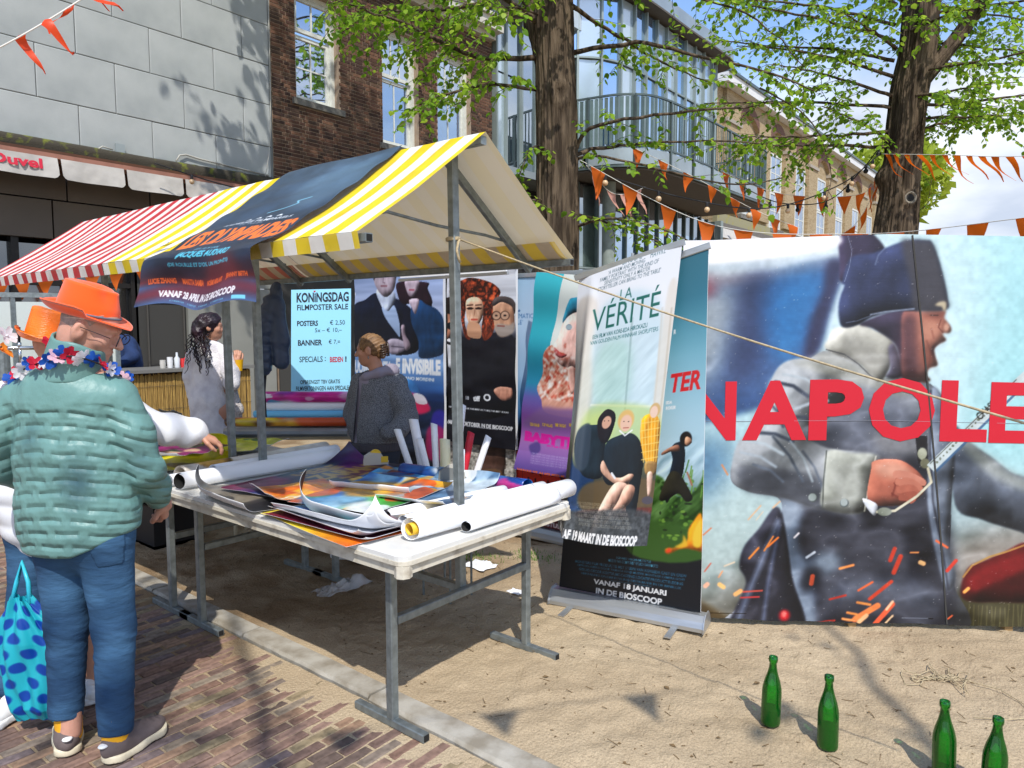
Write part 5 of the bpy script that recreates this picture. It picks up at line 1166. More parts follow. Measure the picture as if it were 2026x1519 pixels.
c.text('www.cinemien.nl   septemberfilm',.378,.946,.667,.951,'4f93ad',1,.0)
c.text('VANAF 18 JANUARI',.257,.952,.77,.973,'f2f4f6',1,.035)
c.text('IN DE BIOSCOOP',.279,.979,.744,.999,'f2f4f6',1,.035)
rollup('tall roll-up banner with flames, credits and white date text, half covered by the pale banner', (3.33, 2.34), (3.49, 1.54), .09, 2.0, c, wav=.002, tl=(3.345, 2.18, 1.80))
# pale loose banner hung over it, curling away at the bottom left
c = Canvas(205, 517)
c.vgrad([(0,'e9edf3'),(.2,'eef0f4'),(.33,'cfdde0'),(.5,'b9d3d6'),(.58,'cfe2d0'),(.66,'8f9a78'),(.8,'3f4038'),(.9,'4b4a44'),(1,'5a5d60')])
c.poly([(.261,.16),(.845,.17),(.936,.611),(.349,.644)],'c3dbe6',.8,.03)
c.poly([(.302,.301),(.611,.303),(.645,.5),(.309,.509)],'a9d3c6',.6,.04)
c.folds(np.clip((c.y - .25) * 8,0,1) * np.clip((.62 - c.y) * 8,0,1),20,.8,.18,3)
c.poly([(.027,.092),(.235,.112),(.235,.297),(.275,.489),(.235,.644),(.116,.684),(-.019,.281)],'cabba6',.6,.02)
c.poly([(.914,.144),(.994,.136),(1.005,.346),(1.001,.68),(.934,.68),(.9,.423)],'ddd3c4',.7,.012)
c.line([(.882,.206),(.91,.44),(.915,.645)],.0170,'c9bca8',.5,.01)
c.line([(.968,.214),(.98,.443),(.973,.645)],.0170,'b3a490',.5,.008)
c.line([(.608,.216),(.641,.536)],.0200,'8ba3a3',.6,.006)
c.line([(.282,.512),(.914,.538)],.0220,'e6efe6',.9,.004)
c.poly([(.284,.518),(.916,.545),(.934,.68),(.275,.683)],'a9c36a',.6,.02)
c.poly([(.292,.547),(.538,.561),(.511,.644),(.292,.644)],'cfe07a',.5,.03)
c.text('BINOCHE',.455,-.019,.645,.006,'4c6b72',.9,.0,.2,.0)
c.text('HAWKE',.716,-.008,.859,.016,'4c6b72',.9,.0,.2,.0)
c.text('ETHAN',.753,-.017,.848,-.006,'4c6b72',.9,.0,.2,.0)
c.text('DENEUVE',.181,-.018,.386,-.001,'4c6b72',.9,.0,.2,.0)
c.text('‘A WARM AND MOVING',.322,.009,.672,.024,'50646c',.95,.005,.1,.0)
c.text('FAMILY PORTRAIT WITH THE KIND OF',.243,.027,.801,.042,'50646c',.95,.005,.1,.0)
c.text('SENSITIVITY ONLY A MASTER',.29,.044,.727,.059,'50646c',.95,.005,.1,.0)
c.text('STORYTELLER CAN BRING TO THE TABLE’',.232,.062,.829,.077,'50646c',.95,.005,.1,.0)
c.text('LA',.466,.098,.582,.138,'1f6a60',1,.0)
c.text('VÉRITÉ',.205,.12,.856,.23,'1f6a60',1,.0)
c.text('EEN FILM VAN KORE-EDA HIROKAZU',.231,.244,.761,.26,'2c5f60',1,.01)
c.text('VAN GOUDEN PALM-WINNAAR SHOPLIFTERS',.215,.266,.866,.281,'2c5f60',1,.0)
c.poly([(.128,.684),(.206,.743),(.383,.76),(.395,.897),(.157,.887)],'1f3f66',1,.006)
c.poly([(.339,.8),(.988,.784),(.985,.89),(.311,.901)],'6b5a3e',.9,.01)
c.poly([(.311,.901),(.994,.875),(.978,.899),(.318,.925)],'6b2a26',.8,.006)
c.poly([(.194,.604),(.332,.586),(.473,.607),(.481,.72),(.471,.778),(.273,.772),(.176,.683)],'20303a')
c.poly([(.184,.608),(.305,.589),(.318,.732),(.206,.743)],'3c4a58',.9,.006)
c.poly([(.373,.577),(.403,.549),(.467,.532),(.545,.548),(.556,.585),(.511,.644),(.45,.654),(.398,.625)],'201a1e')
c.ell(.471,.58,.0470,.0230,'d3a38c',1,.1,.3)
c.poly([(.6,.63),(.731,.623),(.821,.654),(.868,.716),(.861,.787),(.84,.906),(.746,.882),(.747,.79),(.559,.804),(.484,.768),(.481,.72),(.493,.654)],'16232c')
c.ell(.663,.576,.0780,.0360,'d8b070',1,.1,0)
c.ell(.667,.587,.0560,.0290,'e2b7a0',1,.1,0)
c.line([(.614,.612),(.67,.63),(.733,.613)],.0130,'eef0f0',.9,.0)
c.ell(.645,.581,.0080,.0020,'4a4038',1,.1,0)
c.ell(.689,.582,.0080,.0020,'4a4038',1,.1,0)
c.line([(.647,.603),(.696,.603)],.0080,'a4584c',1,.0)
c.ell(.448,.574,.0070,.0020,'3a302c',1,.1,0)
c.ell(.49,.575,.0070,.0020,'3a302c',1,.1,0)
c.poly([(.479,.716),(.573,.766),(.664,.777),(.749,.763),(.79,.771),(.713,.806),(.609,.797),(.469,.755)],'d8a890')
c.line([(.578,.762),(.613,.778)],.0200,'e9ecef',1,.0)
c.poly([(.6,.803),(.683,.792),(.754,.812),(.655,.867),(.543,.93),(.446,.974),(.42,.96),(.499,.874)],'e0b09a')
c.poly([(.722,.805),(.812,.81),(.779,.863),(.618,.917),(.535,.94),(.655,.867)],'cf9c86')
c.poly([(.824,.571),(.921,.563),(.983,.594),(.992,.68),(.984,.74),(.905,.733),(.85,.689),(.813,.627)],'e39a1e')
c.line([(.806,.574),(.87,.725)],.0080,'f3cf7a',.8,.0)
c.line([(.812,.592),(.972,.587)],.0070,'f3cf7a',.8,.0)
c.line([(.839,.575),(.893,.724)],.0070,'f3cf7a',.8,.0)
c.line([(.819,.617),(.98,.611)],.0080,'f3cf7a',.8,.0)
c.line([(.871,.575),(.916,.724)],.0070,'f3cf7a',.8,.0)
c.line([(.827,.642),(.987,.635)],.0070,'f3cf7a',.8,.0)
c.line([(.903,.576),(.939,.724)],.0070,'f3cf7a',.8,.0)
c.line([(.834,.666),(.994,.659)],.0080,'f3cf7a',.8,.0)
c.line([(.934,.576),(.961,.723)],.0070,'f3cf7a',.8,.0)
c.line([(.842,.691),(1.002,.683)],.0070,'f3cf7a',.8,.0)
c.line([(.965,.577),(.983,.723)],.0070,'f3cf7a',.8,.0)
c.line([(.849,.716),(1.009,.707)],.0080,'f3cf7a',.8,.0)
c.ell(.926,.551,.0490,.0250,'c9a878',1,.1,0)
c.ell(.919,.556,.0350,.0200,'e6c3ae',1,.1,0)
c.poly([(.889,.724),(.989,.728),(.983,.767),(.901,.765)],'9a7a4a')
c.poly([(.915,.765),(.964,.763),(.966,.829),(.941,.835)],'e0b8a4')
c.ell(.946,.852,.0540,.0130,'55505a',1,.1,0)
c.poly([(-.051,.938),(.311,.901),(.976,.89),(1.053,.996),(.515,1.02),(-.026,1.023)],'4b4f52',.9,.01)
c.noise(40,.5,6,mask=np.clip((c.y - .86) * 20,0,1))
c.text('UN FILM PRODUCTION EN COPRODUCTION AVEC ET LA PARTICIPATION',.242,.87,.732,.88,'c9c4b4',.55,.0)
c.text('UN FILM PRODUCTION EN COPRODUCTION AVEC ET LA PARTICIPATION',.252,.883,.751,.893,'c9c4b4',.55,.0)
c.text('UN FILM PRODUCTION EN COPRODUCTION AVEC ET LA PARTICIPATION',.262,.897,.77,.907,'c9c4b4',.55,.0)
c.text('UN FILM PRODUCTION EN COPRODUCTION AVEC ET LA PARTICIPATION',.272,.911,.789,.921,'c9c4b4',.55,.0)
c.text('UN FILM PRODUCTION EN COPRODUCTION AVEC ET LA PARTICIPATION',.282,.925,.807,.935,'c9c4b4',.55,.0)
c.text('UN FILM PRODUCTION EN COPRODUCTION AVEC ET LA PARTICIPATION',.292,.938,.826,.948,'c9c4b4',.55,.0)
c.text('VANAF 19 MAART IN DE BIOSCOOP',.061,.967,.897,1.0,'f4f4f4',1,.05,.12,.0)
def ver(u, v):
    A_ = [np.array(p) for p in ((3.32, 2.22, 1.85), (3.42, 1.65, 2.02), (3.20, 1.705, .49), (3.09, 2.20, .50))]
    P = A_[0] * ((1 - u) * (1 - v))[..., None] + A_[1] * (u * (1 - v))[..., None] + A_[2] * (u * v)[..., None] + A_[3] * ((1 - u) * v)[..., None]
    nn = np.array([-.98, -.196, 0]); 
    k = .03 * np.sin(np.pi * u) * (.4 + v) + .035 * np.exp(-((u - .17) / .05) ** 2) * np.clip(v * 3, 0, 1) - .09 * np.clip((.15 - u) / .15, 0, 1) ** 1.3 * np.clip(v * 2.5, .2, 1) + .05 * np.clip(v - .88, 0, 1) / .12 * (1 - u) + .012 * np.sin(v * 9 + u * 4) * v
    P = P + nn * k[..., None]; P[..., 2] -= .02 * np.sin(np.pi * u) * (v > .9) * (v - .9) * 10; P[..., 2] += .03 * np.clip((.25 - u) / .25, 0, 1) * np.clip((v - .8) * 5, 0, 1)
    return P
vb = print_surface('loose_banner', c, ver, m_vinyl)
tag(vb, 'pale film banner with green title and seated women, curling in front of the roll-up', 'banner')
b = MB(); b.beam((3.325, 2.24, 1.862), (3.425, 1.64, 2.026), .02, .03); tag(b.build('banner_rail', m_alu), 'aluminium rail along the slanting top edge of the pale banner', 'rail')
# back row
c = Canvas(150, 270)
c.vgrad([(0,'8fa6d6'),(.2,'b7c6ea'),(.42,'7f9fcf'),(.5,'3f6da8'),(.56,'16305a'),(.66,'0f2140'),(.8,'0c1626'),(1,'0a1018')])
c.poly([(-.016,.178),(.13,.142),(.265,.114),(.394,.157),(.49,.141),(.629,.172),(.688,.207),(.746,.293),(.76,.327),(.684,.368),(.45,.377),(.223,.331),(-.026,.365)],'131a2c')
c.poly([(.265,.117),(.337,.175),(.392,.205),(.474,.158),(.49,.141),(.46,.111),(.299,.097)],'c9d6ee')
c.poly([(.337,.175),(.376,.217),(.485,.282),(.532,.299),(.527,.229),(.474,.17),(.409,.193)],'a8bfe6',.95)
c.poly([(.245,.012),(.487,.018),(.493,.065),(.46,.111),(.379,.134),(.307,.115),(.251,.072)],'b9a9b4')
c.poly([(.22,.005),(.253,.012),(.254,.06),(.235,.047)],'1a1822')
c.poly([(.221,-.013),(.503,-.005),(.497,.03),(.463,.023),(.253,.019)],'17151f')
c.ell(.302,.037,.0410,.0050,'3a3440',1,.1,0)
c.ell(.407,.04,.0400,.0050,'3a3440',1,.1,0)
c.line([(.324,.086),(.389,.087)],.0120,'8a5a64',1,.0)
c.line([(.358,.041),(.349,.071),(.368,.074)],.0100,'8a7480',1,.0)
c.poly([(.516,.074),(.832,.081),(.839,.106),(.888,.152),(.866,.185),(.764,.173),(.705,.161),(.583,.165),(.522,.135)],'2b1a24')
c.poly([(.594,.067),(.737,.07),(.733,.104),(.706,.127),(.668,.137),(.623,.12)],'c7b3c0')
c.line([(.643,.108),(.691,.109)],.0120,'9a4a5a',1,.0)
c.poly([(.674,.172),(.735,.161),(.765,.15),(.823,.168),(.937,.191),(1.0,.242),(1.005,.353),(.905,.382),(.743,.385),(.73,.321),(.657,.235)],'1c4266')
c.poly([(.645,.149),(.75,.15),(.711,.207),(.674,.183)],'c7b3c0')
c.poly([(.388,.324),(.469,.309),(.578,.323),(.593,.352),(.498,.374),(.418,.372)],'a99eae')
c.poly([(.549,.258),(.588,.255),(.594,.293),(.632,.322),(.639,.345),(.592,.358),(.563,.317)],'b9a4b0')
c.line([(.436,.342),(.569,.346)],.0080,'5a5464',1,.0)
c.poly([(-.026,.378),(.22,.386),(.45,.395),(.758,.39),(1.011,.369),(1.011,.408),(-.029,.44)],'5f86bd',.5,.03)
c.text('UOMO SENZA',.003,.407,.44,.466,'dfe8f4',1,.05)
c.text('E INVISIBILE',.487,.391,.969,.455,'eef3f8',1,.06)
c.text('EEN FILM VAN STEFANO MORDINI',.2,.466,.9,.48,'e6edf4',1,.03)
c.folds(np.clip((c.y - .6) * 12,0,1) * np.clip((.95 - c.y) * 12,0,1),18,1.2,.5,4)
c.poly([(.581,.484),(.681,.482),(.74,.512),(.769,.552),(.828,.573),(.856,.594),(.827,.613),(.631,.618),(.586,.558)],'3f78b4')
c.poly([(.618,.539),(.769,.543),(.813,.562),(.849,.601),(.677,.619)],'d8245c',.95,.004)
c.poly([(.679,.537),(.777,.54),(.82,.573),(.708,.574)],'e6edf4',.9)
c.noise(2,.16,19,oct=2,fy=26)
c.poly([(.876,.616),(1.016,.61),(1.013,.774),(.856,.784)],'3b2fa0',.8,.01)
c.poly([(.837,.67),(1.004,.672),(1.002,.785),(.824,.797)],'b0265e',.8,.01)
rollup('banner with a couple in dark coats above a police car, behind the young woman', (4.2, 5.24), (4.2, 4.11), .08, 2.12, c, wav=.010, seed=2)
c = Canvas(140, 276)
c.vgrad([(0,'e6e9ef'),(.3,'d9dde6'),(.4,'20202b'),(.6,'15151f'),(1,'1b1c27')])
c.poly([(-.047,.382),(.085,.405),(.236,.389),(.362,.419),(.548,.387),(.767,.363),(.96,.385),(.998,.49),(.941,.793),(-.057,.831)],'16161f')
c.poly([(-.043,.406),(.106,.421),(.126,.517),(.082,.574),(-.039,.536)],'e3e6ec')
c.poly([(-.03,.41),(.052,.422),(.128,.409),(.128,.425),(.051,.438),(-.026,.426)],'121218')
c.poly([(.046,.133),(.112,.087),(.241,.074),(.367,.061),(.571,.08),(.71,.106),(.788,.145),(.749,.189),(.738,.265),(.689,.371),(.568,.41),(.528,.341),(.529,.233),(.302,.231),(.279,.325),(.362,.404),(.278,.388),(.216,.302),(.11,.182)],'83391f',.99)
mk = np.clip((.42 - c.y) * 8,0,1) * (c.a[...,0] > c.a[...,2] * 1.8); cu = np.abs(fbm(c.x * 20,c.y / c.asp * 20,3,8) - .5) * 5; c.a = np.clip(c.a * (1 + (cu - .75) * .9 * mk)[...,None],0,1)
c.poly([(.302,.184),(.448,.17),(.539,.202),(.545,.264),(.487,.318),(.415,.341),(.332,.31),(.291,.255)],'e6b292')
c.poly([(.332,.31),(.487,.318),(.528,.372),(.487,.399),(.321,.384)],'d39c7c',.99)
c.ell(.35,.232,.0530,.0070,'3a2018',1,.1,0)
c.line([(.304,.214),(.392,.212)],.0140,'3a2018',1,.0)
c.ell(.478,.233,.0520,.0070,'3a2018',1,.1,0)
c.line([(.433,.215),(.519,.213)],.0140,'3a2018',1,.0)
c.line([(.374,.294),(.457,.294)],.0200,'c0503f',1,.0)
c.line([(.423,.24),(.41,.271)],.0110,'b07a60',1,.0)
c.poly([(-.033,.245),(.12,.238),(.129,.341),(.063,.389),(-.03,.398)],'c98c70')
c.poly([(-.032,.18),(.067,.166),(.132,.19),(.126,.254),(-.027,.253)],'2a201c')
c.ell(.053,.329,.0710,.0210,'15151a',1,.1,0)
c.poly([(.689,.234),(.729,.189),(.846,.183),(.96,.206),(.979,.266),(.975,.34),(.884,.382),(.787,.386),(.718,.341)],'c9977a')
c.poly([(.679,.219),(.699,.181),(.807,.169),(.941,.184),(1.002,.222),(.983,.266),(.941,.225),(.807,.201),(.719,.219)],'4c4340')
c.poly([(.718,.333),(.787,.318),(.903,.325),(.975,.311),(.96,.363),(.865,.386),(.767,.382)],'a3978e',.99,.003)
c.ell(.738,.274,.0640,.0250,'40302a',1,.1,0)
c.ell(.738,.274,.0530,.0200,'d0a58a',1,.1,0)
c.ell(.738,.274,.0220,.0050,'3a2a24',1,.1,0)
c.ell(.855,.274,.0620,.0250,'40302a',1,.1,0)
c.ell(.855,.274,.0520,.0210,'d0a58a',1,.1,0)
c.ell(.855,.274,.0210,.0060,'3a2a24',1,.1,0)
c.line([(.758,.329),(.845,.331)],.0140,'8a4a40',1,.0)
c.poly([(.687,.686),(.766,.661),(.903,.661),(.941,.672),(.931,.717),(.805,.733)],'c98e78')
c.text('tiff',.386,.72,.491,.752,'e9edf2',1,.05)
c.ell(.594,.725,.0520,.0200,'e9edf2',1,.05,0)
c.ell(.594,.725,.0300,.0110,'1b1c27',1,.05,0)
c.text('18',.279,.726,.325,.747,'c9ced6',1,.03)
c.text('THE BEST DIRECTOR,THE BEST ACTORS,THE BEST IDEAS',-.014,.792,.902,.804,'e9edf2',1,.04)
c.text('VANAF 13 OKTOBER IN DE BIOSCOOP',-.016,.872,.958,.896,'f2f4f7',1,.05)
c.text('www.cinemien.nl',.307,.893,.753,.899,'b9bec8',1,.02)
c.noise(2,.12,29,oct=2,fy=26)
rollup('white-topped banner with a red-haired woman between two men in dark suits', (4.2, 4.07), (4.2, 3.36), .66, 2.06, c, base=False, wav=.010, seed=5)
# gravelly poster below it, hanging lower
c = Canvas(60, 60, 'a9a59c'); c.noise(40, .6, 3, oct=2); c.poly([(.15, 0), (.33, 0), (.30, .5), (.2, .6)], '3a2f2e'); c.poly([(.5, 0), (.85, 0), (.8, .7), (.55, .75)], '5b4238'); c.poly([(.52, .5), (.8, .45), (.8, .7), (.56, .75)], '7a5f45', .8); c.poly([(0, .8), (1, .85), (1, 1), (0, 1)], '6b655a', .8, .04)
rollup('low banner showing boots on gravel, behind the paper tubes', (4.24, 4.1), (4.24, 3.40), .20, .70, c, base=False, bar=False, wav=.006)
c = Canvas(140, 340)
c.vgrad([(0,'a9cdea'),(.15,'bcd6f0'),(.4,'a3c6ea'),(.55,'3f76aa'),(.62,'18304c'),(.72,'4a1a2c'),(.82,'521626'),(1,'641828')])
c.text('73ᵉ',.065,.024,.145,.044,'d86a78',1,.0)
c.poly([(-.006,.033),(.046,.028),(.06,.061),(.022,.07),(-.013,.062)],'d23a48')
c.text('Winnaar',-.024,.071,.149,.081,'d23a48',1,.02)
c.text('★',-.017,.133,.023,.147,'2f5f96',1,.02)
c.text('★',.036,.132,.076,.146,'2f5f96',1,.02)
c.text('★',.089,.131,.129,.145,'2f5f96',1,.02)
c.text('★',.142,.129,.181,.144,'2f5f96',1,.02)
c.text('‘A CINEMATIC',-.026,.149,.317,.168,'4a72a4',1,.0)
c.text('MIRACLE’',-.027,.174,.204,.192,'4a72a4',1,.0)
c.text('The Playlist',-.023,.195,.117,.203,'4a72a4',1,.0)
c.text('Roter',-.05,.679,.631,.749,'e8402c',1,.06)
c.text('Himmel',-.05,.759,.814,.847,'e8402c',1,.06)
c.text('VANAF 24 AUGUSTUS IN DE BIOSCOOP',-.006,.973,1.115,.992,'f0e6ea',1,.05)
c.text('EEN FILM VAN CHRISTIAN PETZOLD',-.004,.874,.67,.884,'b98a96',1,.02)
rollup('pale blue over dark red banner with large red letters, behind the pink one', (4.27, 3.52), (4.27, 2.66), .09, 1.97, c, wav=.004, seed=8)
c = Canvas(150, 340)
c.vgrad([(0,'46c4d0'),(.3,'35b0c0'),(.55,'2c8fb0'),(.62,'6a63a6'),(.72,'8a5aa4'),(.84,'b07cc0'),(.93,'8a6ab0'),(1,'6f5aa6')])
c.poly([(.447,.0),(1.0,-.006),(.992,.424),(.719,.587),(.318,.452),(.341,.288)],'e9f1e6',1,0,False)
c.poly([(.457,.219),(.531,.137),(.614,.11),(.93,.108),(.937,.203),(.624,.182),(.488,.238)],'2b7f98')
c.poly([(.469,.235),(.624,.182),(.935,.172),(.951,.397),(.659,.452),(.484,.445),(.382,.39),(.383,.345),(.425,.313)],'eab6a8')
c.poly([(.395,.36),(.473,.379),(.568,.39),(.496,.408),(.42,.396)],'c05a5a')
c.ell(.548,.255,.0410,.0140,'4a7f8f',1,.1,0)
c.ell(.548,.255,.0610,.0110,'f3e0da',.5,.1,0)
c.poly([(.251,.395),(.365,.35),(.424,.418),(.485,.448),(.659,.452),(.954,.44),(.97,.669),(.384,.691),(.263,.623),(.178,.571),(.236,.498)],'dfa08a',.99)
mk = c.blur((fbm(c.x * 34,c.y / c.asp * 34,2,4) > .56) * (c.a[...,0] > .8) * (c.a[...,2] < .62) * (c.y > .33) * (c.y < .62),.004); c.blend(mk,'b8402c',.8); mk = c.blur((fbm(c.x * 30,c.y / c.asp * 30,2,9) > .60) * (c.a[...,0] > .7) * (c.a[...,2] < .62) * (c.y > .33) * (c.y < .62),.004); c.blend(mk,'f6e8dc',.9)
c.folds(np.clip((c.y - .36) * 14,0,1) * np.clip((.66 - c.y) * 14,0,1) * np.clip((c.x - .22) * 9,0,1),26,.6,.75,8)
c.poly([(.577,.455),(.659,.452),(.671,.55),(.631,.579),(.587,.519)],'e9b0a0')
c.poly([(.156,.708),(.307,.661),(.519,.658),(.968,.644),(.975,.733),(.119,.775),(.042,.753)],'8a6a9c',.9,.02)
c.text('ELIZA SCANLEN',.128,.751,.263,.767,'f0c23c',1,.04)
c.text('TOBY WALLACE',.299,.743,.433,.759,'f0c23c',1,.04)
c.text('EMILY BARCLAY',.469,.734,.6,.751,'f0c23c',1,.04)
c.text('BEN MENDELSOHN',.637,.726,.767,.742,'f0c23c',1,.04)
c.text('BABYTEETH',.057,.797,1.045,.849,'f02ba8',1,.08)
c.text('EEN FILM VAN SHANNON MURPHY',.372,.851,.93,.86,'f02ba8',1,.03)
c.poly([(.14,.872),(.259,.844),(.299,.886),(.212,.913)],'3f3a7a',.6,.01)
c.text('FILM CREDITS CAST AND CREW OF THE PICTURE NAMES AND MORE NAMES',.197,.9,.923,.909,'b3a6d6',.7,.02)
c.text('FILM CREDITS CAST AND CREW OF THE PICTURE NAMES AND MORE NAMES',.2,.912,.924,.921,'b3a6d6',.7,.02)
c.text('FILM CREDITS CAST AND CREW OF THE PICTURE NAMES AND MORE NAMES',.203,.924,.925,.932,'b3a6d6',.7,.02)
c.text('FILM CREDITS CAST AND CREW OF THE PICTURE NAMES AND MORE NAMES',.205,.935,.926,.944,'b3a6d6',.7,.02)
c.text('FILM CREDITS CAST AND CREW OF THE PICTURE NAMES AND MORE NAMES',.208,.947,.927,.955,'b3a6d6',.7,.02)
c.text('VANAF 27 AUGUSTUS IN DE BIOSCOOP',.046,.989,1.113,1.008,'ff7a33',1,.05)
bq = print_surface('leaning_banner', c, bilinear((4.1, 3.09, 1.98), (4.1, 2.51, 1.92), (4.1, 2.54, .55), (4.1, 3.27, .55), lambda u, v: np.stack([-.012 * np.sin(v * 21) - .03 * np.sin(u * 3.1) - .03 * np.clip(v - .9, 0, 1) * 8 * (1 - u) + 0 * u, 0 * u, 0 * u], -1)), m_vinyl)
tag(bq, 'turquoise banner with a woman in a patterned blouse and magenta title', 'banner')
# dark screens behind the gaps
t = thing('dark_screen', 'dark garden screen standing behind the row of banners', 'screen', (4.6, 4, 0)); b = MB()
for k in range(22): y_ = 2.6 + k * .14; q = MB(); q.box((4.58, y_, .05), (4.61, y_ + .128, 1.98)); q.build('slat', mat('dark_slat', '23211f', .8, var=.3) if k == 0 else MATS['dark_slat'], t)
for k in (0, 7, 14, 21): y_ = 2.59 + k * .14; q = MB(); q.box((4.62, y_, 0), (4.68, y_ + .06, 2.02)); q.build('post', MATS['dark_slat'], t)
# price sign -------------------------------------------------------------------
S = [CAM + (Vector(p) - CAM) * 1.06 for p in ((3.07, 4.54, 1.86), (3.34, 4.20, 1.87), (3.29, 4.16, 1.11), (3.02, 4.50, 1.11))]
t = thing('price_sign', 'light blue handwritten price sign hanging below the red canopy', 'sign', (S[2] + S[3]) / 2)
nS = (S[1] - S[0]).cross(S[3] - S[0]).normalized(); nS = nS if nS.dot(CAM - S[0]) > 0 else -nS
b = MB(); b.sheet(S, .004, -nS); b.build('board', mat('light_blue_paper', '8fd0ea', .6, var=.04, vscale=3), t)
TLs, TRs, BLs = S[0], S[1], S[3]
def sl(body, x0, y0, x1, y1, m=m_ink, bold=.0, sh=0.): letters(t, body, TLs, TRs, BLs, x0, y0, x1, y1, m, bold, sh, off=.0012)
sl('KONiNGSDAG', .09, .03, .965, .125, bold=.035, sh=.0); sl('FiLMPOSTER SALE', .10, .145, .955, .20, bold=.02); sl('POSTERS', .10, .30, .45, .352, bold=.03); sl('€ 2,50', .65, .30, .90, .352, bold=.0); sl('5x – € 10,–', .40, .372, .85, .42)
sl('BANNER', .115, .485, .52, .54, bold=.03); sl('€ 7,=', .63, .487, .82, .535); sl('SPECiALS', .14, .645, .53, .70, bold=.01); sl('.', .565, .655, .582, .665); sl('.', .565, .682, .582, .692); sl('BiEDEN', .65, .655, .87, .705, m_redink, .03); sl('!', .905, .65, .93, .705, bold=.05)
sl('OPBRENGST TBV GRATIS', .155, .872, .82, .91, bold=.015); sl('FiLMVERTONiNGEN AAN SPECiALE', .085, .932, .965, .975, bold=.015); letters(t, '♥', TLs, TRs, BLs, .375, .012, .41, .03, m_redink)
# ================================================================== trees
m_bark = mat('linden_bark', '6a5c4c', .95, col2='3a3128', vscale=16, detail=12, stretch=(1, 1, .13), bump=1.0, bscale=26, bdist=.03, spec=.1, ramp=(.38, .62))
m_twig = mat('twig_bark', '3b3128', .9)
def leaf_mat(name, c, trans):
    m = mat(name, c, .5, spec=.35, trans=trans); return m
m_leaf = [leaf_mat('leaf_a', '7ca428', .55), leaf_mat('leaf_b', '93b830', .6), leaf_mat('leaf_c', '6a9226', .55), leaf_mat('leaf_d', 'aac640', .6)]
LEAF = [(0, 0, 0), (.30, .10, .02), (.46, .42, -.03), (.28, .80, -.06), (0, 1.08, -.16), (-.28, .80, -.06), (-.46, .42, -.03), (-.30, .10, .02), (0, .45, .05)]
LEAFF = [(8, 0, 1), (8, 1, 2), (8, 2, 3), (8, 3, 4), (8, 4, 5), (8, 5, 6), (8, 6, 7), (8, 7, 0)]
LEAF_LO = [(0, 0, 0), (.42, .32, -.02), (0, 1.05, -.14), (-.42, .32, -.02), (0, .4, .05)]; LEAF_LOF = [(4, 0, 1), (4, 1, 2), (4, 2, 3), (4, 3, 0)]
leaf_me = []
for m in m_leaf:
    b = MB(); b.add(LEAF, LEAFF); leaf_me.append(me_of(b, 'leaf', m, smooth=True))
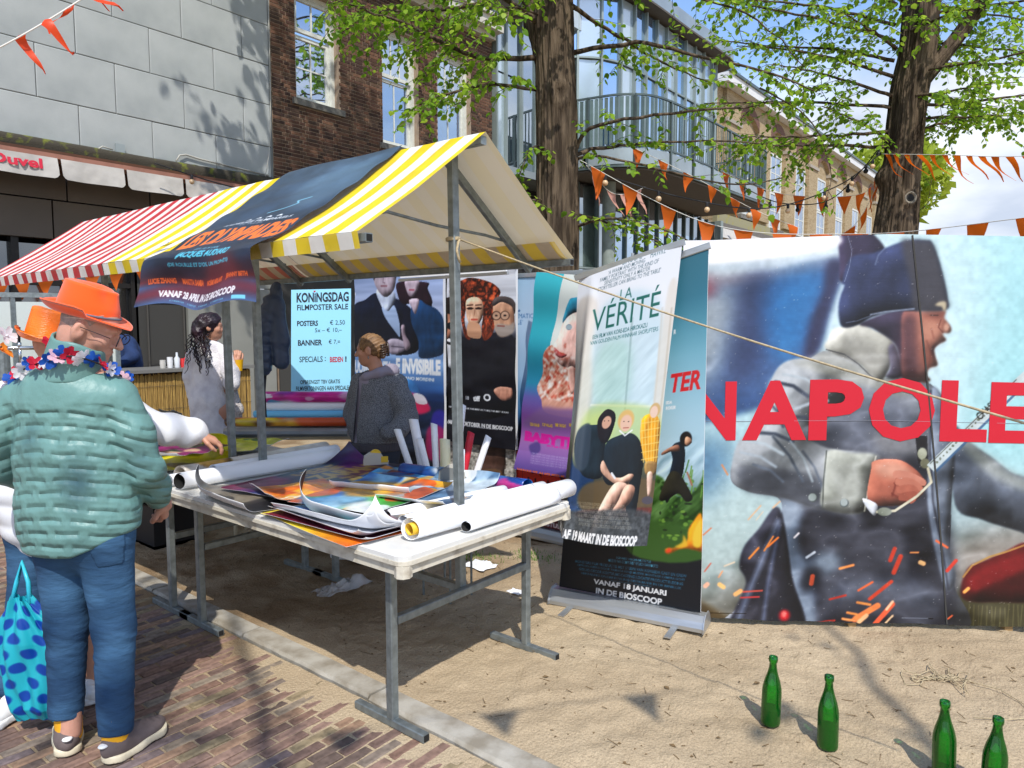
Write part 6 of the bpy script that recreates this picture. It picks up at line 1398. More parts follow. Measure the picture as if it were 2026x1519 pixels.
class Tree:
    def __init__(s, root): s.root = root; s.wood = MB(); s.leaves = []; s.r = random.Random(hash(root.name) % 1000 if 0 else len(root.name) + int(root.location.x * 10))
    def branch(s, pts, r0, r1, n=7, twigs=0, tl=.6, droop=.35, leaf=.07, lps=9, spread=1.0, start=.15, sub=True, up_=0.1):
        """a limb along pts (smoothed), with leafy twigs growing from it"""
        P = [Vector(p) for p in catmull([tuple(p) for p in pts], 5, closed=False)]; r = s.r
        for i in range(1, len(P) - 1): P[i] = P[i] + Vector((r.gauss(0, 1), r.gauss(0, 1), r.gauss(0, 1))) * r0 * .25
        m = len(P); rad = [r0 + (r1 - r0) * (i / (m - 1)) ** .8 for i in range(m)]; s.wood.tube(P, rad, n)
        for k in range(twigs):
            f = start + (1 - start) * (k + r.random()) / twigs; i = min(int(f * (m - 1)), m - 2); p = P[i].lerp(P[i + 1], f * (m - 1) - i); d = (P[i + 1] - P[i]).normalized()
            side = d.cross(UP).normalized() if abs(d.z) < .95 else Vector((r.gauss(0, 1), r.gauss(0, 1), 0)).normalized()
            sd_ = side * r.choice((-1, 1)) * r.uniform(.35, 1.) * spread; dirn = (d * r.uniform(.3, 1.0) + sd_ + UP * r.uniform(-.35, .35 + up_)).normalized()
            s.twig(p, dirn, tl * r.uniform(.5, 1.25) * (1.15 - .5 * f), droop, leaf, lps, sub)
        return P
    def twig(s, p, d, ln, droop, leaf, lps, sub):
        r = s.r; n = max(3, int(ln / .10)); pts = [Vector(p)]; d = Vector(d)
        for k in range(n):
            d = (d + Vector((r.gauss(0, .14), r.gauss(0, .14), r.gauss(0, .10) - droop * .16))).normalized(); pts.append(pts[-1] + d * ln / n)
            if sub and k > 0 and r.random() < .45: s.twig(pts[-1], (d + Vector((r.gauss(0, .7), r.gauss(0, .7), r.gauss(0, .3)))).normalized(), ln * r.uniform(.3, .55), droop, leaf, lps, False)
        s.wood.tube(pts, [.0048 * (1 - .7 * k / n) for k in range(n + 1)], 3, cap=False)
        cnt = max(2, int(ln * lps * r.uniform(.8, 1.2)))
        for k in range(cnt):
            f = (k + .6) / cnt * n; i = min(int(f), n - 1); q = pts[i].lerp(pts[i + 1], f - i); dd = (pts[i + 1] - pts[i]).normalized()
            s.leaf(q, dd, leaf * r.uniform(.6, 1.2), (-1) ** k)
    def leaf(s, q, dd, sz, side):
        r = s.r; sv = dd.cross(UP); sv = sv.normalized() if sv.length > .1 else Vector((1, 0, 0)); ax = (dd * .5 + sv * side * r.uniform(.5, 1.1) + Vector((r.gauss(0, .3), r.gauss(0, .3), r.uniform(-.9, .1)))).normalized()
        nn = (UP + Vector((r.gauss(0, .45), r.gauss(0, .45), 0))).normalized(); x = ax.cross(nn).normalized(); z = x.cross(ax).normalized()
        s.leaves.append((q + ax * .012, x, ax, z, sz, r.randrange(4)))
    def finish(s, lo=False, pick=300):
        s.wood.build('branches', m_bark, s.root, smooth=True)
        def vis(l_):
            d = l_[0] - CAM; f = d.dot(FW)
            if f < .5: return 1e9
            u = d.dot(RT) / f * 1420; v = -d.z / f * 1420 - 115; return f if (-1000 < u < 1000 and -750 < v < 740) else 1e6
        s.leaves.sort(key=vis)
        for (q, x, y, z, sz, k) in s.leaves[:pick]:
            o = bpy.data.objects.new('leaf', leaf_me[k]); sc.collection.objects.link(o); o.parent = s.root
            M_ = Matrix((x * sz, y * sz, z * sz)).transposed().to_4x4(); M_.translation = q - worldloc(s.root); o.matrix_local = M_
        rest = s.leaves[pick:]
        if not rest: return
        tv, tf = (LEAF_LO, LEAF_LOF) if lo else (LEAF, LEAFF)
        T = np.array(tv); A_ = np.array([[*q, *x, *y, *z, sz, k] for q, x, y, z, sz, k in rest]); n = len(A_)
        V = A_[:, None, 0:3] + (T[None, :, 0:1] * A_[:, None, 3:6] + T[None, :, 1:2] * A_[:, None, 6:9] + T[None, :, 2:3] * A_[:, None, 9:12]) * A_[:, None, 12:13]
        F = (np.array(tf)[None] + (np.arange(n) * len(tv))[:, None, None]).reshape(-1, 3)
        o = mesh_obj('foliage', V.reshape(-1, 3), F, m_leaf[0], s.root, smooth=True, kind='stuff')
        for m in m_leaf[1:]: o.data.materials.append(m)
        if len(o.data.polygons) == len(F): o.data.polygons.foreach_set('material_index', np.repeat(A_[:, 13].astype(np.int32), len(tf)))
def trunk(root, axis, radii, seed, knots=(), res=128, name='trunk'):
    """bark trunk: ribs, burls and knots as geometry"""
    A_ = np.array(catmull(axis, 12, closed=False)); Rr = np.interp(np.linspace(0, 1, len(A_)), np.linspace(0, 1, len(radii)), radii)
    z = np.linspace(0, 1, 170); t = np.linspace(0, 1, len(A_)); ax = np.stack([np.interp(z, t, A_[:, k]) for k in range(3)], 1); rr = np.interp(z, t, Rr); th = np.linspace(0, 2 * np.pi, res, endpoint=False)
    T, Z = np.meshgrid(th, z); H = np.interp(Z, z, ax[:, 2]); c_, s_ = np.cos(T), np.sin(T)
    big = fbm(c_ * 1.4 + 7, s_ * 1.4 + H * .55, 3, seed) - .5; rib = np.abs(fbm(c_ * 9 + H * .25, s_ * 9 + H * .35, 3, seed + 3) - .5) * 2
    rib = np.abs(fbm(c_ * 17 + H * .3, s_ * 17 + H * .5, 3, seed + 3) - .5) * 2
    D_ = rr[:, None] * (1 + .20 * big) - .034 * (1 - np.clip(rib * 2.2, 0, 1)) + .010 * (fbm(T * 14, H * 9, 3, seed + 5) - .5)
    for (kt, kh, ks, kd) in knots:
        dt = (T - kt + np.pi) % (2 * np.pi) - np.pi; q = np.sqrt((dt * rr[:, None]) ** 2 + (H - kh) ** 2) / ks
        D_ = D_ + kd * (np.exp(-((q - 1) / .35) ** 2) - .9 * np.exp(-(q / .7) ** 2) if kd < .1 else np.exp(-q ** 2))
    P = ax[:, None, :] + np.stack([c_ * D_, s_ * D_, np.zeros_like(D_)], -1)
    n, m = len(z), res; i = np.arange(n * m).reshape(n, m); a = i[:-1]; a2 = np.roll(i, -1, 1)[:-1]; b2 = np.roll(i, -1, 1)[1:]; b1 = i[1:]
    F = np.stack([a.ravel(), a2.ravel(), b2.ravel(), b1.ravel()], 1)
    return mesh_obj(name, P.reshape(-1, 3), F, m_bark, root, smooth=True)
TA = Vector((6.68, 4.75, 0))
ta = thing('linden_tree', 'near linden tree with thick ribbed trunk in front of the glass building', 'tree', TA)
def LA(r_, z, f_=0.): return TA + RT * r_ + FW * f_ + UP * (z)          # metres right, height, away, seen from the camera
trunk(ta, [tuple(LA(0, -.1)), tuple(LA(.0, 1.5)), tuple(LA(.0, 3.4)), tuple(LA(-.05, 5.0)), tuple(LA(-.10, 6.4)), tuple(LA(-.05, 8.5)), tuple(LA(.1, 11))], [.30, .265, .245, .225, .20, .15, .09], 4, knots=[(3.5, 2.9, .07, .03), (4.0, 4.1, .10, .035)])
trunk(ta, [tuple(LA(-.06, 4.3, .05)), tuple(LA(-.22, 5.0, .05)), tuple(LA(-.36, 5.8, 0)), tuple(LA(-.55, 7.2, 0)), tuple(LA(-.9, 9.5, 0))], [.16, .15, .13, .11, .07], 9, name='stem', res=72)
T = Tree(ta)
kw = dict(leaf=.067, lps=21)
T.branch([LA(-.2, 4.55), LA(-.9, 4.45, -.3), LA(-1.6, 4.7, -.5), LA(-2.3, 4.9, -.6)], .035, .008, twigs=30, tl=.75, droop=.8, **kw)
T.branch([LA(-.2, 4.9), LA(-.8, 5.0, -.7), LA(-1.5, 5.05, -1.1), LA(-2.1, 5.0, -1.3)], .03, .007, twigs=26, tl=.7, droop=.9, **kw)
T.branch([LA(-.2, 4.2), LA(-.7, 4.1, -.5), LA(-1.2, 3.9, -.8), LA(-1.55, 3.7, -.9)], .024, .006, twigs=20, tl=.55, droop=.9, **kw)
T.branch([LA(-.3, 5.3), LA(-1.1, 5.25, .4), LA(-1.9, 5.3, .6), LA(-2.5, 5.25, .7)], .03, .007, twigs=26, tl=.75, droop=.8, **kw)
T.branch([LA(-.1, 3.6), LA(-.3, 3.5, -.3), LA(-.42, 3.2, -.4)], .010, .004, twigs=7, tl=.35, droop=.9, **kw)
T.branch([LA(-.1, 3.0), LA(-.3, 2.95, -.3), LA(-.42, 2.8, -.35)], .010, .004, twigs=6, tl=.3, droop=.9, **kw)
T.branch([LA(-.2, 5.0), LA(-.5, 4.7, -.9), LA(-.55, 4.4, -1.3)], .014, .005, twigs=12, tl=.45, droop=.7, **kw)
T.branch([LA(.2, 3.55), LA(.35, 3.75, -.15), LA(1.0, 3.82, -.4), LA(1.9, 3.87, -.5), LA(2.35, 3.9, -.6)], .028, .006, twigs=12, tl=.38, droop=.6, **kw)
T.branch([LA(.2, 3.5), LA(.55, 3.65, .3), LA(1.1, 3.7, .3), LA(1.8, 3.7, .2), LA(2.6, 3.6, 0)], .026, .006, twigs=14, tl=.42, droop=.8, **kw)
T.branch([LA(.2, 3.45), LA(.4, 3.42, -.3), LA(1.0, 3.2, -.7), LA(1.7, 3.0, -.9), LA(2.15, 3.05, -1.0)], .020, .005, twigs=11, tl=.36, droop=.7, **kw)
T.branch([LA(.2, 2.7), LA(.5, 2.75, -.4), LA(1.0, 2.6, -.7), LA(1.5, 2.35, -.9)], .022, .005, twigs=18, tl=.38, droop=.9, **kw)
T.branch([LA(.2, 2.85), LA(.6, 2.8, .3), LA(1.2, 2.6, .4), LA(1.7, 2.3, .4)], .018, .005, twigs=13, tl=.36, droop=.9, **kw)
T.branch([LA(.15, 4.6), LA(.8, 4.55, -.4), LA(1.4, 4.35, -.6), LA(2.1, 4.1, -.8), LA(2.5, 3.9, -.9)], .030, .006, twigs=17, tl=.5, droop=.7, **kw)
T.branch([LA(.15, 5.1), LA(.7, 4.95, .4), LA(1.3, 4.7, .6), LA(1.9, 4.5, .7)], .028, .006, twigs=15, tl=.5, droop=.7, **kw)
T.branch([LA(.1, 5.5), LA(.7, 5.3, -.5), LA(1.3, 5.1, -.8), LA(1.7, 5.0, -1.0)], .030, .007, twigs=16, tl=.5, droop=.7, **kw)
T.branch([LA(.1, 5.7), LA(.8, 5.55, .2), LA(1.5, 5.3, .2), LA(2.2, 4.95, 0), LA(2.7, 4.4, -.1)], .030, .004, twigs=16, tl=.35, droop=.9, leaf=.06, lps=15)
T.branch([LA(2.0, 4.0, -.7), LA(2.5, 3.7, -.7), LA(2.75, 3.2, -.7), LA(2.7, 2.85, -.7)], .010, .003, twigs=9, tl=.25, droop=1.0, leaf=.055, lps=14)
for k in range(7): T.branch([LA(-.1, 5.6), LA(-.5 + .25 * k, 5.3 - .1 * (k % 3), -.8), LA(-.8 + .45 * k, 5.15 - .1 * (k % 2), -1.3)], .012, .005, twigs=8, tl=.5, droop=.7, **kw)
# crown above the frame, which throws the dappled shade on the facade
for k in range(14):
    a = rng.uniform(-1.6, 1.9); z0 = rng.uniform(6.2, 10.0); ln = rng.uniform(2.2, 4.6) * (1.1 - (z0 - 6) / 14)
    e_ = Vector((math.cos(a), math.sin(a), 0)); T.branch([LA(0, z0), LA(0, z0 + .4) + e_ * ln * .4, LA(0, z0 + .7) + e_ * ln * .75, LA(0, z0 + .6) + e_ * ln], .05, .008, n=5, twigs=16, tl=.9, droop=.6, leaf=.15, lps=5)
for k in range(13):
    e_ = Vector((-.80 + rng.uniform(-.1, .3), .35 + rng.uniform(-.3, .7), 0)).normalized(); z0 = rng.uniform(7.2, 10.5); ln = rng.uniform(2.4, 4.2); T.branch([LA(-.3, z0), LA(-.3, z0 + .5) + e_ * ln * .4, LA(-.3, z0 + .8) + e_ * ln * .75, LA(-.3, z0 + .5) + e_ * ln], .06, .01, n=5, twigs=20, tl=1.0, droop=.5, leaf=.15, lps=5)
T.finish()
# second tree, right
TB = Vector((10.72, 2.13, 0))
tb = thing('linden_tree', 'farther linden tree at the right with a sawn branch knot in its trunk', 'tree', TB)
def LB(r_, z, f_=0.): return TB + RT * r_ + FW * f_ + UP * z
trunk(tb, [tuple(LB(-.05, -.1)), tuple(LB(-.05, 1.6)), tuple(LB(.0, 2.7)), tuple(LB(.06, 3.5)), tuple(LB(.12, 4.6)), tuple(LB(.22, 5.4)), tuple(LB(.20, 7.0)), tuple(LB(.2, 10))], [.30, .27, .285, .235, .235, .23, .16, .08], 14, knots=[(math.atan2(-FW.y, -FW.x) % 6.283 + .05, 3.25, .085, .05), (math.atan2(-RT.y, -RT.x) % 6.283, 3.55, .13, .11)])
kp = LB(.06, 3.25) - FW * .245
b = MB(); b.lathe([(.03, -.02), (.045, -.01), (.058, .012), (.075, .02), (.085, .0), (.08, -.03)], kp, -FW, n=18, cap=False); b.build('knot', mat('knot_wood', '8d8474', .9, var=.4, vscale=40), tb, smooth=True)
b = MB(); b.lathe([(.055, -.02), (.05, .0), (.001, .001)], kp, -FW, n=18, cap=False); b.build('knot_hollow', m_dark, tb)
trunk(tb, [tuple(LB(.22, 4.75)), tuple(LB(.55, 5.15, -.05)), tuple(LB(.85, 5.6, -.1)), tuple(LB(1.15, 6.2, -.1)), tuple(LB(1.5, 7.5, -.1))], [.16, .125, .115, .10, .06], 19, name='limb', res=64)
trunk(tb, [tuple(LB(.35, 5.1, .2)), tuple(LB(.5, 5.6, .2)), tuple(LB(.6, 6.4, .2)), tuple(LB(.7, 8, .2))], [.09, .075, .06, .04], 29, name='limb', res=48)
T = Tree(tb); kw = dict(leaf=.066, lps=18)
def fan(L_, z0, ang, ln, rise, f0, tw, **k2):
    c_, s_ = math.cos(ang), math.sin(ang); T.branch([L_(.1 * c_, z0), L_(.1 * c_ + ln * .35 * c_, z0 + rise * .5, s_ * ln * .35), L_(.1 * c_ + ln * .7 * c_, z0 + rise * .8, s_ * ln * .7), L_(.1 * c_ + ln * c_, z0 + rise, s_ * ln)], .026, .006, twigs=tw, tl=.62, droop=.75, **k2)
for z0, ang, ln, rise in [(3.95, 3.0, 2.2, .1), (4.15, 3.3, 2.0, -.15), (4.45, 2.8, 2.4, .3), (4.6, 3.4, 1.8, .25), (4.85, 3.1, 2.3, .5), (5.05, 2.7, 2.0, .5), (5.3, 3.3, 2.5, .35), (5.5, 3.0, 2.3, .5), (5.75, 3.5, 2.0, .4), (5.9, 2.8, 2.2, .3), (5.2, 3.8, 1.4, .1), (4.0, 3.6, 1.3, .3),
                          (4.3, .1, 1.7, .1), (4.45, -.4, 1.9, .0), (4.1, .3, 1.5, .35), (4.7, .4, 2.1, -.1), (5.0, -.2, 2.2, -.1), (5.3, .2, 2.2, .0), (5.6, -.4, 2.3, .0), (5.8, .3, 2.4, .0), (4.9, -.8, 1.8, -.1), (5.5, .8, 2.3, .1), (4.6, -1.2, 1.2, -.2), (5.4, -1.4, 1.3, -.1), (5.7, -2.0, 1.3, 0)]:
    fan(LB, z0, ang, ln, rise, 0, 18, **kw)
T.branch([LB(.25, 2.6), LB(.38, 2.75, -.1), LB(.48, 2.72, -.15)], .006, .003, twigs=6, tl=.22, droop=.6, leaf=.075, lps=22)
T.branch([LB(.28, 3.1), LB(.36, 3.2, -.1), LB(.38, 3.5, -.15)], .005, .003, twigs=4, tl=.2, droop=.6, leaf=.065, lps=18)
for k in range(20):
    a = rng.uniform(0, 6.28); z0 = rng.uniform(6.2, 9.4); ln = rng.uniform(1.8, 3.8); e_ = Vector((math.cos(a), math.sin(a), 0))
    T.branch([LB(.1, z0), LB(.1, z0 + .3) + e_ * ln * .4, LB(.1, z0 + .5) + e_ * ln * .75, LB(.1, z0 + .4) + e_ * ln], .045, .008, n=5, twigs=12, tl=.9, droop=.6, leaf=.15, lps=5)
T.finish()
# small tree far beyond the buff building
tcx = Vector((70, 14, 0)); tc_ = thing('far_tree', 'yellow-green treetop showing above the far end of the buff brick building', 'tree', tcx)
b = MB(); b.tube([tcx, tcx + UP * 9], [.4, .2], 8); b.build('trunk', m_bark, tc_)
V = nr.normal(size=(2600, 3)); V /= np.linalg.norm(V, axis=1)[:, None]; V *= (nr.random((2600, 1)) ** .4) * [4.2, 4.2, 3.6]; V += np.array([70, 14, 14.2]); a1 = nr.normal(size=(2600, 3)) * .30; a2 = nr.normal(size=(2600, 3)) * .30
mesh_obj('foliage', np.stack([V, V + a1, V + a1 + a2, V + a2], 1).reshape(-1, 3), np.arange(2600 * 4).reshape(-1, 4), leaf_mat('spring_leaf', 'a5b53a', .5), tc_, kind='stuff')

# ================================================================== bunting and light strings
m_or = mat('orange_flag', 'e36a12', .7, trans=.45, var=.06, vscale=3); m_pk = mat('faded_pink_flag', 'd9a292', .7, trans=.4); m_orr = mat('orange_red_foil', 'f0501e', .45, trans=.45); m_cord = mat('white_cord', 'd8d4ca', .8); m_blk = mat('black_cable', '15151a', .6); m_bulb = mat('warm_bulb', 'e8c9a0', .25, spec=.6, trans=.3)
def bunting(label, pts, n, w_, h_, sag, m, t0=.02, t1=.98, blow=(0, 0, 0), twist=.3, cord=m_cord, group='strings of orange bunting', rr=.0035, skip=(), shift=0.):
    pts = [Vector(p) for p in pts]; t = thing('bunting', label, 'bunting', pts[0], group); S_ = [Vector(p) for p in catmull([tuple(p) for p in pts], 14, closed=False)]; ln = len(S_); S2 = [p - UP * sag * 4 * (i / (ln - 1)) * (1 - i / (ln - 1)) for i, p in enumerate(S_)]
    b = MB(); b.tube(S2, rr, 5); b.build('cord', cord, t, smooth=True); r = random.Random(int(w_ * 1e4) + n)
    for k in range(n):
        if k in skip: continue
        f = (t0 + (t1 - t0) * (k + .5 + shift) / n) * (ln - 1); i = min(int(f), ln - 2); p = S2[i].lerp(S2[i + 1], f - i); d = (S2[i + 1] - S2[i]).normalized()
        sw = Vector(blow) + Vector((r.gauss(0, 1), r.gauss(0, 1), 0)) * twist * .25; dn = (-UP + sw).normalized(); nn = d.cross(dn).normalized(); ww = w_ * r.uniform(.85, 1.1); hh = h_ * r.uniform(.9, 1.12); ph = r.uniform(0, 6); V = []; nv_ = 7
        for j in range(nv_):
            q = j / (nv_ - 1); half = ww / 2 * (1 - q * .97); c0 = p + dn * hh * q + nn * hh * .10 * math.sin(q * 4 + ph) * q * (1 + twist * 2) + Vector(blow) * hh * .5 * q * q
            tw = twist * math.sin(q * 2.5 + ph) * q; dd = (d * math.cos(tw) + nn * math.sin(tw)); V += [c0 - dd * half, c0 + nn * .01 * math.sin(ph + q * 3), c0 + dd * half]
        F = [(3 * j + a_, 3 * j + a_ + 1, 3 * j + a_ + 4, 3 * j + a_ + 3) for j in range(nv_ - 1) for a_ in (0, 1)]
        mesh_obj('flag', V, F, m, t, smooth=True)
    return t
bunting('orange bunting from the near linden trunk, passing behind the printed hoarding', [(6.62, 4.40, 3.38), (6.93, 3.05, 2.62), (7.1, 1.7, 2.43), (5.94, .4, 2.32), (5.0, -.8, 2.3)], 15, .21, .30, .0, m_or, twist=.25)
bunting('short faded pink bunting looped beside the near linden trunk', [(6.66, 4.35, 3.33), (7.0, 4.28, 3.10), (7.16, 4.14, 3.07), (7.45, 4.07, 3.18)], 4, .11, .30, .0, m_pk, twist=.5, blow=(.15, -.2, 0))
bunting('orange bunting running right from the burl of the farther linden', [(10.41, 2.25, 3.82), (9.5, 1.4, 3.52), (8.7, .61, 3.25), (7.9, -.3, 3.1)], 17, .11, .30, .0, m_or, blow=(.22, -.4, 0), twist=.4)
bunting('orange bunting crossing in front of the curved balcony', [(7.62, 4.41, 3.74), (8.3, 3.9, 3.42), (9.02, 3.4, 3.06), (9.6, 3.0, 2.85)], 8, .16, .22, .0, m_or, twist=.6)
bunting('fine orange bunting strung level from the balcony to the farther linden', [(9.74, 4.19, 3.77), (11.3, 3.84, 3.62), (12.06, 2.9, 3.61), (10.5, 2.28, 3.70)], 11, .20, .30, .0, m_or, twist=.2)
bunting('orange bunting sagging below the level one, in front of the buff windows', [(10.2, 3.9, 2.80), (10.9, 3.4, 2.75), (11.1, 2.75, 3.0), (10.6, 2.30, 3.55)], 7, .22, .30, .0, m_or, twist=.3)
bunting('crumpled orange foil streamers close to the camera at top left', [(.80, 3.16, 2.50), (.98, 3.07, 2.65), (1.16, 3.03, 2.82), (1.31, 3.02, 2.98)], 5, .05, .12, .0, m_orr, twist=2.4, blow=(.15, -.1, 0), group='strings of orange bunting', rr=.003, t0=.25, t1=.95)
bunting('small orange bunting inside the shade along the cafe front', [(2.3, 9.2, 1.95), (3.0, 9.25, 2.12), (3.9, 9.3, 2.25), (5.0, 9.3, 2.45)], 10, .18, .2, .0, m_or, twist=.2)
def light_string(label, pts, n, bulbs=m_bulb):
    t = thing('light_string', label, 'light string', pts[0], 'black cables with round bulbs'); S_ = [Vector(p) for p in catmull([tuple(p) for p in pts], 14, closed=False)]; b = MB(); b.tube(S_, .008, 5); b.build('cable', m_blk, t, smooth=True)
    for k in range(n):
        f = (k + .5) / n * (len(S_) - 1); i = min(int(f), len(S_) - 2); p = S_[i].lerp(S_[i + 1], f - i); q = MB(); q.lathe([(.014, .01), (.018, -.01), (.018, -.045), (.012, -.05)], p, n=8); q.build('socket', m_blk, t)
        q = MB(); q.lathe([(.012, -.05)] + [(.033 * math.sin(a_), -.08 - .033 * -math.cos(a_) * -1) for a_ in np.linspace(.4, 3.1, 8)], p, n=12); q.build('bulb', bulbs, t, smooth=True)
light_string('black light string from the near linden across the balcony soffit to the farther linden', [(6.75, 4.4, 3.30), (7.7, 3.7, 3.05), (9.0, 3.2, 3.05), (10.2, 2.7, 3.45), (10.5, 2.3, 3.84)], 8)
light_string('black light string sagging across the buff brick windows', [(11.4, 4.6, 3.9), (11.6, 4.0, 3.55), (11.4, 3.2, 3.45), (10.9, 2.6, 3.75), (10.52, 2.27, 4.0)], 7, m_blk)
light_string('black light string hanging in front of the awning flaps', [(4.3, 9.2, 3.62), (4.9, 9.1, 3.5), (5.5, 9.0, 3.42), (6.2, 8.8, 3.36)], 2)

# bunting overhead and a tree beside the camera, both out of the frame: their shadows fall on the sand and the street
bunting('orange bunting strung overhead near the camera', [(-.47, -.03, 4.0), (.19, -.55, 3.99), (.85, -1.07, 4.0)], 3, .18, .22, .0, m_or, twist=.12, t0=0, t1=1)
TC = Vector((-3.2, -4.6, 0)); tcm = thing('linden_tree', 'linden tree beside the camera whose branches shade the sand at right', 'tree', TC)
trunk(tcm, [tuple(TC + UP * z) for z in (0, 2, 4, 6, 8)], [.28, .24, .2, .15, .08], 41, res=40); T = Tree(tcm)
for (pts, n_) in (([(0, 0, 4.6), (1.6, .6, 5.6), (3.0, 1.3, 6.0), (4.2, 2.0, 6.2)], 7), ([(0, 0, 4.2), (1.8, .2, 5.0), (3.2, .5, 5.4), (4.6, .9, 5.5)], 7), ([(0, 0, 5), (1.4, -.4, 6), (3, -.3, 6.6), (4.8, .2, 6.8)], 8), ([(0, 0, 5), (.8, 1.6, 6.4), (1.2, 3.0, 7.2), (1.6, 4.2, 7.6)], 10), ([(0, 0, 5.4), (-.2, 1.8, 6.6), (.2, 3.4, 7.6), (.4, 5.2, 8)], 10)): T.branch([TC + Vector(p) for p in pts], .075, .015, n=6, twigs=n_, tl=.9, droop=.5, leaf=.12, lps=5)
T.finish(lo=True, pick=0)
# ================================================================== people: bodies from signed distance fields, meshed with surface nets
def surface_nets(f, lo, hi, h):
    lo = np.array(lo, float); hi = np.array(hi, float); n = np.ceil((hi - lo) / h).astype(int) + 1
    ax = [lo[k] + np.arange(n[k]) * h for k in range(3)]; X_, Y_, Z_ = np.meshgrid(*ax, indexing='ij'); D_ = f(X_, Y_, Z_).astype(np.float32); ins = D_ < 0
    c = [(i, j, k) for i in (0, 1) for j in (0, 1) for k in (0, 1)]; sl = lambda A_, o: A_[o[0]:A_.shape[0] - 1 + o[0], o[1]:A_.shape[1] - 1 + o[1], o[2]:A_.shape[2] - 1 + o[2]]
    cnt = sum(sl(ins, o).astype(np.int8) for o in c); act = (cnt > 0) & (cnt < 8); idx = -np.ones(act.shape, np.int64); idx[act] = np.arange(act.sum()); I = np.argwhere(act)
    S_ = np.zeros((len(I), 3)); W_ = np.zeros(len(I)); cv_ = {o: sl(D_, o)[act] for o in c}
    for a in c:
        for k in range(3):
            if a[k]: continue
            b = list(a); b[k] = 1; b = tuple(b); da, db = cv_[a], cv_[b]; m = (da < 0) != (db < 0); t = np.where(m, da / np.where(np.abs(da - db) < 1e-9, 1, da - db), 0)
            p = np.tile(np.array(a, float), (len(I), 1)); p[:, k] += t; S_ += p * m[:, None]; W_ += m
    V = lo + (I + S_ / W_[:, None]) * h; F = []
    for k in range(3):
        u, v = (k + 1) % 3, (k + 2) % 3; s0 = [slice(None)] * 3; s1 = [slice(None)] * 3; s0[k] = slice(0, -1); s1[k] = slice(1, None)
        A_ = ins[tuple(s0)]; B_ = ins[tuple(s1)]; E = np.argwhere(A_ != B_); E = E[(E[:, u] > 0) & (E[:, v] > 0) & (E[:, u] < n[u] - 1) & (E[:, v] < n[v] - 1)]
        if not len(E): continue
        def g(du, dv): q = E.copy(); q[:, u] += du; q[:, v] += dv; return idx[q[:, 0], q[:, 1], q[:, 2]]
        q = np.stack([g(-1, -1), g(0, -1), g(0, 0), g(-1, 0)], 1); fl_ = A_[E[:, 0], E[:, 1], E[:, 2]]; q[~fl_] = q[~fl_][:, ::-1]; F.append(q)
    F = np.concatenate(F); F = F[(F >= 0).all(1)]; return V, F
def smin(a, b, k): h_ = np.clip(.5 + .5 * (b - a) / k, 0, 1); return b + (a - b) * h_ - k * h_ * (1 - h_)
def smax(a, b, k): return -smin(-a, -b, k)
def cap(X_, Y_, Z_, a, b, ra, rb, sq=(1, 1, 1)):
    a = np.array(a, float); b = np.array(b, float); d = b - a; px, py, pz = X_ - a[0], Y_ - a[1], Z_ - a[2]; t = np.clip((px * d[0] + py * d[1] + pz * d[2]) / (d @ d + 1e-12), 0, 1)
    return np.sqrt(((px - t * d[0]) / sq[0]) ** 2 + ((py - t * d[1]) / sq[1]) ** 2 + ((pz - t * d[2]) / sq[2]) ** 2) - (ra + (rb - ra) * t)
def chain(X_, Y_, Z_, pts, rr, k=.02, sq=(1, 1, 1)):
    D_ = None
    for i in range(len(pts) - 1): q = cap(X_, Y_, Z_, pts[i], pts[i + 1], rr[i], rr[i + 1], sq); D_ = q if D_ is None else smin(D_, q, k)
    return D_
def ellp(X_, Y_, Z_, c, r): return (np.sqrt(((X_ - c[0]) / r[0]) ** 2 + ((Y_ - c[1]) / r[1]) ** 2 + ((Z_ - c[2]) / r[2]) ** 2) - 1) * min(r)
def n3(X_, Y_, Z_, f, seed=0): return fbm(X_ * f + Y_ * f * .6, Z_ * f + Y_ * f * .35, 3, seed) - .5
class Person:
    def __init__(s, label, d, lat, yaw=0., group=None):
        s.O = FW * d + RT * lat; s.t = thing('person', label, 'person', s.O, group); s.R = np.array([[RT.x, RT.y, 0], [FW.x, FW.y, 0], [0, 0, 1]])
    def W(s, V): V = np.asarray(V, float).reshape(-1, 3); return V @ s.R + np.array(s.O)
    def sdf(s, name, f, lo, hi, h, m, parent=None, label=None, kind=None):
        V, F = surface_nets(f, lo, hi, h); return mesh_obj(name, s.W(V), F, m, parent or s.t, smooth=True, label=label, kind=kind)
    def mb(s, name, b, m, parent=None, smooth=True, auto=None): b.v = [tuple(p) for p in s.W(b.v)]; return b.build(name, m, parent or s.t, smooth=smooth, auto=auto)
def rotm(yaw, pitch=0., roll=0.): return np.array(Matrix.Rotation(yaw, 3, 'Z') @ Matrix.Rotation(pitch, 3, 'X') @ Matrix.Rotation(roll, 3, 'Y'))
def hloc(X_, Y_, Z_, c, M_, s=1.):
    a, b, c_ = X_ - c[0], Y_ - c[1], Z_ - c[2]; Mi = M_.T; return [(Mi[k, 0] * a + Mi[k, 1] * b + Mi[k, 2] * c_) / s for k in range(3)]
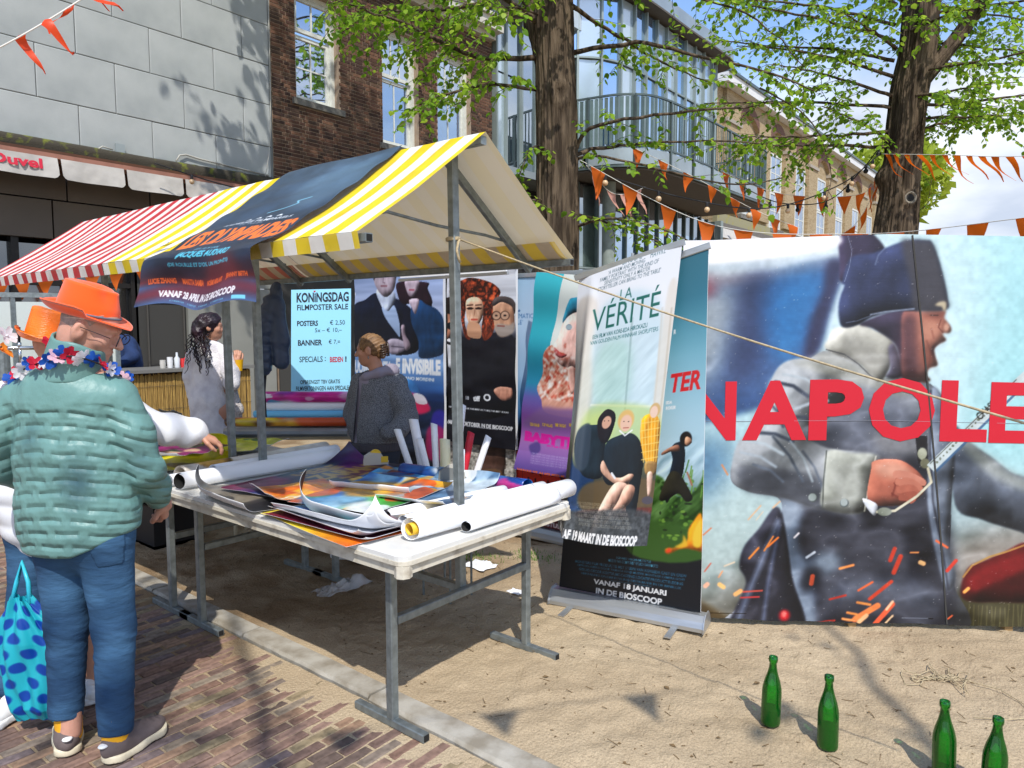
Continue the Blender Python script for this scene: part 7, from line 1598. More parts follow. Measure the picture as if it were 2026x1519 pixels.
def head_f(c, M_, s=1., ears=True):
    """face towards local +Y, crown towards +Z"""
    def f(X_, Y_, Z_):
        x, y, z = hloc(X_, Y_, Z_, c, M_, s); ax = np.abs(x)
        d = ellp(x, y, z, (0, -.012, .03), (.077, .098, .092)); d = smin(d, ellp(x, y, z, (0, .028, -.045), (.056, .062, .068)), .03); d = smin(d, cap(x, y, z, (0, .045, -.088), (0, .068, -.082), .022, .016), .022)
        d = smin(d, cap(x, y, z, (0, .092, .012), (0, .112, -.022), .009, .014), .012); d = smin(d, ellp(ax, y, z, (.013, .096, -.026), (.010, .010, .008)), .006)
        d = smin(d, cap(ax, y, z, (.018, .083, .030), (.050, .066, .030), .010, .008), .014); d = smax(d, -ellp(ax, y, z, (.032, .094, .010), (.018, .014, .012)), .012); d = smin(d, ellp(ax, y, z, (.032, .074, .010), (.013, .012, .011)), .003)
        d = smin(d, ellp(x, y, z, (0, .086, -.052), (.024, .012, .007)), .006); d = smin(d, ellp(x, y, z, (0, .084, -.063), (.020, .012, .008)), .005); d = smax(d, -ellp(x, y, z, (0, .100, -.0565), (.022, .008, .0018)), .002)
        d = smin(d, ellp(ax, y, z, (.045, .055, -.018), (.022, .024, .022)), .02)
        if ears:
            e = ellp(ax, y + .3 * (ax - .078), z, (.080, -.014, -.002), (.015, .022, .036)); e = smax(e, -ellp(ax, y, z, (.097, -.008, .004), (.012, .011, .021)), .003); d = smin(d, e, .004)
        return d * s
    return f
m_skin = mat('skin_fair', 'c99580', .5, var=.18, vscale=22, bump=.12, bscale=160, bdist=.001, spec=.4); m_skin.node_tree.nodes['Principled BSDF'].inputs['Subsurface Weight'].default_value = .06
m_skin2 = mat('skin_warm', 'bf8a70', .5, var=.12, vscale=20); m_stub = mat('grey_stubble', 'a98f84', .8, var=.3, vscale=90, bump=.5, bscale=320, bdist=.001)
m_teal = mat('teal_nylon', '68908a', .45, var=.10, vscale=3, spec=.4, bump=.5, bscale=10, bdist=.011, stretch=(1, 1, .7))
def quilted(m):
    """stitched quilting: staggered seams a hand apart, pulled creases between them"""
    m = m.copy(); m.name = 'quilted_teal_nylon'; t = m.node_tree; l = t.links.new; tcn = [n for n in t.nodes if n.type == 'TEX_COORD'][0]; bp = [n for n in t.nodes if n.type == 'BUMP'][0]; nz_ = bp.inputs['Height'].links[0].from_socket
    sp = N(t, 'ShaderNodeSeparateXYZ'); l(tcn.outputs['Object'], sp.inputs[0]); dt = N(t, 'ShaderNodeVectorMath', operation='DOT_PRODUCT'); l(tcn.outputs['Object'], dt.inputs[0]); dt.inputs[1].default_value = (RT.x, RT.y, 0)
    def M(op, a, b=None, c=None):
        n = N(t, 'ShaderNodeMath', operation=op)
        for k, v in enumerate((a, b, c)):
            if v is None: continue
            if isinstance(v, (int, float)): n.inputs[k].default_value = v
            else: l(v, n.inputs[k])
        return n.outputs[0]
    u = dt.outputs['Value']; wob = N(t, 'ShaderNodeTexNoise'); wob.inputs['Scale'].default_value = 7; l(tcn.outputs['Object'], wob.inputs[0]); zz = M('ADD', M('DIVIDE', M('ADD', sp.outputs[2], M('MULTIPLY', M('POWER', M('ADD', u, .06), 2.0), .9)), .047), M('MULTIPLY', wob.outputs[0], .55)); row = M('ROUND', zz)
    dist = M('ABSOLUTE', M('SUBTRACT', zz, row)); seam = M('SUBTRACT', 1.0, M('SMOOTH_MIN', M('MULTIPLY', dist, 3.4), 1.0, .5)); ph = M('FRACT', M('ADD', M('DIVIDE', u, .105), M('MULTIPLY', row, .5))); dash = M('MULTIPLY', M('SUBTRACT', .40, M('ABSOLUTE', M('SUBTRACT', ph, .5))), 14.0); dash.node.use_clamp = True
    up_ = M('MULTIPLY', M('SUBTRACT', 1.33, sp.outputs[2]), 40.0); up_.node.use_clamp = True
    h_ = M('SUBTRACT', M('MULTIPLY', nz_, 1.7), M('MULTIPLY', M('MULTIPLY', seam, M('ADD', M('MULTIPLY', dash, .75), .2)), up_)); l(h_, bp.inputs['Height']); bp.inputs['Strength'].default_value = .9; bp.inputs['Distance'].default_value = .0085; return m
m_quilt = quilted(m_teal); m_denim = mat('blue_denim', '2a4562', .88, col2='456b8c', vscale=3.5, detail=9, bump=.7, bscale=34, bdist=.007, ramp=(.42, .68), spec=.2, stretch=(.45, .45, 1.6))
m_denimd = mat('dark_denim', '2c3644', .85, var=.3, vscale=5); m_hat = mat('neon_orange_felt', 'ff5a12', .75, spec=.25, bump=.15, bscale=200, bdist=.001, sheen=.4); m_band = mat('hat_band', '5b6670', .7)
m_shoe = mat('taupe_suede', '6d605d', .85, var=.2, vscale=30, bump=.4, bscale=200, bdist=.001); m_sole = mat('cream_sole', 'ded2b4', .6, var=.1); m_yel = mat('yellow_sock', 'e8a81c', .8); m_wh = mat('white_leather', 'e6e6e4', .5, var=.06, vscale=10); m_wnyl = mat('white_puffer', 'dfe0e2', .6, var=.05, bump=.1, bscale=20)
petal_m = {k: mat('petal_' + k, c, .7, trans=.35) for k, c in (('red', 'd01f3c'), ('white', 'f0eef2'), ('blue', '1457b8'), ('pink', 'f3c9d6'), ('orange', 'f5912e'))}
PET = me_pet = {}
for k, m in petal_m.items():
    b = MB(); rr_ = random.Random(3)
    for a_ in range(6):
        an = a_ * math.pi / 3 + rr_.uniform(-.2, .2); c_, s_ = math.cos(an), math.sin(an); w_ = .55; z1 = rr_.uniform(.15, .5); pts = [(.05, 0, 0), (.5, -w_ * .7, z1 * .5), (1., -w_ * .55, z1), (1.15, 0, z1 * .8), (1., w_ * .55, z1 * 1.1), (.5, w_ * .7, z1 * .5), (.6, 0, z1 * .3)]
        b.add([(x * c_ - y_ * s_, x * s_ + y_ * c_, z) for x, y_, z in pts], [(0, 1, 6), (1, 2, 6), (2, 3, 6), (3, 4, 6), (4, 5, 6), (5, 0, 6)])
    b.lathe([(.16, .0), (.12, .2), (.01, .28)], n=6); PET[k] = me_of(b, 'flower', m, smooth=True)
def lei(P, pts, n, cols, sz, label, seed=1):
    r = random.Random(seed); S_ = [Vector(p) for p in catmull(pts, 10, closed=False)]; t = thing('flower_garland', label, 'garland', tuple(P.W([S_[0]])[0])); b = MB(); b.tube([tuple(p) for p in S_], .003, 5); P.mb('string', b, m_blk, t)
    for k in range(n):
        f = (k + .5) / n * (len(S_) - 1); i = min(int(f), len(S_) - 2); p = S_[i].lerp(S_[i + 1], f - i); w_ = P.W([p])[0]; o = piece('flower', PET[cols[k % len(cols)]], t, Vector(w_) + Vector((r.gauss(0, .004), r.gauss(0, .004), r.gauss(0, .005))), (r.uniform(.6, 2.2), r.uniform(-1, 1), r.uniform(0, 6)), (sz * r.uniform(.85, 1.15),) * 3)
    return t
def shoe(P, a, b, m_up, m_so, parent=None, ln=.0, nm='shoe'):
    """a: heel, b: toe (ground points)"""
    a = np.array(a, float); b = np.array(b, float); d = (b - a); L_ = np.linalg.norm(d); d = d / L_; s_ = np.array([-d[1], d[0], 0]); M_ = np.stack([s_, d, [0, 0, 1]], 1)
    def up_(X_, Y_, Z_):
        x, y, z = hloc(X_, Y_, Z_, a, M_); q = smin(ellp(x, y, z, (0, .065, .055), (.040, .075, .050)), ellp(x, y, z, (0, L_ - .10, .040), (.047, .105, .036)), .03); q = smin(q, cap(x, y, z, (0, .05, .07), (0, .055, .115), .042, .040), .02); q = smin(q, cap(x, y, z, (0, .09, .085), (0, .17, .062), .026, .022), .02)
        q = smax(q, .022 - z, .004); q = smax(q, -cap(x, y, z, (0, .052, .115), (0, .05, .16), .032, .036), .004); return q + .0015 * np.sin(y * 220) * (np.abs(x) < .02) * (z > .06) * (y > .1)
    def so_(X_, Y_, Z_):
        x, y, z = hloc(X_, Y_, Z_, a, M_); q = smin(cap(x, y, z * 0, (0, .045, 0), (0, .12, 0), .042, .040), cap(x, y, z * 0, (0, .14, 0), (0, L_ - .052, 0), .046, .048), .03); zc = .017 + .010 * np.clip((y - L_ + .09) / .09, 0, 1) ** 2 + .004 * np.cos(y * 40); return smax(q - .004, np.abs(z - zc) - .015, .006)
    lo = np.minimum(a, b) - [.08, .08, .01]; hi = np.maximum(a, b) + [.08, .08, .17]; o = P.sdf(nm, up_, lo, hi, .006, m_up, parent); P.sdf('sole', so_, lo - [0, 0, .01], hi, .006, m_so, o if parent is None else parent); return o
def hand_f(w_, dirn, palm_n, s=1., curl=.5, left=False):
    """an open relaxed hand: palm and five separate fingers"""
    w_ = np.array(w_, float); d = np.array(dirn, float); d /= np.linalg.norm(d); nn = np.array(palm_n, float); nn = nn - d * (nn @ d); nn /= np.linalg.norm(nn); sx_ = np.cross(d, nn) * (-1 if left else 1)
    q = lambda x, y, z: tuple(w_ + (sx_ * x + d * y + nn * z) * s); fs = []
    for k, (x, L_) in enumerate(((-.028, .066), (-.009, .076), (.010, .071), (.028, .056))):
        p0 = q(x * .85, .075, 0); a1 = curl * .6; p1 = q(x, .075 + L_ * .45 * math.cos(a1), L_ * .45 * math.sin(a1)); a2 = curl * 1.6; p2 = q(x, .075 + L_ * .45 * math.cos(a1) + L_ * .3 * math.cos(a2), L_ * .45 * math.sin(a1) + L_ * .3 * math.sin(a2)); a3 = curl * 2.3
        p3 = q(x, .075 + L_ * (.45 * math.cos(a1) + .3 * math.cos(a2) + .22 * math.cos(a3)), L_ * (.45 * math.sin(a1) + .3 * math.sin(a2) + .22 * math.sin(a3))); fs.append(([p0, p1, p2, p3], [.0092 * s, .0086 * s, .008 * s, .0068 * s]))
    th = ([q(-.026, .018, .004), q(-.050, .045, .014), q(-.054, .072, .026), q(-.048, .090, .032)], [.013 * s, .0108 * s, .0095 * s, .0078 * s])
    def f(X_, Y_, Z_):
        D_ = cap(X_, Y_, Z_, q(-.014, .020, 0), q(-.018, .072, 0), .020 * s, .018 * s); D_ = smin(D_, cap(X_, Y_, Z_, q(.014, .020, 0), q(.020, .068, 0), .018 * s, .015 * s), .012); D_ = smin(D_, cap(X_, Y_, Z_, q(0, -.05, 0), q(0, .02, 0), .024 * s, .024 * s), .015)
        for pts, rr in fs: D_ = smin(D_, chain(X_, Y_, Z_, pts, rr, .003), .005)
        return smin(D_, chain(X_, Y_, Z_, *th, .004), .008)
    return f
# ---- man in the teal quilted jacket and orange hat -------------------------------------------------
man = Person('person in teal quilted jacket, jeans and bright orange hat, seen from behind', 2.6, -1.55)
HC = (.040, -.015, 1.585); HM = rotm(R(-78), R(-24), R(4))
hf = head_f(HC, HM, .96)
def man_body(X_, Y_, Z_):
    d = hf(X_, Y_, Z_); d = smin(d, cap(X_, Y_, Z_, (-.01, -.03, 1.56), (-.035, -.04, 1.42), .058, .066), .03); d = smin(d, chain(X_, Y_, Z_, [(-.04, -.02, 1.36), (-.04, 0, 1.1), (-.03, 0, .88)], [.13, .14, .14], .05, (1.25, .8, 1)), .05)
    for s_ in (-1, 1): d = smin(d, chain(X_, Y_, Z_, [(-.035 + s_ * .09, 0, .88), (-.02 + s_ * .085, 0, .48), (-.015 + s_ * .095, -.02, .08)], [.08, .055, .04], .03), .04)
    return d
man.sdf('body', man_body, (-.25, -.2, .03), (.25, .2, 1.72), .0066, m_skin)
def stub(X_, Y_, Z_):
    x, y, z = hloc(X_, Y_, Z_, HC, HM); return smax(smax(hf(X_, Y_, Z_) - .0025, y - .012 - .5 * np.clip(z - .02, -.2, .2), .004), -(z + .075 + .3 * y), .01) + 0 * x
def stub2(X_, Y_, Z_):
    x, y, z = hloc(X_, Y_, Z_, HC, HM); e = ellp(np.abs(x), y, z, (.078, -.010, -.002), (.020, .026, .042)); return smax(stub(X_, Y_, Z_), -e, .004)
man.sdf('hair', stub2, (-.12, -.2, 1.45), (.2, .15, 1.75), .005, m_stub)
def jacket(X_, Y_, Z_):
    xc = -.045 + .02 * (Z_ - 1.1)
    d = chain(X_, Y_, Z_, [(-.175, -.005, 1.352), (-.05, -.03, 1.40), (.09, -.01, 1.352)], [.078, .088, .076], .05, (1, 1.0, .85))
    d = smin(d, chain(X_, Y_, Z_, [(-.045, -.01, 1.30), (-.05, .0, 1.12), (-.045, .0, .93), (-.04, -.005, .80)], [.158, .160, .166, .172], .08, (1.16, .84, 1)), .07)
    d = smax(d, (.785 + .42 * np.clip(X_ - .0, 0, .3) + .04 * np.clip(-X_ - .1, 0, .2)) - Z_, .012)
    return d
sl_r = [(.118, -.01, 1.335), (.168, -.005, 1.21), (.190, .015, 1.075), (.178, .11, .985), (.165, .165, .93)]; sl_l = [(-.225, -.01, 1.335), (-.305, -.01, 1.21), (-.345, .03, 1.09), (-.30, .15, 1.0), (-.24, .22, .96)]
def sleeves(X_, Y_, Z_):
    a = chain(X_, Y_, Z_, sl_r, [.074, .068, .066, .056, .046], .03); b_ = chain(X_, Y_, Z_, sl_l, [.074, .068, .068, .058, .048], .03); return np.minimum(a, b_)
def jack(X_, Y_, Z_):
    body = jacket(X_, Y_, Z_); slv = sleeves(X_, Y_, Z_); ang = np.arctan2(X_ + .045, -Y_ + .02); u = ang * .24; arch = .10 * (u ** 2) * 2
    zz = (Z_ + arch + .012 * (fbm(u * 9, Z_ * 9, 2, 3) - .5)) / .049; row = np.round(zz); off = (row * .5 % 1) * .125 + .02 * np.sin(row * 5); seg = ((u + off) % .125) / .125; open_ = np.clip((.34 - np.abs(seg - .5)) / .08, 0, 1); open_ = np.maximum(open_, np.clip((.98 - Z_) / .1, 0, .8)); dist = np.abs(zz - row) * .049
    quilt = -.002 * np.exp(-(dist / .008) ** 2) * open_ + .002; diag = fbm(u * 30 + Z_ * 26, Z_ * 17 - u * 16, 3, 5) - .5; mask = np.clip((1.345 - Z_) / .03, 0, 1) * np.clip((Z_ - .815 - .42 * np.clip(X_, 0, .3)) / .015, 0, 1)
    body = body - (quilt + .009 * diag) * mask - .004 * n3(X_, Y_, Z_, 14, 3)
    wr = fbm(Z_ * 20 + Y_ * 14, X_ * 9 - Z_ * 7, 3, 8) - .5; crease = np.exp(-((Z_ - 1.09) / .06) ** 2); slv = slv - .013 * wr * (.45 + 1.2 * crease)
    d = smin(body, slv, .016); 
    neck = cap(X_, Y_, Z_, (-.03, -.03, 1.36), (-.01, -.03, 1.6), .074, .066); return smax(d, -neck, .01)
man.sdf('jacket', jack, (-.46, -.27, .75), (.34, .30, 1.50), .0056, m_quilt)
def collar(X_, Y_, Z_):
    x = X_ + .022 - .30 * (Z_ - 1.45); y = Y_ + .035; r_ = np.sqrt(x * x * .92 + y * y); top = 1.548 - .36 * np.clip(x, -.2, .2) ; d = np.abs(r_ - (.098 - .10 * (Z_ - 1.42))) - .006; return smax(smax(d, Z_ - top - .006 * np.sin(x * 40), .008), 1.40 - Z_, .01) + .003 * n3(X_, Y_, Z_, 20, 2)
man.sdf('collar', collar, (-.17, -.18, 1.38), (.15, .12, 1.62), .005, m_teal)
def jeans(X_, Y_, Z_):
    d = chain(X_, Y_, Z_, [(-.035, -.012, .93), (-.03, -.015, .86)], [.140, .148], .05, (1.12, .82, 1))
    L1 = chain(X_, Y_, Z_, [(-.110, -.005, .82), (-.112, .0, .48), (-.125, -.015, .13)], [.098, .070, .058], .03); L2 = chain(X_, Y_, Z_, [(.050, -.01, .82), (.066, -.005, .48), (.080, -.05, .11)], [.098, .071, .060], .03)
    d = smin(d, smin(L1, L2, .012), .05); wr = fbm(X_ * 12 + 3, Z_ * 50 + X_ * 26 + Y_ * 9, 3, 6) - .5; k = .55 + 1.1 * np.exp(-((Z_ - .42) / .10) ** 2) + 1.6 * np.clip((.28 - Z_) / .2, 0, 1); d = d - .0065 * wr * k - .003 * n3(X_, Y_, Z_, 18, 4)
    fl = .085 + .05 * (X_ < -.02); d = smax(d, fl - Z_ - .25 * (Y_ + .02), .008); return d
man.sdf('jeans', jeans, (-.26, -.24, .06), (.26, .22, 1.0), .0065, m_denim)
def pocket(X_, Y_, Z_): return smax(jeans(X_, Y_, Z_) - .004, smax(np.abs(X_ - .115 + .2 * (Z_ - .82)) - .062, smax(np.abs(Z_ - .815) - .075, Y_ + .05, .004), .008), .004)
man.sdf('back_pocket', pocket, (.02, -.24, .7), (.22, 0, .92), .006, m_denim)
for (a_, b_, k_) in (((-.095, -.060, 0), (-.235, .165, 0), (-.118, -.012, 0)), ((.066, -.105, 0), (.158, .145, 0), (.082, -.056, 0))):
    k_ = np.array(k_)
    o = shoe(man, a_, b_, m_shoe, m_sole); a_ = np.array(a_); b_ = np.array(b_); d = (b_ - a_) / np.linalg.norm(b_ - a_)
    man.sdf('sock', lambda X_, Y_, Z_: cap(X_, Y_, Z_, k_ + [0, 0, .07], k_ + [0, 0, .16], .046, .047), k_ - [.06, .06, 0] + [0, 0, .02], k_ + [.06, .06, .2], .008, m_yel)
    man.sdf('heel_patch', lambda X_, Y_, Z_: ellp(X_, Y_, Z_, a_ + d * -.003 + [0, 0, .078], (.018, .018, .007)), a_ + [-.04, -.04, .05], a_ + [.04, .04, .11], .004, m_wh)
# hat
def hat(P, c, M_, name, label, rb=.098, hh=.125, brim=.055, m=m_hat, band=True, pinch=True, cat='hat'):
    t = thing(name, label, cat, tuple(P.W([c])[0])); nu, nvv = 64, 18; V = []; tw = lambda p: np.array(c) + M_ @ np.array(p)
    for j in range(nvv):
        q = j / (nvv - 1)
        for i in range(nu):
            a_ = 2 * math.pi * i / nu; ca, sa = math.cos(a_), math.sin(a_); front = max(0, sa)
            if q < .7: s_ = q / .7; rad = rb * (1.04 - .16 * s_); z = hh * s_ * (1.0 - .10 * front * s_)
            else: s_ = (q - .7) / .3; rad = rb * .88 * (1 - s_ ** 1.5); z = hh * (1 - .10 * front) + (hh * .05 * math.sin(s_ * 3.14) - hh * .20 * s_ ** 2 * (1 if pinch else .1))
            x = rad * ca * .90; y = rad * sa * 1.12
            if pinch: dn = math.exp(-((a_ - .95) / .42) ** 2) + math.exp(-((a_ - 2.19) / .42) ** 2); kk = 1 - .20 * dn * min(1, max(0, (q - .25) / .35)); x *= kk; y *= kk
            V.append(tw((x, y, z)))
    F = [(j * nu + i, j * nu + (i + 1) % nu, (j + 1) * nu + (i + 1) % nu, (j + 1) * nu + i) for j in range(nvv - 1) for i in range(nu)]; b = MB(); b.add(V, F); P.mb('crown', b, m, t)
    V = []; nr2 = 8
    for side in (0, 1):
        for j in range(nr2):
            q = j / (nr2 - 1)
            for i in range(nu):
                a_ = 2 * math.pi * i / nu; ca, sa = math.cos(a_), math.sin(a_); rr2 = rb * 1.03 + brim * q; up2 = .020 * q * q * (1.0 if sa < .2 else .2) + .016 * abs(ca) * q * q - .020 * max(0, sa) * q; V.append(tw((rr2 * ca * .92, rr2 * sa * 1.10, up2 - side * .004)))
    F = [(s_ * nr2 * nu + j * nu + i, s_ * nr2 * nu + j * nu + (i + 1) % nu, s_ * nr2 * nu + (j + 1) * nu + (i + 1) % nu, s_ * nr2 * nu + (j + 1) * nu + i) for s_ in (0, 1) for j in range(nr2 - 1) for i in range(nu)]
    F += [((nr2 - 1) * nu + i, (nr2 - 1) * nu + (i + 1) % nu, (2 * nr2 - 1) * nu + (i + 1) % nu, (2 * nr2 - 1) * nu + i) for i in range(nu)]; b = MB(); b.add(V, F); P.mb('brim', b, m, t)
    if band:
        b = MB(); pts = [tw((rb * 1.045 * math.cos(a_) * .905, rb * 1.045 * math.sin(a_) * 1.125, .010)) for a_ in np.linspace(0, 2 * math.pi, 48, endpoint=False)]; b.tube(pts, .0042, 6, closed=True); P.mb('hat_band', b, m_band, t)
    return t
hat(man, (.026, -.014, 1.640), rotm(R(-80), R(-15), R(3)), 'hat', 'bright orange trilby with thin grey cord, worn by the person in teal', rb=.093, hh=.110, brim=.043)
# glasses of the man
b = MB(); gl = lambda p: tuple(np.array(HC) + HM @ np.array(p)); b.tube([gl((-.082, -.01, .010)), gl((-.080, .04, .014)), gl((-.072, .088, .012))], .0022, 5); b.tube([gl((-.072 + .0, .088, .012)), gl((-.040, .106, .012)), gl((-.012, .112, .012))], .002, 5)
b.tube([gl((-.040 + .024 * math.cos(a_), .106 - .006 * math.cos(a_), .004 + .019 * math.sin(a_))) for a_ in np.linspace(0, 6.28, 16, endpoint=False)], .0018, 5, closed=True); b.tube([gl((.090, -.01, .014)), gl((.086, .04, .014)), gl((.074, .088, .012))], .0014, 5); b.tube([gl((.040 + .024 * math.cos(a_), .106 + .006 * math.cos(a_), .004 + .019 * math.sin(a_))) for a_ in np.linspace(0, 6.28, 16, endpoint=False)], .0018, 5, closed=True)
man.mb('glasses', b, m_blk)
man.sdf('hand', hand_f((.165, .205, .905), (-.2, .6, -.6), (-1, 0, .2), 1.05, .7), (.02, .15, .74), (.26, .36, .98), .0048, m_skin)
lei(man, [(-.262, -.01, 1.40), (-.19, -.075, 1.435), (-.11, -.125, 1.462), (-.03, -.155, 1.482), (.04, -.145, 1.497), (.085, -.10, 1.478), (.125, -.04, 1.44), (.12, .06, 1.40)], 20, ['pink', 'blue', 'red', 'white', 'white', 'blue', 'red', 'white', 'blue'], .025, 'garland of red, white and blue cloth flowers on the teal collar', 5)

# ---- second shopper, mostly hidden behind ------------------------------------------------------------
p2 = Person('person in white puffer jacket and orange glitter hat, mostly hidden, reaching to the table', 2.98, -1.88)
H2 = (.0, .02, 1.50); M2 = rotm(R(-40), R(-10)); h2 = head_f(H2, M2)
def body2(X_, Y_, Z_):
    d = smin(h2(X_, Y_, Z_), cap(X_, Y_, Z_, (0, 0, 1.46), (-.02, 0, 1.34), .055, .062), .03); d = smin(d, chain(X_, Y_, Z_, [(-.05, 0, 1.27), (-.06, 0, 1.0), (-.06, 0, .82)], [.12, .125, .13], .05, (1.2, .85, 1)), .05)
    for s_ in (-1, 1): d = smin(d, chain(X_, Y_, Z_, [(-.06 + s_ * .09, 0, .82), (-.06 + s_ * .10, 0, .45), (-.06 + s_ * .12, 0, .08)], [.08, .055, .04], .03), .04)
    return d
p2.sdf('body', body2, (-.28, -.2, .03), (.2, .2, 1.64), .011, m_skin2)
def jk2(X_, Y_, Z_):
    d = chain(X_, Y_, Z_, [(-.20, 0, 1.29), (-.05, 0, 1.33), (.10, 0, 1.29)], [.085, .085, .085], .05); d = smin(d, chain(X_, Y_, Z_, [(-.06, 0, 1.2), (-.06, 0, .95), (-.06, 0, .80)], [.165, .17, .175], .06, (1.15, .85, 1)), .06); d = d - .010 * np.abs(np.sin(Z_ * 36))
    a = chain(X_, Y_, Z_, [(.12, .0, 1.27), (.22, .06, 1.22), (.33, .13, 1.155), (.42, .17, 1.135), (.475, .19, 1.125)], [.085, .078, .068, .066, .056], .03) - .006 * np.sin((X_ + .5 * Y_) * 60 + 2 * np.sin(Z_ * 20)) * (X_ > .25)
    b_ = chain(X_, Y_, Z_, [(-.24, 0, 1.26), (-.33, -.04, 1.06), (-.30, -.14, .86)], [.08, .07, .055], .03); return smin(smin(d, a, .02), b_, .02)
p2.sdf('jacket', jk2, (-.44, -.24, .62), (.56, .30, 1.44), .009, m_wnyl)
p2.sdf('jeans', lambda X_, Y_, Z_: smin(chain(X_, Y_, Z_, [(-.06, 0, .85), (-.15, 0, .76), (-.165, -.02, .45), (-.215, -.1, .12)], [.15, .10, .075, .06], .04), chain(X_, Y_, Z_, [(.03, 0, .76), (.04, .02, .45), (.02, .05, .12)], [.10, .075, .06], .04), .05) - .008 * (fbm(X_ * 6, Z_ * 30, 3, 4) - .5), (-.34, -.24, .07), (.2, .2, .95), .010, m_denim)
p2.sdf('hand', hand_f((.485, .195, 1.115), (.8, .4, -.45), (0, .1, -1), .95, .55), (.40, .08, .94), (.66, .36, 1.2), .0048, m_skin2)
shoe(p2, (-.15, -.04, 0), (-.20, -.29, 0), m_wh, m_wh); shoe(p2, (-.02, .04, 0), (.12, -.08, 0), m_wh, m_wh)
m_glit = mat('orange_glitter', 'ff7a10', .35, spec=.7, bump=.9, bscale=140, bdist=.003, stretch=(.5, .5, 2.2)); hat(p2, (-.045, .0, 1.545), rotm(R(20), R(4), R(12)), 'hat', 'tall orange glitter hat of the hidden shopper behind the trilby', rb=.090, hh=.125, brim=.035, m=m_glit, band=False, pinch=False)
lei(p2, [(-.30, -.08, 1.36), (-.22, -.16, 1.40), (-.16, -.17, 1.47), (-.13, -.15, 1.52)], 7, ['orange', 'white', 'red', 'pink', 'red', 'white'], .040, 'garland of white, red and orange flowers beside the glitter hat', 8)
piece('flower', PET['white'], None, tuple(p2.W([(-.13, -.12, 1.56)])[0]), (1.2, 0, .5), (.036,) * 3); tag(sc.collection.objects[-1], 'white cloth flower at the left edge of the glitter hat', 'flower')
piece('flower', PET['red'], None, tuple(p2.W([(.045, -.13, 1.53)])[0]), (1.2, 0, .2), (.030,) * 3); tag(sc.collection.objects[-1], 'red cloth flower on the front of the glitter hat brim', 'flower')
# polka dot bag
bgm = vmat('dotted_plastic', .35, trans=.3, spec=.5); c = Canvas(180, 150, '35cde0'); rdt = random.Random(4)
for j in range(9):
    for i in range(9): c.ell(.03 + i * .117 + (j % 2) * .058, .08 + j * .118, .036, .043, '1556b4', 1, .12)
BO = FW * 2.72 + RT * -1.79
def bag(u, v):
    a_ = u * 2 * np.pi; top = np.clip((.36 - v) / .36, 0, 1); rx = (.118 + .02 * np.sin(v * 5)) * (1 - .72 * top ** 1.2) * (1 - .25 * np.clip((v - .9) / .1, 0, 1)); ry = .055 * (1 - .5 * top) * (1 - .5 * np.clip((v - .9) / .1, 0, 1)); w_ = .008 * np.sin(a_ * 5 + v * 9) + .006 * np.sin(a_ * 11 - v * 5)
    x = (rx + w_) * np.cos(a_) - .10 + .05 * (v - .5); y = (ry + w_) * np.sin(a_); z = .545 - v * .485 + .01 * np.sin(a_ * 3); o = np.stack([x, y, z], -1); return o @ np.array([[RT.x, RT.y, 0], [FW.x, FW.y, 0], [0, 0, 1]]) + np.array(BO)
bt = thing('carrier_bag', 'turquoise plastic bag with dark blue polka dots hanging at bottom left', 'bag', BO); print_surface('bag', c, bag, bgm, bt)
b = MB(); q = lambda x, y, z: tuple(BO + RT * x + FW * y + UP * z); b.tube([q(-.16, 0, .52), q(-.15, .02, .60), q(-.125, .02, .68), q(-.105, .02, .60), q(-.09, 0, .52)], .009, 6); b.build('handle', mat('bag_handle', '35b8d0', .4), bt, smooth=True)

# ---- young woman behind the table ---------------------------------------------------------------------
gl_ = Person('young person with clipped-up hair, grey fleece bomber jacket and hoodie behind the table', 4.84, -.94)
H3 = (-.018, 0, 1.432); M3 = rotm(R(82), R(-6), R(0)); h3 = head_f(H3, M3, .90)
def body3(X_, Y_, Z_):
    d = smin(h3(X_, Y_, Z_), cap(X_, Y_, Z_, (.01, 0, 1.37), (.035, 0, 1.25), .045, .052), .02); d = smin(d, chain(X_, Y_, Z_, [(.02, 0, 1.17), (.02, 0, .95), (.01, 0, .80)], [.10, .10, .12], .05, (1.2, .8, 1)), .04)
    for s_ in (-1, 1): d = smin(d, chain(X_, Y_, Z_, [(s_ * .075, 0, .78), (-.05 + s_ * .085, 0, .45), (-.08 + s_ * .09, 0, .06)], [.085, .055, .038], .03), .04)
    return d
gl_.sdf('body', body3, (-.24, -.18, .03), (.24, .2, 1.56), .0085, m_skin2)
m_hair = mat('light_brown_hair', '8a6740', .5, col2='5e4226', vscale=3, stretch=(2, 14, 14), bump=.6, bscale=26, bdist=.004, spec=.5)
def hair3(X_, Y_, Z_):
    x, y, z = hloc(X_, Y_, Z_, H3, M3, .90); s_ = ellp(x, y, z, (0, -.014, .032), (.084, .105, .099)); s_ = smax(s_, y - .062 - .25 * (z - .05), .01); s_ = smax(s_, -(z + .03 - .55 * np.clip(y + .02, -.2, .1)), .01); e = ellp(np.abs(x), y, z, (.085, -.008, -.006), (.03, .026, .036)); s_ = smax(s_, -e, .006)
    bun = smin(ellp(x, y, z, (0, -.098, .012), (.040, .040, .055)), ellp(x, y, z, (0, -.088, -.030), (.036, .034, .038)), .02); s_ = smin(s_, bun, .02); return (s_ - .0045 * np.sin(z * 210 + y * 150 + x * 60) * (y < .05) * .5 - .003 * (fbm(z * 60, y * 40, 2, 4) - .5)) * .9
gl_.sdf('hair', hair3, (-.16, -.16, 1.28), (.16, .16, 1.58), .0045, m_hair)
b = MB(); g3 = lambda p: tuple(np.array(H3) + M3 @ (np.array(p) * .9))
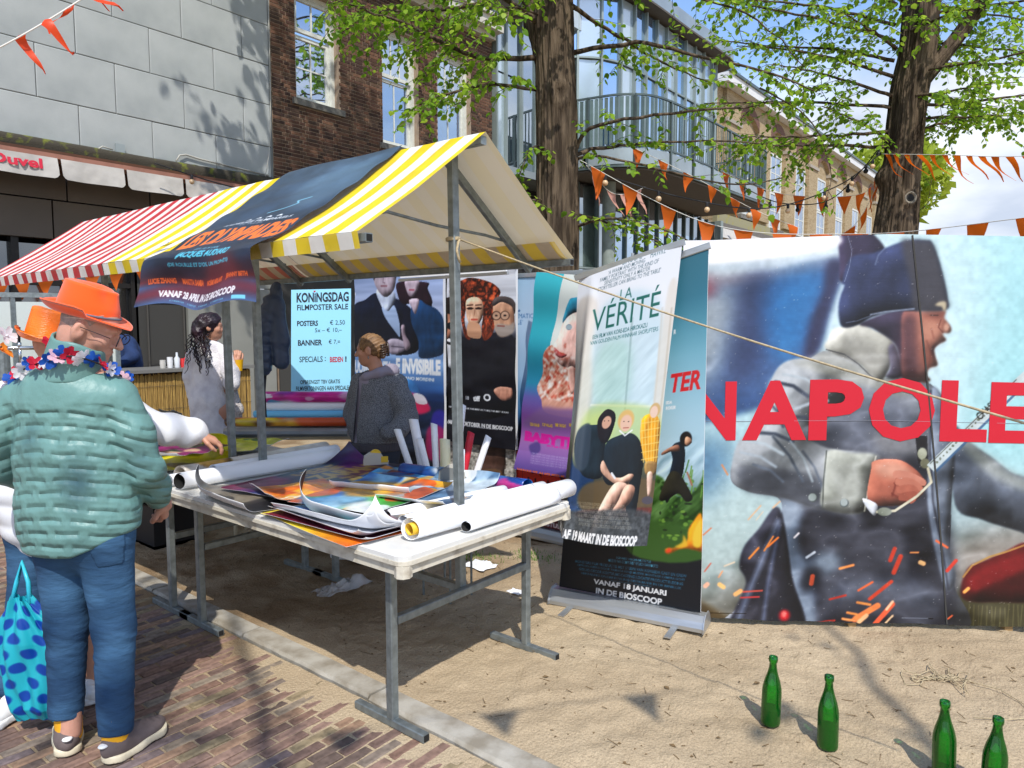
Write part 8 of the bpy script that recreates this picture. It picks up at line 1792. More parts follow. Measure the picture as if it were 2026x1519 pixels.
for k in range(6): b.tube([g3((-.005 + .0 * k, -.140, .045 - k * .017)), g3((-.030, -.138, .040 - k * .017)), g3((-.050, -.112, .034 - k * .017)), g3((-.048, -.088, .030 - k * .017))], .0042, 5)
for k in range(6): b.tube([g3((.005, -.140, .045 - k * .017)), g3((.030, -.138, .040 - k * .017)), g3((.050, -.112, .034 - k * .017))], .0042, 5)
b.tube([g3((0, -.142, .055)), g3((0, -.145, 0)), g3((0, -.138, -.05))], .007, 6); gl_.mb('hair_claw', b, mat('brown_plastic', '3a2a22', .3, spec=.6))
m_fl = mat('grey_boucle', '85878b', .95, col2='46484c', vscale=230, detail=2, bump=1.0, bscale=120, bdist=.012, ramp=(.42, .6)); m_hood = mat('grey_hoodie', '8a8390', .9, bump=.2, bscale=200, bdist=.001)
def jk3(X_, Y_, Z_):
    d = chain(X_, Y_, Z_, [(-.085, 0, 1.215), (.03, 0, 1.245), (.155, .0, 1.205)], [.070, .072, .080], .05); d = smin(d, chain(X_, Y_, Z_, [(.015, 0, 1.12), (.02, 0, .95), (.03, 0, .85)], [.135, .150, .150], .06, (1.22, .92, 1)), .05)
    a = chain(X_, Y_, Z_, [(.155, -.02, 1.185), (.215, -.06, 1.08), (.242, -.08, .985), (.195, -.15, .925), (.125, -.17, .90)], [.078, .076, .070, .060, .050], .03); b_ = chain(X_, Y_, Z_, [(-.10, .03, 1.17), (-.15, .06, 1.0), (-.11, .02, .88)], [.07, .066, .055], .03); d = smin(smin(d, a, .007), b_, .01)
    d = d - .014 * (fbm(X_ * 10 + Z_ * 12, Z_ * 9 - X_ * 12, 3, 7) - .5) - .0035 * (fbm(X_ * 110 + Y_ * 80, Z_ * 110 + Y_ * 60, 2, 4) - .5); d = smax(d, .815 - Z_, .01); neck = cap(X_, Y_, Z_, (.03, 0, 1.2), (.02, 0, 1.4), .055, .06); d = smax(d, -neck, .01)
    return smax(d, -(np.abs(X_ + .092 - .10 * (Z_ - 1)) - .012 + 10 * (Y_ > 0)), .006)
gl_.sdf('jacket', jk3, (-.26, -.24, .79), (.38, .2, 1.34), .0062, m_fl)
gl_.sdf('waistband', lambda X_, Y_, Z_: smax(chain(X_, Y_, Z_, [(.02, 0, .85), (.02, 0, .76)], [.152, .145], .02, (1.2, .92, 1)) - .003 * np.sin(np.arctan2(Y_, X_) * 60), np.abs(Z_ - .79) - .030, .006), (-.22, -.2, .74), (.26, .2, .84), .007, mat('charcoal_rib', '48464c', .9))
def hood(X_, Y_, Z_):
    d = chain(X_, Y_, Z_, [(-.085, -.035, 1.235), (-.03, -.070, 1.262), (.05, -.068, 1.285), (.12, -.02, 1.31), (.125, .05, 1.305), (.04, .08, 1.29), (-.06, .05, 1.255)], [.020, .026, .032, .034, .034, .028, .020], .02); d = smin(d, ellp(X_, Y_, Z_, (.125, .01, 1.29), (.055, .075, .034)), .02); return d - .005 * (fbm(X_ * 16, Z_ * 22, 3, 2) - .5)
gl_.sdf('hood', hood, (-.16, -.16, 1.17), (.22, .17, 1.38), .006, m_hood)
gl_.sdf('hoodie', lambda X_, Y_, Z_: smax(chain(X_, Y_, Z_, [(.0, -.01, 1.2), (.0, -.01, .83)], [.095, .118], .03, (1.22, .92, 1)), .80 - Z_, .01), (-.22, -.2, .78), (.22, .18, 1.3), .009, m_hood)
b = MB(); b.tube([(.232, -.115, 1.135), (.236, -.122, 1.10), (.238, -.125, 1.06)], .003, 4); gl_.mb('zip', b, m_galv)
gl_.sdf('trousers', lambda X_, Y_, Z_: smin(chain(X_, Y_, Z_, [(.02, 0, .80), (-.05, .01, .74), (-.125, 0, .42), (-.16, .0, .10)], [.13, .10, .085, .085], .04), chain(X_, Y_, Z_, [(.08, 0, .74), (.03, 0, .42), (.005, -.06, .10)], [.10, .085, .085], .04), .04) - .008 * (fbm(X_ * 8, Z_ * 22, 3, 4) - .5), (-.28, -.2, .05), (.26, .2, .86), .010, m_denimd)
m_bks = mat('black_leather', '1b1b1e', .5); shoe(gl_, (-.13, .04, 0), (-.27, -.02, 0), m_bks, m_wh); shoe(gl_, (.06, -.05, 0), (-.10, -.12, 0), m_bks, m_wh)
b = MB(); b.tube([g3((-.080, -.010, -.036)), g3((-.082, -.010, -.050)), g3((-.080, -.010, -.058))], .004, 5); gl_.mb('earring', b, m_galv)

# ---- woman in the pale fur coat --------------------------------------------------------------------------
wc = Person('person with dark purple curly hair, glasses and long pale coat, seen from behind', 6.4, -2.75)
H4 = (.085, -.02, 1.585); M4 = rotm(R(-72), R(-2), 0); h4 = head_f(H4, M4, .98)
def body4(X_, Y_, Z_):
    d = smin(h4(X_, Y_, Z_), cap(X_, Y_, Z_, (.06, -.01, 1.52), (.05, 0, 1.38), .050, .058), .02); d = smin(d, chain(X_, Y_, Z_, [(.05, 0, 1.3), (.05, 0, 1.0), (.05, 0, .85)], [.12, .125, .14], .05, (1.2, .85, 1)), .04)
    for s_ in (-1, 1): d = smin(d, chain(X_, Y_, Z_, [(.05 + s_ * .09, 0, .85), (.05 + s_ * .09, 0, .45), (.05 + s_ * .09, 0, .07)], [.085, .055, .04], .03), .04)
    return smin(d, chain(X_, Y_, Z_, [(.20, 0, 1.33), (.27, -.06, 1.1), (.285, .02, 1.26)], [.05, .042, .03], .02), .03)
wc.sdf('body', body4, (-.15, -.2, .03), (.36, .2, 1.72), .011, m_skin2)
m_coat = mat('pale_teddy_coat', 'dedbdc', .95, col2='c2bec2', vscale=9, detail=9, bump=.7, bscale=90, bdist=.01, ramp=(.42, .7)); m_fur = mat('pale_fur', 'cfc8c2', .95, col2='a39c98', vscale=40, bump=1., bscale=70, bdist=.02)
def coat(X_, Y_, Z_):
    d = chain(X_, Y_, Z_, [(-.05, 0, 1.36), (.05, 0, 1.41), (.17, 0, 1.35)], [.075, .08, .078], .05); d = smin(d, chain(X_, Y_, Z_, [(.05, 0, 1.25), (.04, 0, .95), (.045, 0, .58)], [.145, .150, .165], .06, (1.08, .9, 1)), .05)
    a = chain(X_, Y_, Z_, [(.19, 0, 1.33), (.245, -.05, 1.20), (.262, -.06, 1.09), (.275, .0, 1.20)], [.070, .068, .066, .048], .03); b_ = chain(X_, Y_, Z_, [(-.09, 0, 1.33), (-.125, .0, 1.15), (-.11, .02, .98)], [.068, .062, .055], .03)
    return smax(smin(smin(d, a, .02), b_, .02) - .016 * (fbm(X_ * 13, Z_ * 5 + X_ * 4, 3, 8) - .5) - .004 * (fbm(X_ * 60, Z_ * 60, 2, 5) - .5), .56 - Z_, .01)
wc.sdf('coat', coat, (-.26, -.24, .54), (.38, .24, 1.52), .009, m_coat)
wc.sdf('fur_trim', lambda X_, Y_, Z_: chain(X_, Y_, Z_, [(.235, .05, 1.02), (.262, .04, .85), (.245, .04, .62)], [.035, .055, .04], .03) - .012 * (fbm(X_ * 60, Z_ * 50, 3, 2) - .5), (.15, -.06, .54), (.36, .14, 1.1), .009, m_fur)
m_ph = mat('purple_black_hair', '2a1522', .45, col2='120a10', vscale=12, bump=.8, bscale=40, bdist=.01)
def hair4(X_, Y_, Z_):
    x, y, z = hloc(X_, Y_, Z_, H4, M4, .98); s_ = ellp(x, y, z, (0, -.022, .034), (.094, .112, .104)); s_ = smax(s_, y - .060 - .4 * (z - .03), .01); s_ = smin(s_, ellp(x, y, z, (0, -.105, -.03), (.085, .060, .095)), .03); s_ = smin(s_, ellp(x, y, z, (0, -.075, .060), (.07, .05, .05)), .03)
    return (s_ - .022 * (fbm(z * 22 + x * 9, y * 22 + x * 15, 3, 4) - .5) - .008 * (fbm(z * 70, y * 70 + x * 50, 2, 9) - .5)) * .98
wc.sdf('hair', hair4, (-.12, -.2, 1.36), (.22, .18, 1.78), .007, m_ph)
b = MB(); rl = random.Random(5)
for k in range(24):
    x0 = rl.uniform(-.06, .10); z0 = 1.55 - rl.uniform(0, .08); L_ = rl.uniform(.14, .34); pts = []
    for j in range(12): q = j / 11; pts.append((x0 + .05 * math.sin(q * 2.4 + k) * q + .010 * math.sin(q * 26 + k * 2), -.105 - .03 * min(q * 3, 1) - .01 * math.cos(q * 24 + k), z0 - L_ * q))
    b.tube(pts, [.007 * (1 - .6 * j / 11) for j in range(12)], 4)
wc.mb('hair_strands', b, m_ph)
b = MB(); g4 = lambda p: tuple(np.array(H4) + M4 @ (np.array(p) * .98)); b.tube([g4((-.082, 0, .012)), g4((-.070, .086, .012)), g4((-.012, .108, .012))], .003, 5)
b.tube([g4((-.038 + .026 * math.cos(a_), .104 - .010 * math.cos(a_), .006 + .020 * math.sin(a_))) for a_ in np.linspace(0, 6.28, 14, endpoint=False)], .0026, 5, closed=True); wc.mb('glasses', b, m_blk)
wc.sdf('hand', hand_f((.286, .01, 1.275), (.15, .1, 1), (-.6, .9, 0), .95, .8), (.18, -.12, 1.18), (.40, .16, 1.45), .0055, m_skin2)
shoe(wc, (0, -.1, 0), (-.02, .14, 0), m_bks, m_bks); shoe(wc, (.14, -.1, 0), (.17, .14, 0), m_bks, m_bks)
b = MB(); cw = tuple(wc.W([(.315, .0, 1.20)])[0]); b.lathe([(.026, 0), (.036, .10), (.033, .10), (.024, .004)], cw, n=16); tag(b.build('plastic_cup', mat('yellow_beer', 'd9a516', .25, spec=.6), smooth=True, auto=40), 'yellow beer cup held up beside the pale coat', 'cup')
# ---- barkeeper bending behind the bar ----------------------------------------------------------------------
p3 = Person('person in dark blue sweater bending behind the reed-fronted bar', 8.6, -4.65)
H5 = (-.12, -.05, 1.56); h5 = head_f(H5, rotm(R(20), R(-30)))
p3.sdf('body', lambda X_, Y_, Z_: smin(smin(h5(X_, Y_, Z_), cap(X_, Y_, Z_, (-.11, -.04, 1.5), (-.08, 0, 1.38), .055, .06), .02), chain(X_, Y_, Z_, [(-.05, .05, 1.3), (0, .1, 1.0), (0, .1, .5), (0, .1, .06)], [.12, .12, .12, .09], .05), .04), (-.3, -.25, 0), (.2, .3, 1.72), .014, m_skin2)
p3.sdf('sweater', lambda X_, Y_, Z_: smin(smin(chain(X_, Y_, Z_, [(-.14, 0, 1.38), (.02, .02, 1.40)], [.10, .10], .04), chain(X_, Y_, Z_, [(-.02, .06, 1.28), (0, .1, .95)], [.17, .16], .05, (1.1, .9, 1)), .05), chain(X_, Y_, Z_, [(.06, 0, 1.38), (.15, -.08, 1.24), (.06, -.18, 1.16)], [.085, .07, .055], .03), .03) - .010 * (fbm(X_ * 12, Z_ * 14, 3, 2) - .5), (-.3, -.3, .8), (.3, .32, 1.55), .012, mat('navy_sweater', '1e3560', .9, var=.2, vscale=20, bump=.3, bscale=90))
# ================================================================== goods on the tables
ZT_ = .753
def art(W, H, base, cols, n, seed, txt=(), grad=None, f=1.):
    c = Canvas(W, H, base); r = random.Random(seed)
    if grad: c.vgrad(grad)
    for k in range(n): cx, cy, s_ = r.random(), r.random(), r.uniform(.08, .3) * f; c.poly([(cx + s_ * math.cos(a_) * r.uniform(.5, 1.2), cy + s_ * math.sin(a_) * r.uniform(.5, 1.2)) for a_ in (0, 1, 2, 3, 4, 5)], r.choice(cols), .9, r.choice((0, .01, .03)))
    c.noise(9, .3, seed)
    for (t, x0, y0, x1, y1, col) in txt: c.text(t, x0, y0, x1, y1, col, 1, .05)
    return c
def sheet(label, ctr, w_, h_, rot, z, cv, curls, wav=.006, cat='poster', group='film posters spread on the near table', seed=1, back=m_white, nm='poster'):
    cr_, sr_ = math.cos(R(rot)), math.sin(R(rot))
    def fn(u, v, dz=0.):
        x = (u - .5) * w_; y = (.5 - v) * h_; Z_ = np.full_like(x, z) + wav * (fbm(u * 3 + seed, v * 3, 3, seed) + .2 * np.sin(u * 9 + v * 7)) + dz
        for (ang, off, rad) in curls:
            dx, dy = math.cos(R(ang)), math.sin(R(ang)); t = x * dx + y * dy - off; k = t > 0; a_ = np.where(k, t / rad, 0); s_ = np.where(k, rad * np.sin(a_) - t, 0); x = x + s_ * dx; y = y + s_ * dy; Z_ = Z_ + np.where(k, rad * (1 - np.cos(a_)), 0)
        return np.stack([ctr[0] + x * cr_ - y * sr_, ctr[1] + x * sr_ + y * cr_, Z_], -1)
    o = print_surface(nm, cv, fn, m_paper); md = o.modifiers.new('thick', 'SOLIDIFY'); md.thickness = .0009; md.offset = -1; o.data.materials.append(back); md.material_offset = 1; md.material_offset_rim = 1
    tag(o, label, cat, group); return o
def roll(label, p, q, r_, m=None, cv=None, inner=None, turns=1.35, grp='rolled posters and paper tubes', nm='poster_roll', cat='poster roll', th=.0009):
    p, q = Vector(p), Vector(q); d = (q - p).normalized(); a_ = d.orthogonal().normalized(); b_ = d.cross(a_); W = cv.W if cv else 8; H = cv.H if cv else 46
    def fn(u, v):
        an = v * 2 * math.pi * turns + .8; rr = r_ * (1 - .16 * (1 - v)); P = np.array(p)[None, None] + (np.array(q) - np.array(p))[None, None] * (u + .012 * np.sin(v * 9))[..., None]; return P + (np.array(a_) * np.cos(an)[..., None] + np.array(b_) * np.sin(an)[..., None]) * rr[..., None]
    if cv: o = print_surface(nm, cv, fn, m_paper)
    else: u, v = np.meshgrid(np.linspace(0, 1, W), np.linspace(0, 1, H)); o = mesh_obj(nm, fn(u, v).reshape(-1, 3), grid_faces(W, H)[:, ::-1], m or m_white, smooth=True)
    md = o.modifiers.new('thick', 'SOLIDIFY'); md.thickness = th; md.offset = 0
    if inner: o.data.materials.append(inner); md.material_offset = 1
    tag(o, label, cat, grp); return o
c = art(150, 110, '2a1a52', ['3b1f6a', '6a2a78', '1a1440', '7a3050', '40508a', 'b58a5a'], 26, 4, txt=[('HERE', .46, .05, .80, .22, 'b98f45'), ('ZARAH', .42, .25, .92, .46, 'c9a050'), ('THE', .52, .50, .78, .66, 'b98f45'), ('IN DE BIOSCOOP', .1, .74, .5, .80, 'd8d2e8')])
sheet('large purple poster with gold lettering lying in the middle of the near table', (2.36, 3.12), .92, .70, 8, .775, c, [(0, .40, .12), (90, .31, .16), (50, .40, .10)], seed=3, wav=.012)
c = art(110, 90, 'e4e2de', ['2a2826', '5b554c', 'b9b4a8', '8a8274', 'f2f0ec'], 18, 9, txt=[('IN DE BIOSCOOP', .45, .85, .95, .95, 'f4f4f4')]); c.poly([(0, .78), (1, .7), (1, 1), (0, 1)], '15151a', 1, .01, False)
sheet('black and white poster curling up at the left end of the near table', (2.00, 3.18), .62, .66, -6, .762, c, [(180, .23, .060), (140, .30, .07)], seed=7, wav=.010)
c = art(90, 80, 'f08a1c', ['ffb030', 'e9701c', 'c95518'], 8, 12, txt=[('XXXXX', .1, .8, .9, .95, 'fff0d0')]); sheet('orange poster corner lying over the curled black and white one', (2.06, 3.02), .40, .36, -14, .780, c, [(180, .12, .09)], seed=2, wav=.02)
cols = ['1a1a20', 'b5305a', '2c6ab0', '3fa04a', 'e8c030', 'd8d4cc', '7a2a3a']
lab = ['bottom orange and yellow poster sticking out over the front edge of the table', 'magenta poster inside the curled pile at the table front', 'white-backed poster in the curled pile at the table front', 'blue and teal poster near the top of the curled pile', 'black poster with small yellow mark, curling up at the table front']
gr = [[(0, 'f7d85a'), (.5, 'ffcf40'), (1, 'f0701c')], [(0, '8a2040'), (1, '5a1a34')], [(0, 'e4e6ea'), (1, 'c9ccd4')], [(0, '2a6fb0'), (.6, '4aa6a0'), (1, '20406a')], [(0, '1c1a20'), (1, '2a2024')]]
for k in range(5):
    c = art(100, 80, '202020', [cols[(k + j) % 7] for j in (0, 2, 4)], (2, 6, 4, 9, 3)[k], 20 + k, grad=gr[k], f=.8)
    if k == 4: c.line([(.62, .60), (.68, .63), (.72, .60), (.66, .58), (.60, .61), (.58, .63)], .014, 'f0b020', 1)
    sheet(lab[k], (2.02 + .012 * k, 2.50 - .01 * k), .60, .72 - .02 * k, (-6, 2, -3, 4, 1)[k], .757 + .006 * k, c, ([(180, .28, .5)], [(180, .24, .14), (-90, .30, .10)], [(180, .22, .12), (-90, .28, .09)], [(180, .20, .10), (-90, .27, .08), (-130, .30, .08)], [(180, .18, .09), (-90, .26, .07), (140, .26, .06)])[k], seed=30 + k, wav=.004 + .002 * k)
c = art(110, 90, '4a90d0', ['8ac0e8', '2f68b8', '5ab84a', '3f9a3a', 'd89a30', 'e8f0f4', '2a3a50', 'c85a28'], 30, 51, grad=[(0, '3a7ac8'), (.5, 'a8d0ec'), (.7, '4aa040'), (1, '2f7a38')]); sheet('bright poster with green meadow and blue sky on the near pile', (2.20, 2.62), .60, .52, 12, .800, c, [(0, .22, .14), (-90, .22, .08)], seed=40, wav=.012)
c = art(110, 80, '5aa0d8', ['e88a28', '2a5a9a', 'f0c060', '7ac0e8', '8a3a20', 'dce8f0'], 28, 61, grad=[(0, '3d9ad6'), (1, '6a8fb8')]); sheet('sky-blue poster with orange shapes in front of the tape dispenser', (2.50, 2.80), .62, .44, 20, .790, c, [(180, .24, .05), (90, .18, .08)], seed=44, wav=.010)
c = art(110, 70, '9ab4cc', ['e6eef4', '5a7a9a', 'c8d8e4', '3a5878', 'b07a50'], 24, 71); sheet('icy blue and white poster beside the near canopy pole', (2.45, 2.42), .60, .36, 14, .800, c, [(0, .2, .09), (180, .24, .07)], seed=48, wav=.012)
c = art(60, 50, '1d70b8', ['e8eef4', '40a0e0', '174a90', 'c83a80', 'd89a78'], 22, 81)
roll('blue printed banner rolled flat across the back of the near table', (2.70, 2.96, .80), (2.80, 2.16, .80), .040, cv=c, turns=1.3)
roll('large white paper roll with yellow core lying along the near table end', (1.90, 2.05, .803), (2.88, 1.975, .803), .047, inner=m_white); roll('yellow sheet rolled up inside the large white roll', (1.895, 2.052, .803), (2.1, 2.035, .803), .026, m=mat('yellow_paper', 'e3b52a', .6), turns=1.8)
roll('thin white paper roll on top of the near table corner', (2.12, 1.955, .782), (2.74, 1.945, .782), .024, inner=m_dark)
roll('second pale roll lying beside the large white one', (1.98, 2.175, .79), (2.86, 2.12, .79), .032)
roll('pale printed roll under the icy blue poster', (2.02, 2.33, .785), (2.70, 2.24, .785), .028)
c = Canvas(80, 50, 'd3cabd'); c.poly([(.42, .1), (.55, .2), (.70, .05), (.66, .6), (.5, .7), (.40, .5)], '8a4636'); c.poly([(.12, .1), (.3, .2), (.28, .9), (.1, .8)], 'c79a55'); c.noise(12, .25, 3)
roll('cream roll printed with brown map shapes across the table joint', (1.86, 3.83, .80), (2.86, 3.90, .80), .042, cv=c); roll('long white banner roll behind the curled black and white poster', (1.76, 3.63, .80), (2.72, 3.60, .80), .045, inner=m_dark); roll('short white roll at the left of the table joint', (1.76, 3.74, .79), (2.15, 3.76, .79), .032)
roll('off-white roll resting between the cream map roll and the long white one', (2.0, 3.735, .80), (2.84, 3.76, .80), .040)
# table 2 spread
for k, (x, y, w_, h_, rt_, col, lb_) in enumerate([(2.1, 4.35, .7, .5, 5, 'e0d42a', 'yellow poster held up by the white sleeve on the farther table'), (2.45, 4.6, .6, .5, -20, '7a3a28', 'reddish brown poster in the heap on the farther table'), (2.05, 4.8, .6, .5, 12, '28407a', 'blue poster in the heap on the farther table'), (2.5, 4.25, .45, .4, 30, 'd8dc30', 'yellow-green poster tip at the right of the farther table heap'), (2.2, 5.2, .7, .5, -8, '2a2428', 'dark poster at the far end of the farther table'), (2.0, 4.15, .5, .4, 25, '8a2a6a', 'purple and pink poster at the near end of the farther table')]):
    c = art(50, 40, col, [col, 'd8b090', '402028', 'e8e4d8', '5a2a60', '3a6a40'], (3, 18, 14, 3, 14, 14)[k], 90 + k, f=.7); sheet(lb_, (x, y), w_, h_, rt_, .758 + .02 * k, c, [((0, 180, 90, -90)[k % 4], .15, .08 + .03 * (k % 3)), (135, .2, .09)], seed=60 + k, wav=.03, group='film posters heaped on the farther table')
# tape dispensers
def tape(label, p, rt_, body, acc):
    t = thing('tape_dispenser', label, 'tape dispenser', p); M_ = Matrix.Translation(p) @ Matrix.Rotation(R(rt_), 4, 'Z')
    b = MB(); prof = [(-.07, 0), (.07, 0), (.075, .02), (.05, .035), (.03, .065), (-.03, .072), (-.065, .05), (-.07, .02)]; n = len(prof); b.add([M_ @ Vector((x, -.02, z)) for x, z in prof] + [M_ @ Vector((x, .02, z)) for x, z in prof], [tuple(range(n)), tuple(range(n, 2 * n))[::-1]] + [(i, n + i, n + (i + 1) % n, (i + 1) % n) for i in range(n)]); b.build('body', body, t)
    b = MB(); b.lathe([(.032, -.012), (.034, 0), (.032, .012)], M_ @ Vector((0, 0, .055)), M_.to_3x3() @ Vector((0, 1, 0)), n=18); b.build('tape_reel', acc, t, smooth=True, auto=40); b = MB(); b.beam(M_ @ Vector((.03, -.0205, .03)), M_ @ Vector((.07, -.0205, .03)), .002, .035); b.build('label', acc, t)
tape('clear tape dispenser with yellow label at the back of the near table', (2.70, 3.20, .80), -35, mat('clear_plastic', 'b9b2a4', .25, spec=.6), mat('tape_yellow', 'd8b02a', .4)); tape('grey tape dispenser on the sky-blue poster by the canopy pole', (2.66, 2.55, .80), -50, mat('grey_plastic', '6f706c', .4), mat('grey_tape', 'b0aca0', .3))
# white tubes standing in a box behind the table
bx = thing('tube_stand', 'pale box on thin steel legs holding the upright paper tubes behind the table', 'stand', (3.0, 2.9, 0)); b = MB(); b.box((2.88, 2.78, .50), (3.10, 3.04, .70)); b.build('box', mat('pale_card', 'b5b2aa', .85, var=.15), bx)
for x, y in ((2.9, 2.8), (3.08, 2.8), (2.9, 3.02), (3.08, 3.02)): b = MB(); b.tube([(x, y, 0), (x, y, .50)], .007, 6); b.build('leg', m_galv, bx)
tb_ = [((2.90, 3.0), (2.80, 3.12, 1.0), .020, 'ededee'), ((2.93, 2.98), (2.91, 3.10, 1.05), .028, 'f0f0f2'), ((2.97, 2.96), (3.0, 3.02, 1.02), .020, 'eeeef0'), ((2.98, 2.90), (3.03, 2.96, .93), .032, 'ece4bc'), ((3.02, 2.90), (3.14, 2.92, 1.13), .024, 'eeeef0'), ((3.05, 2.88), (3.13, 2.84, .97), .022, 'c21d33'), ((3.07, 2.84), (3.17, 2.74, .95), .020, 'f0f0f2'), ((2.92, 2.92), (2.86, 3.0, .95), .022, 'e8e8ea'), ((3.0, 2.82), (3.06, 2.86, .88), .026, 'e4ecf2')]
nmz = ['leftmost short white paper tube', 'wide tall white tube second from left', 'slim white tube behind the cream one', 'short cream tube in the middle', 'tallest white tube leaning right', 'red tube leaning right', 'white tube at the far right', 'low white tube at front left', 'pale blue-white tube in front']
for (a_, b_, r_, col), l_ in zip(tb_, nmz): roll(l_ + ' of the upright bundle', (a_[0], a_[1], .52), b_, r_, m=mat('tube_' + col, col, .5, var=.04), turns=1.2, nm='paper_tube', cat='paper tube')
# trolley with cassettes and rolls
tr = thing('trolley', 'cream tubular trolley frame carrying grey banner cassettes behind the farther table', 'trolley', (3.0, 4.5, 0)); b = MB(); k4 = [(2.72, 4.78), (3.30, 4.10), (3.48, 4.26), (2.90, 4.94)]
b.tube([(x, y, .80) for x, y in k4], .020, 8, closed=True)
for x, y in k4: b.tube([(x, y, .80), (x, y, .06)], .018, 8)
b.tube([(x, y, .35) for x, y in k4], .014, 8, closed=True); b.build('frame', mat('cream_enamel', 'cfc6ac', .4), tr, smooth=True); b = MB(); b.prism([(2.76, 4.78), (3.29, 4.15), (3.43, 4.27), (2.90, 4.90)], .36, .42); b.build('shelf', glass_pane('green_glass_shelf', '4a6a60', .05, .3), tr)
m_cas = mat('cassette_grey', '9a9ea2', .4, metal=.6, var=.15)
for k, (dz, off, l_) in enumerate(((.825, 0, 'long grey roll-up cassette lying on the trolley'), (.833, .085, 'second grey cassette behind the first on the trolley'))):
    b = MB(); a_ = Vector((2.66 + off, 4.78 + off * .8, dz + .02)); c_ = Vector((3.22 + off, 4.11 + off * .8, dz + .02)); b.beam(a_, c_, .075, .062, bev=.02); tag(b.build('banner_cassette', m_cas), l_, 'cassette', 'grey banner cassettes')
def tr_roll(l_, t0, t1, dz, off, r_, **k): A_ = Vector((2.66, 4.78, 0)); B_ = Vector((3.24, 4.09, 0)); o = Vector((.07, .055, 0)) * off; return roll(l_, tuple(A_.lerp(B_, t0) + o + UP * dz), tuple(A_.lerp(B_, t1) + o + UP * dz), r_, **k)
c = art(60, 50, '8a6a4a', ['f0a030', '5a3a2a', 'e8602a', 'f0d040', '2a4a5a', 'd0a080'], 24, 33); c.poly([(.6, 0), (1, 0), (1, 1), (.66, 1)], 'e85a28', .8, .03); tr_roll('orange and brown poster roll lying on the grey cassettes', .02, .97, .918, 0, .034, cv=c, inner=mat('yellow_inner', 'e8d040', .5)); tr_roll('sky-blue roll on the trolley stack under the white one', .22, 1.0, .965, .6, .030, m=mat('sky_paper', '6fbfe6', .5)); tr_roll('white roll on the trolley stack under the magenta one', .25, 1.03, 1.02, .9, .034, inner=m_dark)
c = art(70, 60, 'e02a9a', ['f4d8ea', 'ffffff', 'c01a80', '7a3a9a', 'f8b8dc', '5ab8e8'], 40, 35, f=.5); tr_roll('magenta and white flowery roll on top of the trolley stack', .27, 1.08, 1.09, .9, .042, cv=c, inner=mat('violet_inner', '3a2a6a', .5)); tr_roll('pale green roll with yellow inside at the right of the stack', .5, 1.12, .905, 1.1, .034, m=mat('pale_green_paper', 'b8c8b8', .5), inner=MATS['yellow_inner']); tr_roll('red roll end tucked into the stack', .6, 1.05, .965, 1.4, .03, m=mat('red_paper', 'd0301c', .5)); tr_roll('small white roll below the pale green one', .8, 1.1, .85, 1.3, .022)
# jacket hung from the canopy corner
hj = thing('hanging_jacket', 'dark navy padded jacket hanging from the red canopy corner', 'jacket', (2.74, 4.3, 1.1)); HO = np.array([2.755, 4.295, 0]); HRt = np.array(RT)
def hj_f(X_, Y_, Z_):
    x = (X_ - HO[0]) * RT.x + (Y_ - HO[1]) * RT.y; y = (X_ - HO[0]) * FW.x + (Y_ - HO[1]) * FW.y
    d = chain(x, y, Z_, [(.03, 0, 1.86), (.02, 0, 1.72), (.045, 0, 1.50), (.05, 0, 1.36)], [.035, .060, .062, .055], .03, (1, .8, 1)); d = smin(d, chain(x, y, Z_, [(-.005, -.02, 1.76), (-.05, -.03, 1.58), (-.055, -.03, 1.32)], [.05, .052, .050], .02), .012); return d - .010 * (fbm(x * 10 + 3, Z_ * 34 + x * 16, 3, 4) - .5) - .004 * np.sin(Z_ * 110) * (x < -.01)
V, F = surface_nets(hj_f, (2.54, 4.08, 1.22), (2.97, 4.52, 1.93), .008); mesh_obj('jacket', V, F, mat('navy_nylon', '34445f', .45, var=.2, bump=.2, bscale=30), hj, smooth=True)
b = MB(); b.tube([(2.73, 4.36, 1.30), (2.715, 4.37, 1.15), (2.72, 4.355, .98)], [.012, .016, .008], 7); b.tube([(2.73, 4.36, 1.35), (2.73, 4.36, 1.29)], .008, 6); tag(b.build('umbrella', m_blk, smooth=True), 'black folded umbrella hanging below the navy jacket', 'umbrella')
# rolled white banner under the right eave
t = thing('rolled_banner', 'white rolled banner with grey bar hanging under the right eave', 'banner', (2.95, 2.9, 1.9)); b = MB(); b.box((2.945, 2.42, 1.885), (2.953, 3.24, 1.99)); b.build('sheet', m_white, t); b = MB(); b.beam((2.948, 2.41, 1.878), (2.948, 3.25, 1.872), .02, .016); b.build('bottom_bar', m_alu, t)
# ---- bar with reed front --------------------------------------------------------------------------------------
bar = thing('bar_counter', 'reed-covered outdoor bar counter with dark top', 'bar', (3.6, 7.95, 0)); b = MB(); b.box((2.2, 7.84, 0), (4.70, 8.3, 1.09)); b.build('body', mat('bar_wood', '3d2f20', .8), bar); b = MB(); b.box((2.15, 7.76, 1.10), (4.74, 8.36, 1.135)); b.build('counter_top', mat('counter_grey', '6f6e6a', .5), bar)
m_reed = random_tint(mat('reed', 'b08f4c', .85, col2='6b4f26', vscale=14, stretch=(30, 30, .8), ramp=(.42, .66)), .2); rr_ = random.Random(2)
for k in range(300): x = 2.45 + 2.25 * (k + rr_.random()) / 300; b = MB(); b.beam((x, 7.832 - rr_.random() * .012, .02), (x + rr_.gauss(0, .012), 7.832 - rr_.random() * .012, 1.095 - rr_.random() * .03), .0085, .0085, up=(0, 1, 0)); b.build('reed', m_reed, bar)
b = MB()
for z in (.2, .45, .7, .95): b.beam((2.45, 7.812, z), (4.7, 7.812, z), .002, .003)
b.build('binding_wire', m_joint, bar)
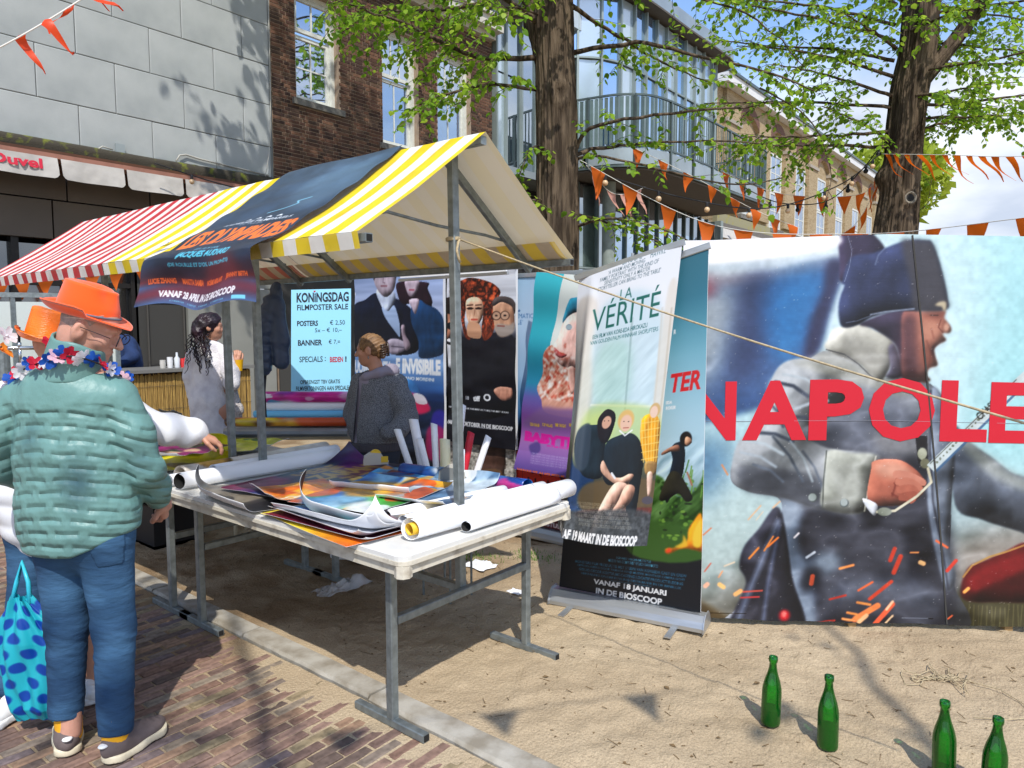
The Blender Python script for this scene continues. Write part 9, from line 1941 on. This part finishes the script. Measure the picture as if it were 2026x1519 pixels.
for k, (x, h_, col, l_) in enumerate([(3.72, .09, 'b8b4ac', 'steel mug on the left of the bar'), (3.80, .12, 'd8d8d8', 'clear glass beside the steel mug'), (3.88, .17, 'c8ccd0', 'tall bottle near the bar middle'), (3.95, .10, 'c83030', 'red drink cup on the bar'), (4.03, .11, 'c0c4c8', 'clear cup behind the pale coat'), (3.99, .16, 'd04050', 'bottle with red cap on the bar')]):
    b = MB(); b.lathe([(.028, 0), (.032, h_ * .6), (.030 if k not in (2, 5) else .012, h_ * .75), (.030 if k not in (2, 5) else .012, h_)], (x, 7.95, 1.136), n=10); tag(b.build('bottle' if k in (2, 5) else 'glass', mat('ware_%d' % k, col, .2, spec=.7), smooth=True, auto=40), l_, 'bottle' if k in (2, 5) else 'glass', 'drinks standing on the bar')
tp = thing('beer_tap', 'chrome beer taps on a rail at the far left', 'beer tap', (2.2, 7.62, 0)); b = MB(); b.tube([(1.9, 7.9, 1.40), (2.42, 7.45, 1.40)], .018, 8)
for f in (.35, .7): p = Vector((1.9, 7.9, 1.40)).lerp(Vector((2.42, 7.45, 1.40)), f); b.tube([p, p - UP * .14], .014, 8); b.tube([p, p + UP * .05], .018, 8)
b.build('tap_rail', mat('chrome', 'c8cacc', .15, metal=.9), tp, smooth=True); b = MB()
for f in (.35, .7): p = Vector((1.9, 7.9, 1.45)).lerp(Vector((2.42, 7.45, 1.45)), f); b.tube([p, p + UP * .14], [.010, .016], 8)
b.build('tap_handle', m_blk, tp, smooth=True); b = MB(); b.lathe([(.05, 0), (.05, 1.38)], (2.16, 7.67, 0), n=12); b.build('tap_column', m_galv, tp)
fr = thing('windbreak', 'low steel and glass windbreak in front of the cafe windows', 'windbreak', (2.4, 8.6, 0)); b = MB(); b.beam((1.4, 9.3, 1.92), (3.4, 8.3, 1.92), .04, .05)
for f in (0, .25, .42, .58, .8, 1): p = Vector((1.4, 9.3, 0)).lerp(Vector((3.4, 8.3, 0)), f); b.beam(p, p + UP * 1.9, .04, .04)
b.build('frame', m_galv, fr); b = MB(); b.sheet([(1.4, 9.3, .2), (3.4, 8.3, .2), (3.4, 8.3, 1.85), (1.4, 9.3, 1.85)], .006, (.45, .9, 0)); b.build('pane', glass_pane('milky_pane', 'b8beb4', .2, .25), fr)
cb = thing('crate', 'black plastic crate on the ground under the farther table', 'crate', (2.45, 5.3, 0)); b = MB(); b.box((2.3, 5.15, 0), (2.62, 5.55, .02))
for a_, c_ in (((2.3, 5.15, 0), (2.32, 5.55, .30)), ((2.60, 5.15, 0), (2.62, 5.55, .30)), ((2.32, 5.15, 0), (2.60, 5.17, .30)), ((2.32, 5.53, 0), (2.60, 5.55, .30))): b.box(a_, c_)
b.build('box', m_blk, cb)
# ---- bottles -------------------------------------------------------------------------------------------------------
m_gg = bpy.data.materials.new('green_glass'); m_gg.use_nodes = True; q = m_gg.node_tree; q.nodes.remove(q.nodes['Principled BSDF']); t1_ = N(q, 'ShaderNodeBsdfTransparent'); t1_.inputs[0].default_value = (.12, .72, .12, 1); g1 = N(q, 'ShaderNodeBsdfGlossy'); g1.inputs['Roughness'].default_value = .04; g1.inputs[0].default_value = (.8, 1, .8, 1); d1 = N(q, 'ShaderNodeBsdfDiffuse'); d1.inputs[0].default_value = (.004, .16, .01, 1); fr_ = N(q, 'ShaderNodeFresnel'); fr_.inputs[0].default_value = 1.6; m1 = N(q, 'ShaderNodeMixShader'); m2 = N(q, 'ShaderNodeMixShader'); m1.inputs[0].default_value = .34; q.links.new(t1_.outputs[0], m1.inputs[1]); q.links.new(d1.outputs[0], m1.inputs[2]); q.links.new(fr_.outputs[0], m2.inputs[0]); q.links.new(m1.outputs[0], m2.inputs[1]); q.links.new(g1.outputs[0], m2.inputs[2]); q.links.new(m2.outputs[0], q.nodes['Material Output'].inputs[0])
m_liq = mat('dark_green_liquid', '06300c', .1, spec=.6)
bp0 = [(.012, .006), (.030, .002), (.0372, .008), (.0378, .02), (.0378, .135), (.0365, .155), (.030, .185), (.0205, .215), (.0150, .240), (.0142, .262), (.0172, .264), (.0176, .274), (.0168, .284), (.0128, .285), (.0118, .27)]
for k, (x, y, ff, l_) in enumerate([(2.815, .935, .25, 'leftmost green glass bottle, a quarter full, on the sand'), (2.795, .71, .32, 'second green bottle from the left, a third full'), (2.86, .335, .12, 'third green bottle from the left, nearly empty'), (2.85, .19, .3, 'rightmost green bottle at the bottom right corner')]):
    z0 = ground_z(x, y) - .004; t = thing('green_bottle', l_, 'bottle', (x, y, z0), 'green glass bottles standing on the sand'); lean = Vector((rng.gauss(0, .02), rng.gauss(0, .02), 1)); b = MB(); b.lathe(bp0, (x, y, z0), lean, n=32, cap=False); b.build('glass', m_gg, t, smooth=True)
    h_ = .285 * ff; b = MB(); b.lathe([(.002, .007), (.034, .009), (.0356, .02), (.0356, h_), (.002, h_)], (x, y, z0), lean, n=28, cap=False); b.build('liquid', m_liq, t, smooth=True, auto=40)
# ---- litter, cord, grass --------------------------------------------------------------------------------------------
b = MB(); r = random.Random(9); c0 = Vector((3.66, .50, .012)); pts = []
for k in range(150): a_ = k * .55; rr_ = .03 + .03 * math.sin(k * .37) + .012 * r.random(); pts.append((c0.x + rr_ * (1.2 + .8 * math.sin(k * .11)) * math.cos(a_ * (1 + .1 * math.sin(k * .05))) + .0008 * k - .06, c0.y + rr_ * math.sin(a_) * .8 - .0012 * k + .06 + .01 * r.gauss(0, 1), ground_z(c0.x, c0.y) + .006 + .010 * r.random()))
pts += [(3.70, .24, .012), (3.62, .15, .01), (3.5, .12, .012), (3.42, .2, .012), (3.36, .3, .012)]; b.tube(pts, .0022, 4); tag(b.build('twine', m_rope, smooth=True), 'tangled tan twine lying on the sand at right', 'twine')
def crump(name, label, cat, x, y, w_, h_, m, seed, amp=.03, n=16):
    u, v = np.meshgrid(np.linspace(0, 1, n), np.linspace(0, 1, n)); Z_ = ground_z(x, y) + .006 + amp * np.abs(fbm(u * 4, v * 4, 3, seed) - .5) * 2 * (np.minimum(np.minimum(u, 1 - u), np.minimum(v, 1 - v)) * 6).clip(.15, 1); X_ = x + (u - .5) * w_ + .05 * w_ * np.sin(v * 9 + seed); Y_ = y + (v - .5) * h_ + .06 * h_ * np.sin(u * 8); o = mesh_obj(name, np.stack([X_, Y_, Z_], -1).reshape(-1, 3), grid_faces(n, n), m); return tag(o, label, cat)
crump('crumpled_paper', 'crumpled white paper on the sand behind the near table', 'paper', 3.50, 3.10, .16, .20, m_white, 3, .05)
m_plas = bpy.data.materials.new('clear_film'); m_plas.use_nodes = True; q = m_plas.node_tree; g1 = q.nodes['Principled BSDF']; g1.inputs['Base Color'].default_value = (.8, .8, .8, 1); g1.inputs['Roughness'].default_value = .2; t1_ = N(q, 'ShaderNodeBsdfTransparent'); m1 = N(q, 'ShaderNodeMixShader'); m1.inputs[0].default_value = .42; q.links.new(t1_.outputs[0], m1.inputs[1]); q.links.new(g1.outputs[0], m1.inputs[2]); q.links.new(m1.outputs[0], q.nodes['Material Output'].inputs[0])
crump('plastic_sleeve', 'clear crumpled plastic sleeve on the soil under the near table', 'plastic', 2.66, 3.48, .34, .16, m_plas, 7, .10, 22); crump('white_scrap', 'scrap of white paper beside the foot of the tall roll-up banner', 'paper', 3.28, 2.62, .07, .10, m_white, 5, .02)
m_lit = random_tint(mat('litter', '6b5638', .9, var=.4, vscale=60), .4); b = MB(); r = random.Random(12)
for k in range(1500):
    x = r.uniform(2.08, 5.2); y = r.uniform(-.6, 5.5); z = ground_z(x, y); s_ = r.uniform(.003, .010) * (1 + (r.random() < .08)); a_ = r.uniform(0, 3.14)
    if r.random() < .6: dx, dy = math.cos(a_) * s_, math.sin(a_) * s_; b.add([(x - dx, y - dy, z + .002), (x + dy * .6, y - dx * .6, z + .006), (x + dx, y + dy, z + .003), (x - dy * .6, y + dx * .6, z + .005)], [(0, 1, 2, 3)])
    else: L_ = r.uniform(.01, .05); b.beam((x, y, z + .003), (x + math.cos(a_) * L_, y + math.sin(a_) * L_, z + .004 + r.random() * .006), .002, .002)
tag(b.build('ground_litter', m_lit, kind='stuff'), 'bits of twig, leaf and chaff scattered over the sand', 'litter')
m_gr = mat('grass', '5f8a2c', .7, trans=.3, var=.2)
for (cx, cy, l_) in ((3.86, 2.92, 'tuft of low grass at the foot of the dark red banner'), (3.62, 3.22, 'small weed tuft left of the other grass near the banners'), (3.72, 3.62, 'faint grass tuft behind the near table')):
    b = MB()
    for k in range(220): x = cx + r.gauss(0, .07); y = cy + r.gauss(0, .10); z = ground_z(x, y) - .002; a_ = r.uniform(0, 6.28); h_ = r.uniform(.01, .035); dx, dy = .003 * math.cos(a_), .003 * math.sin(a_); b.add([(x - dx, y - dy, z), (x + dx, y + dy, z), (x + dy * 4, y - dx * 4, z + h_)], [(0, 1, 2)])
    tag(b.build('grass_tuft', m_gr, kind='stuff'), l_, 'grass')
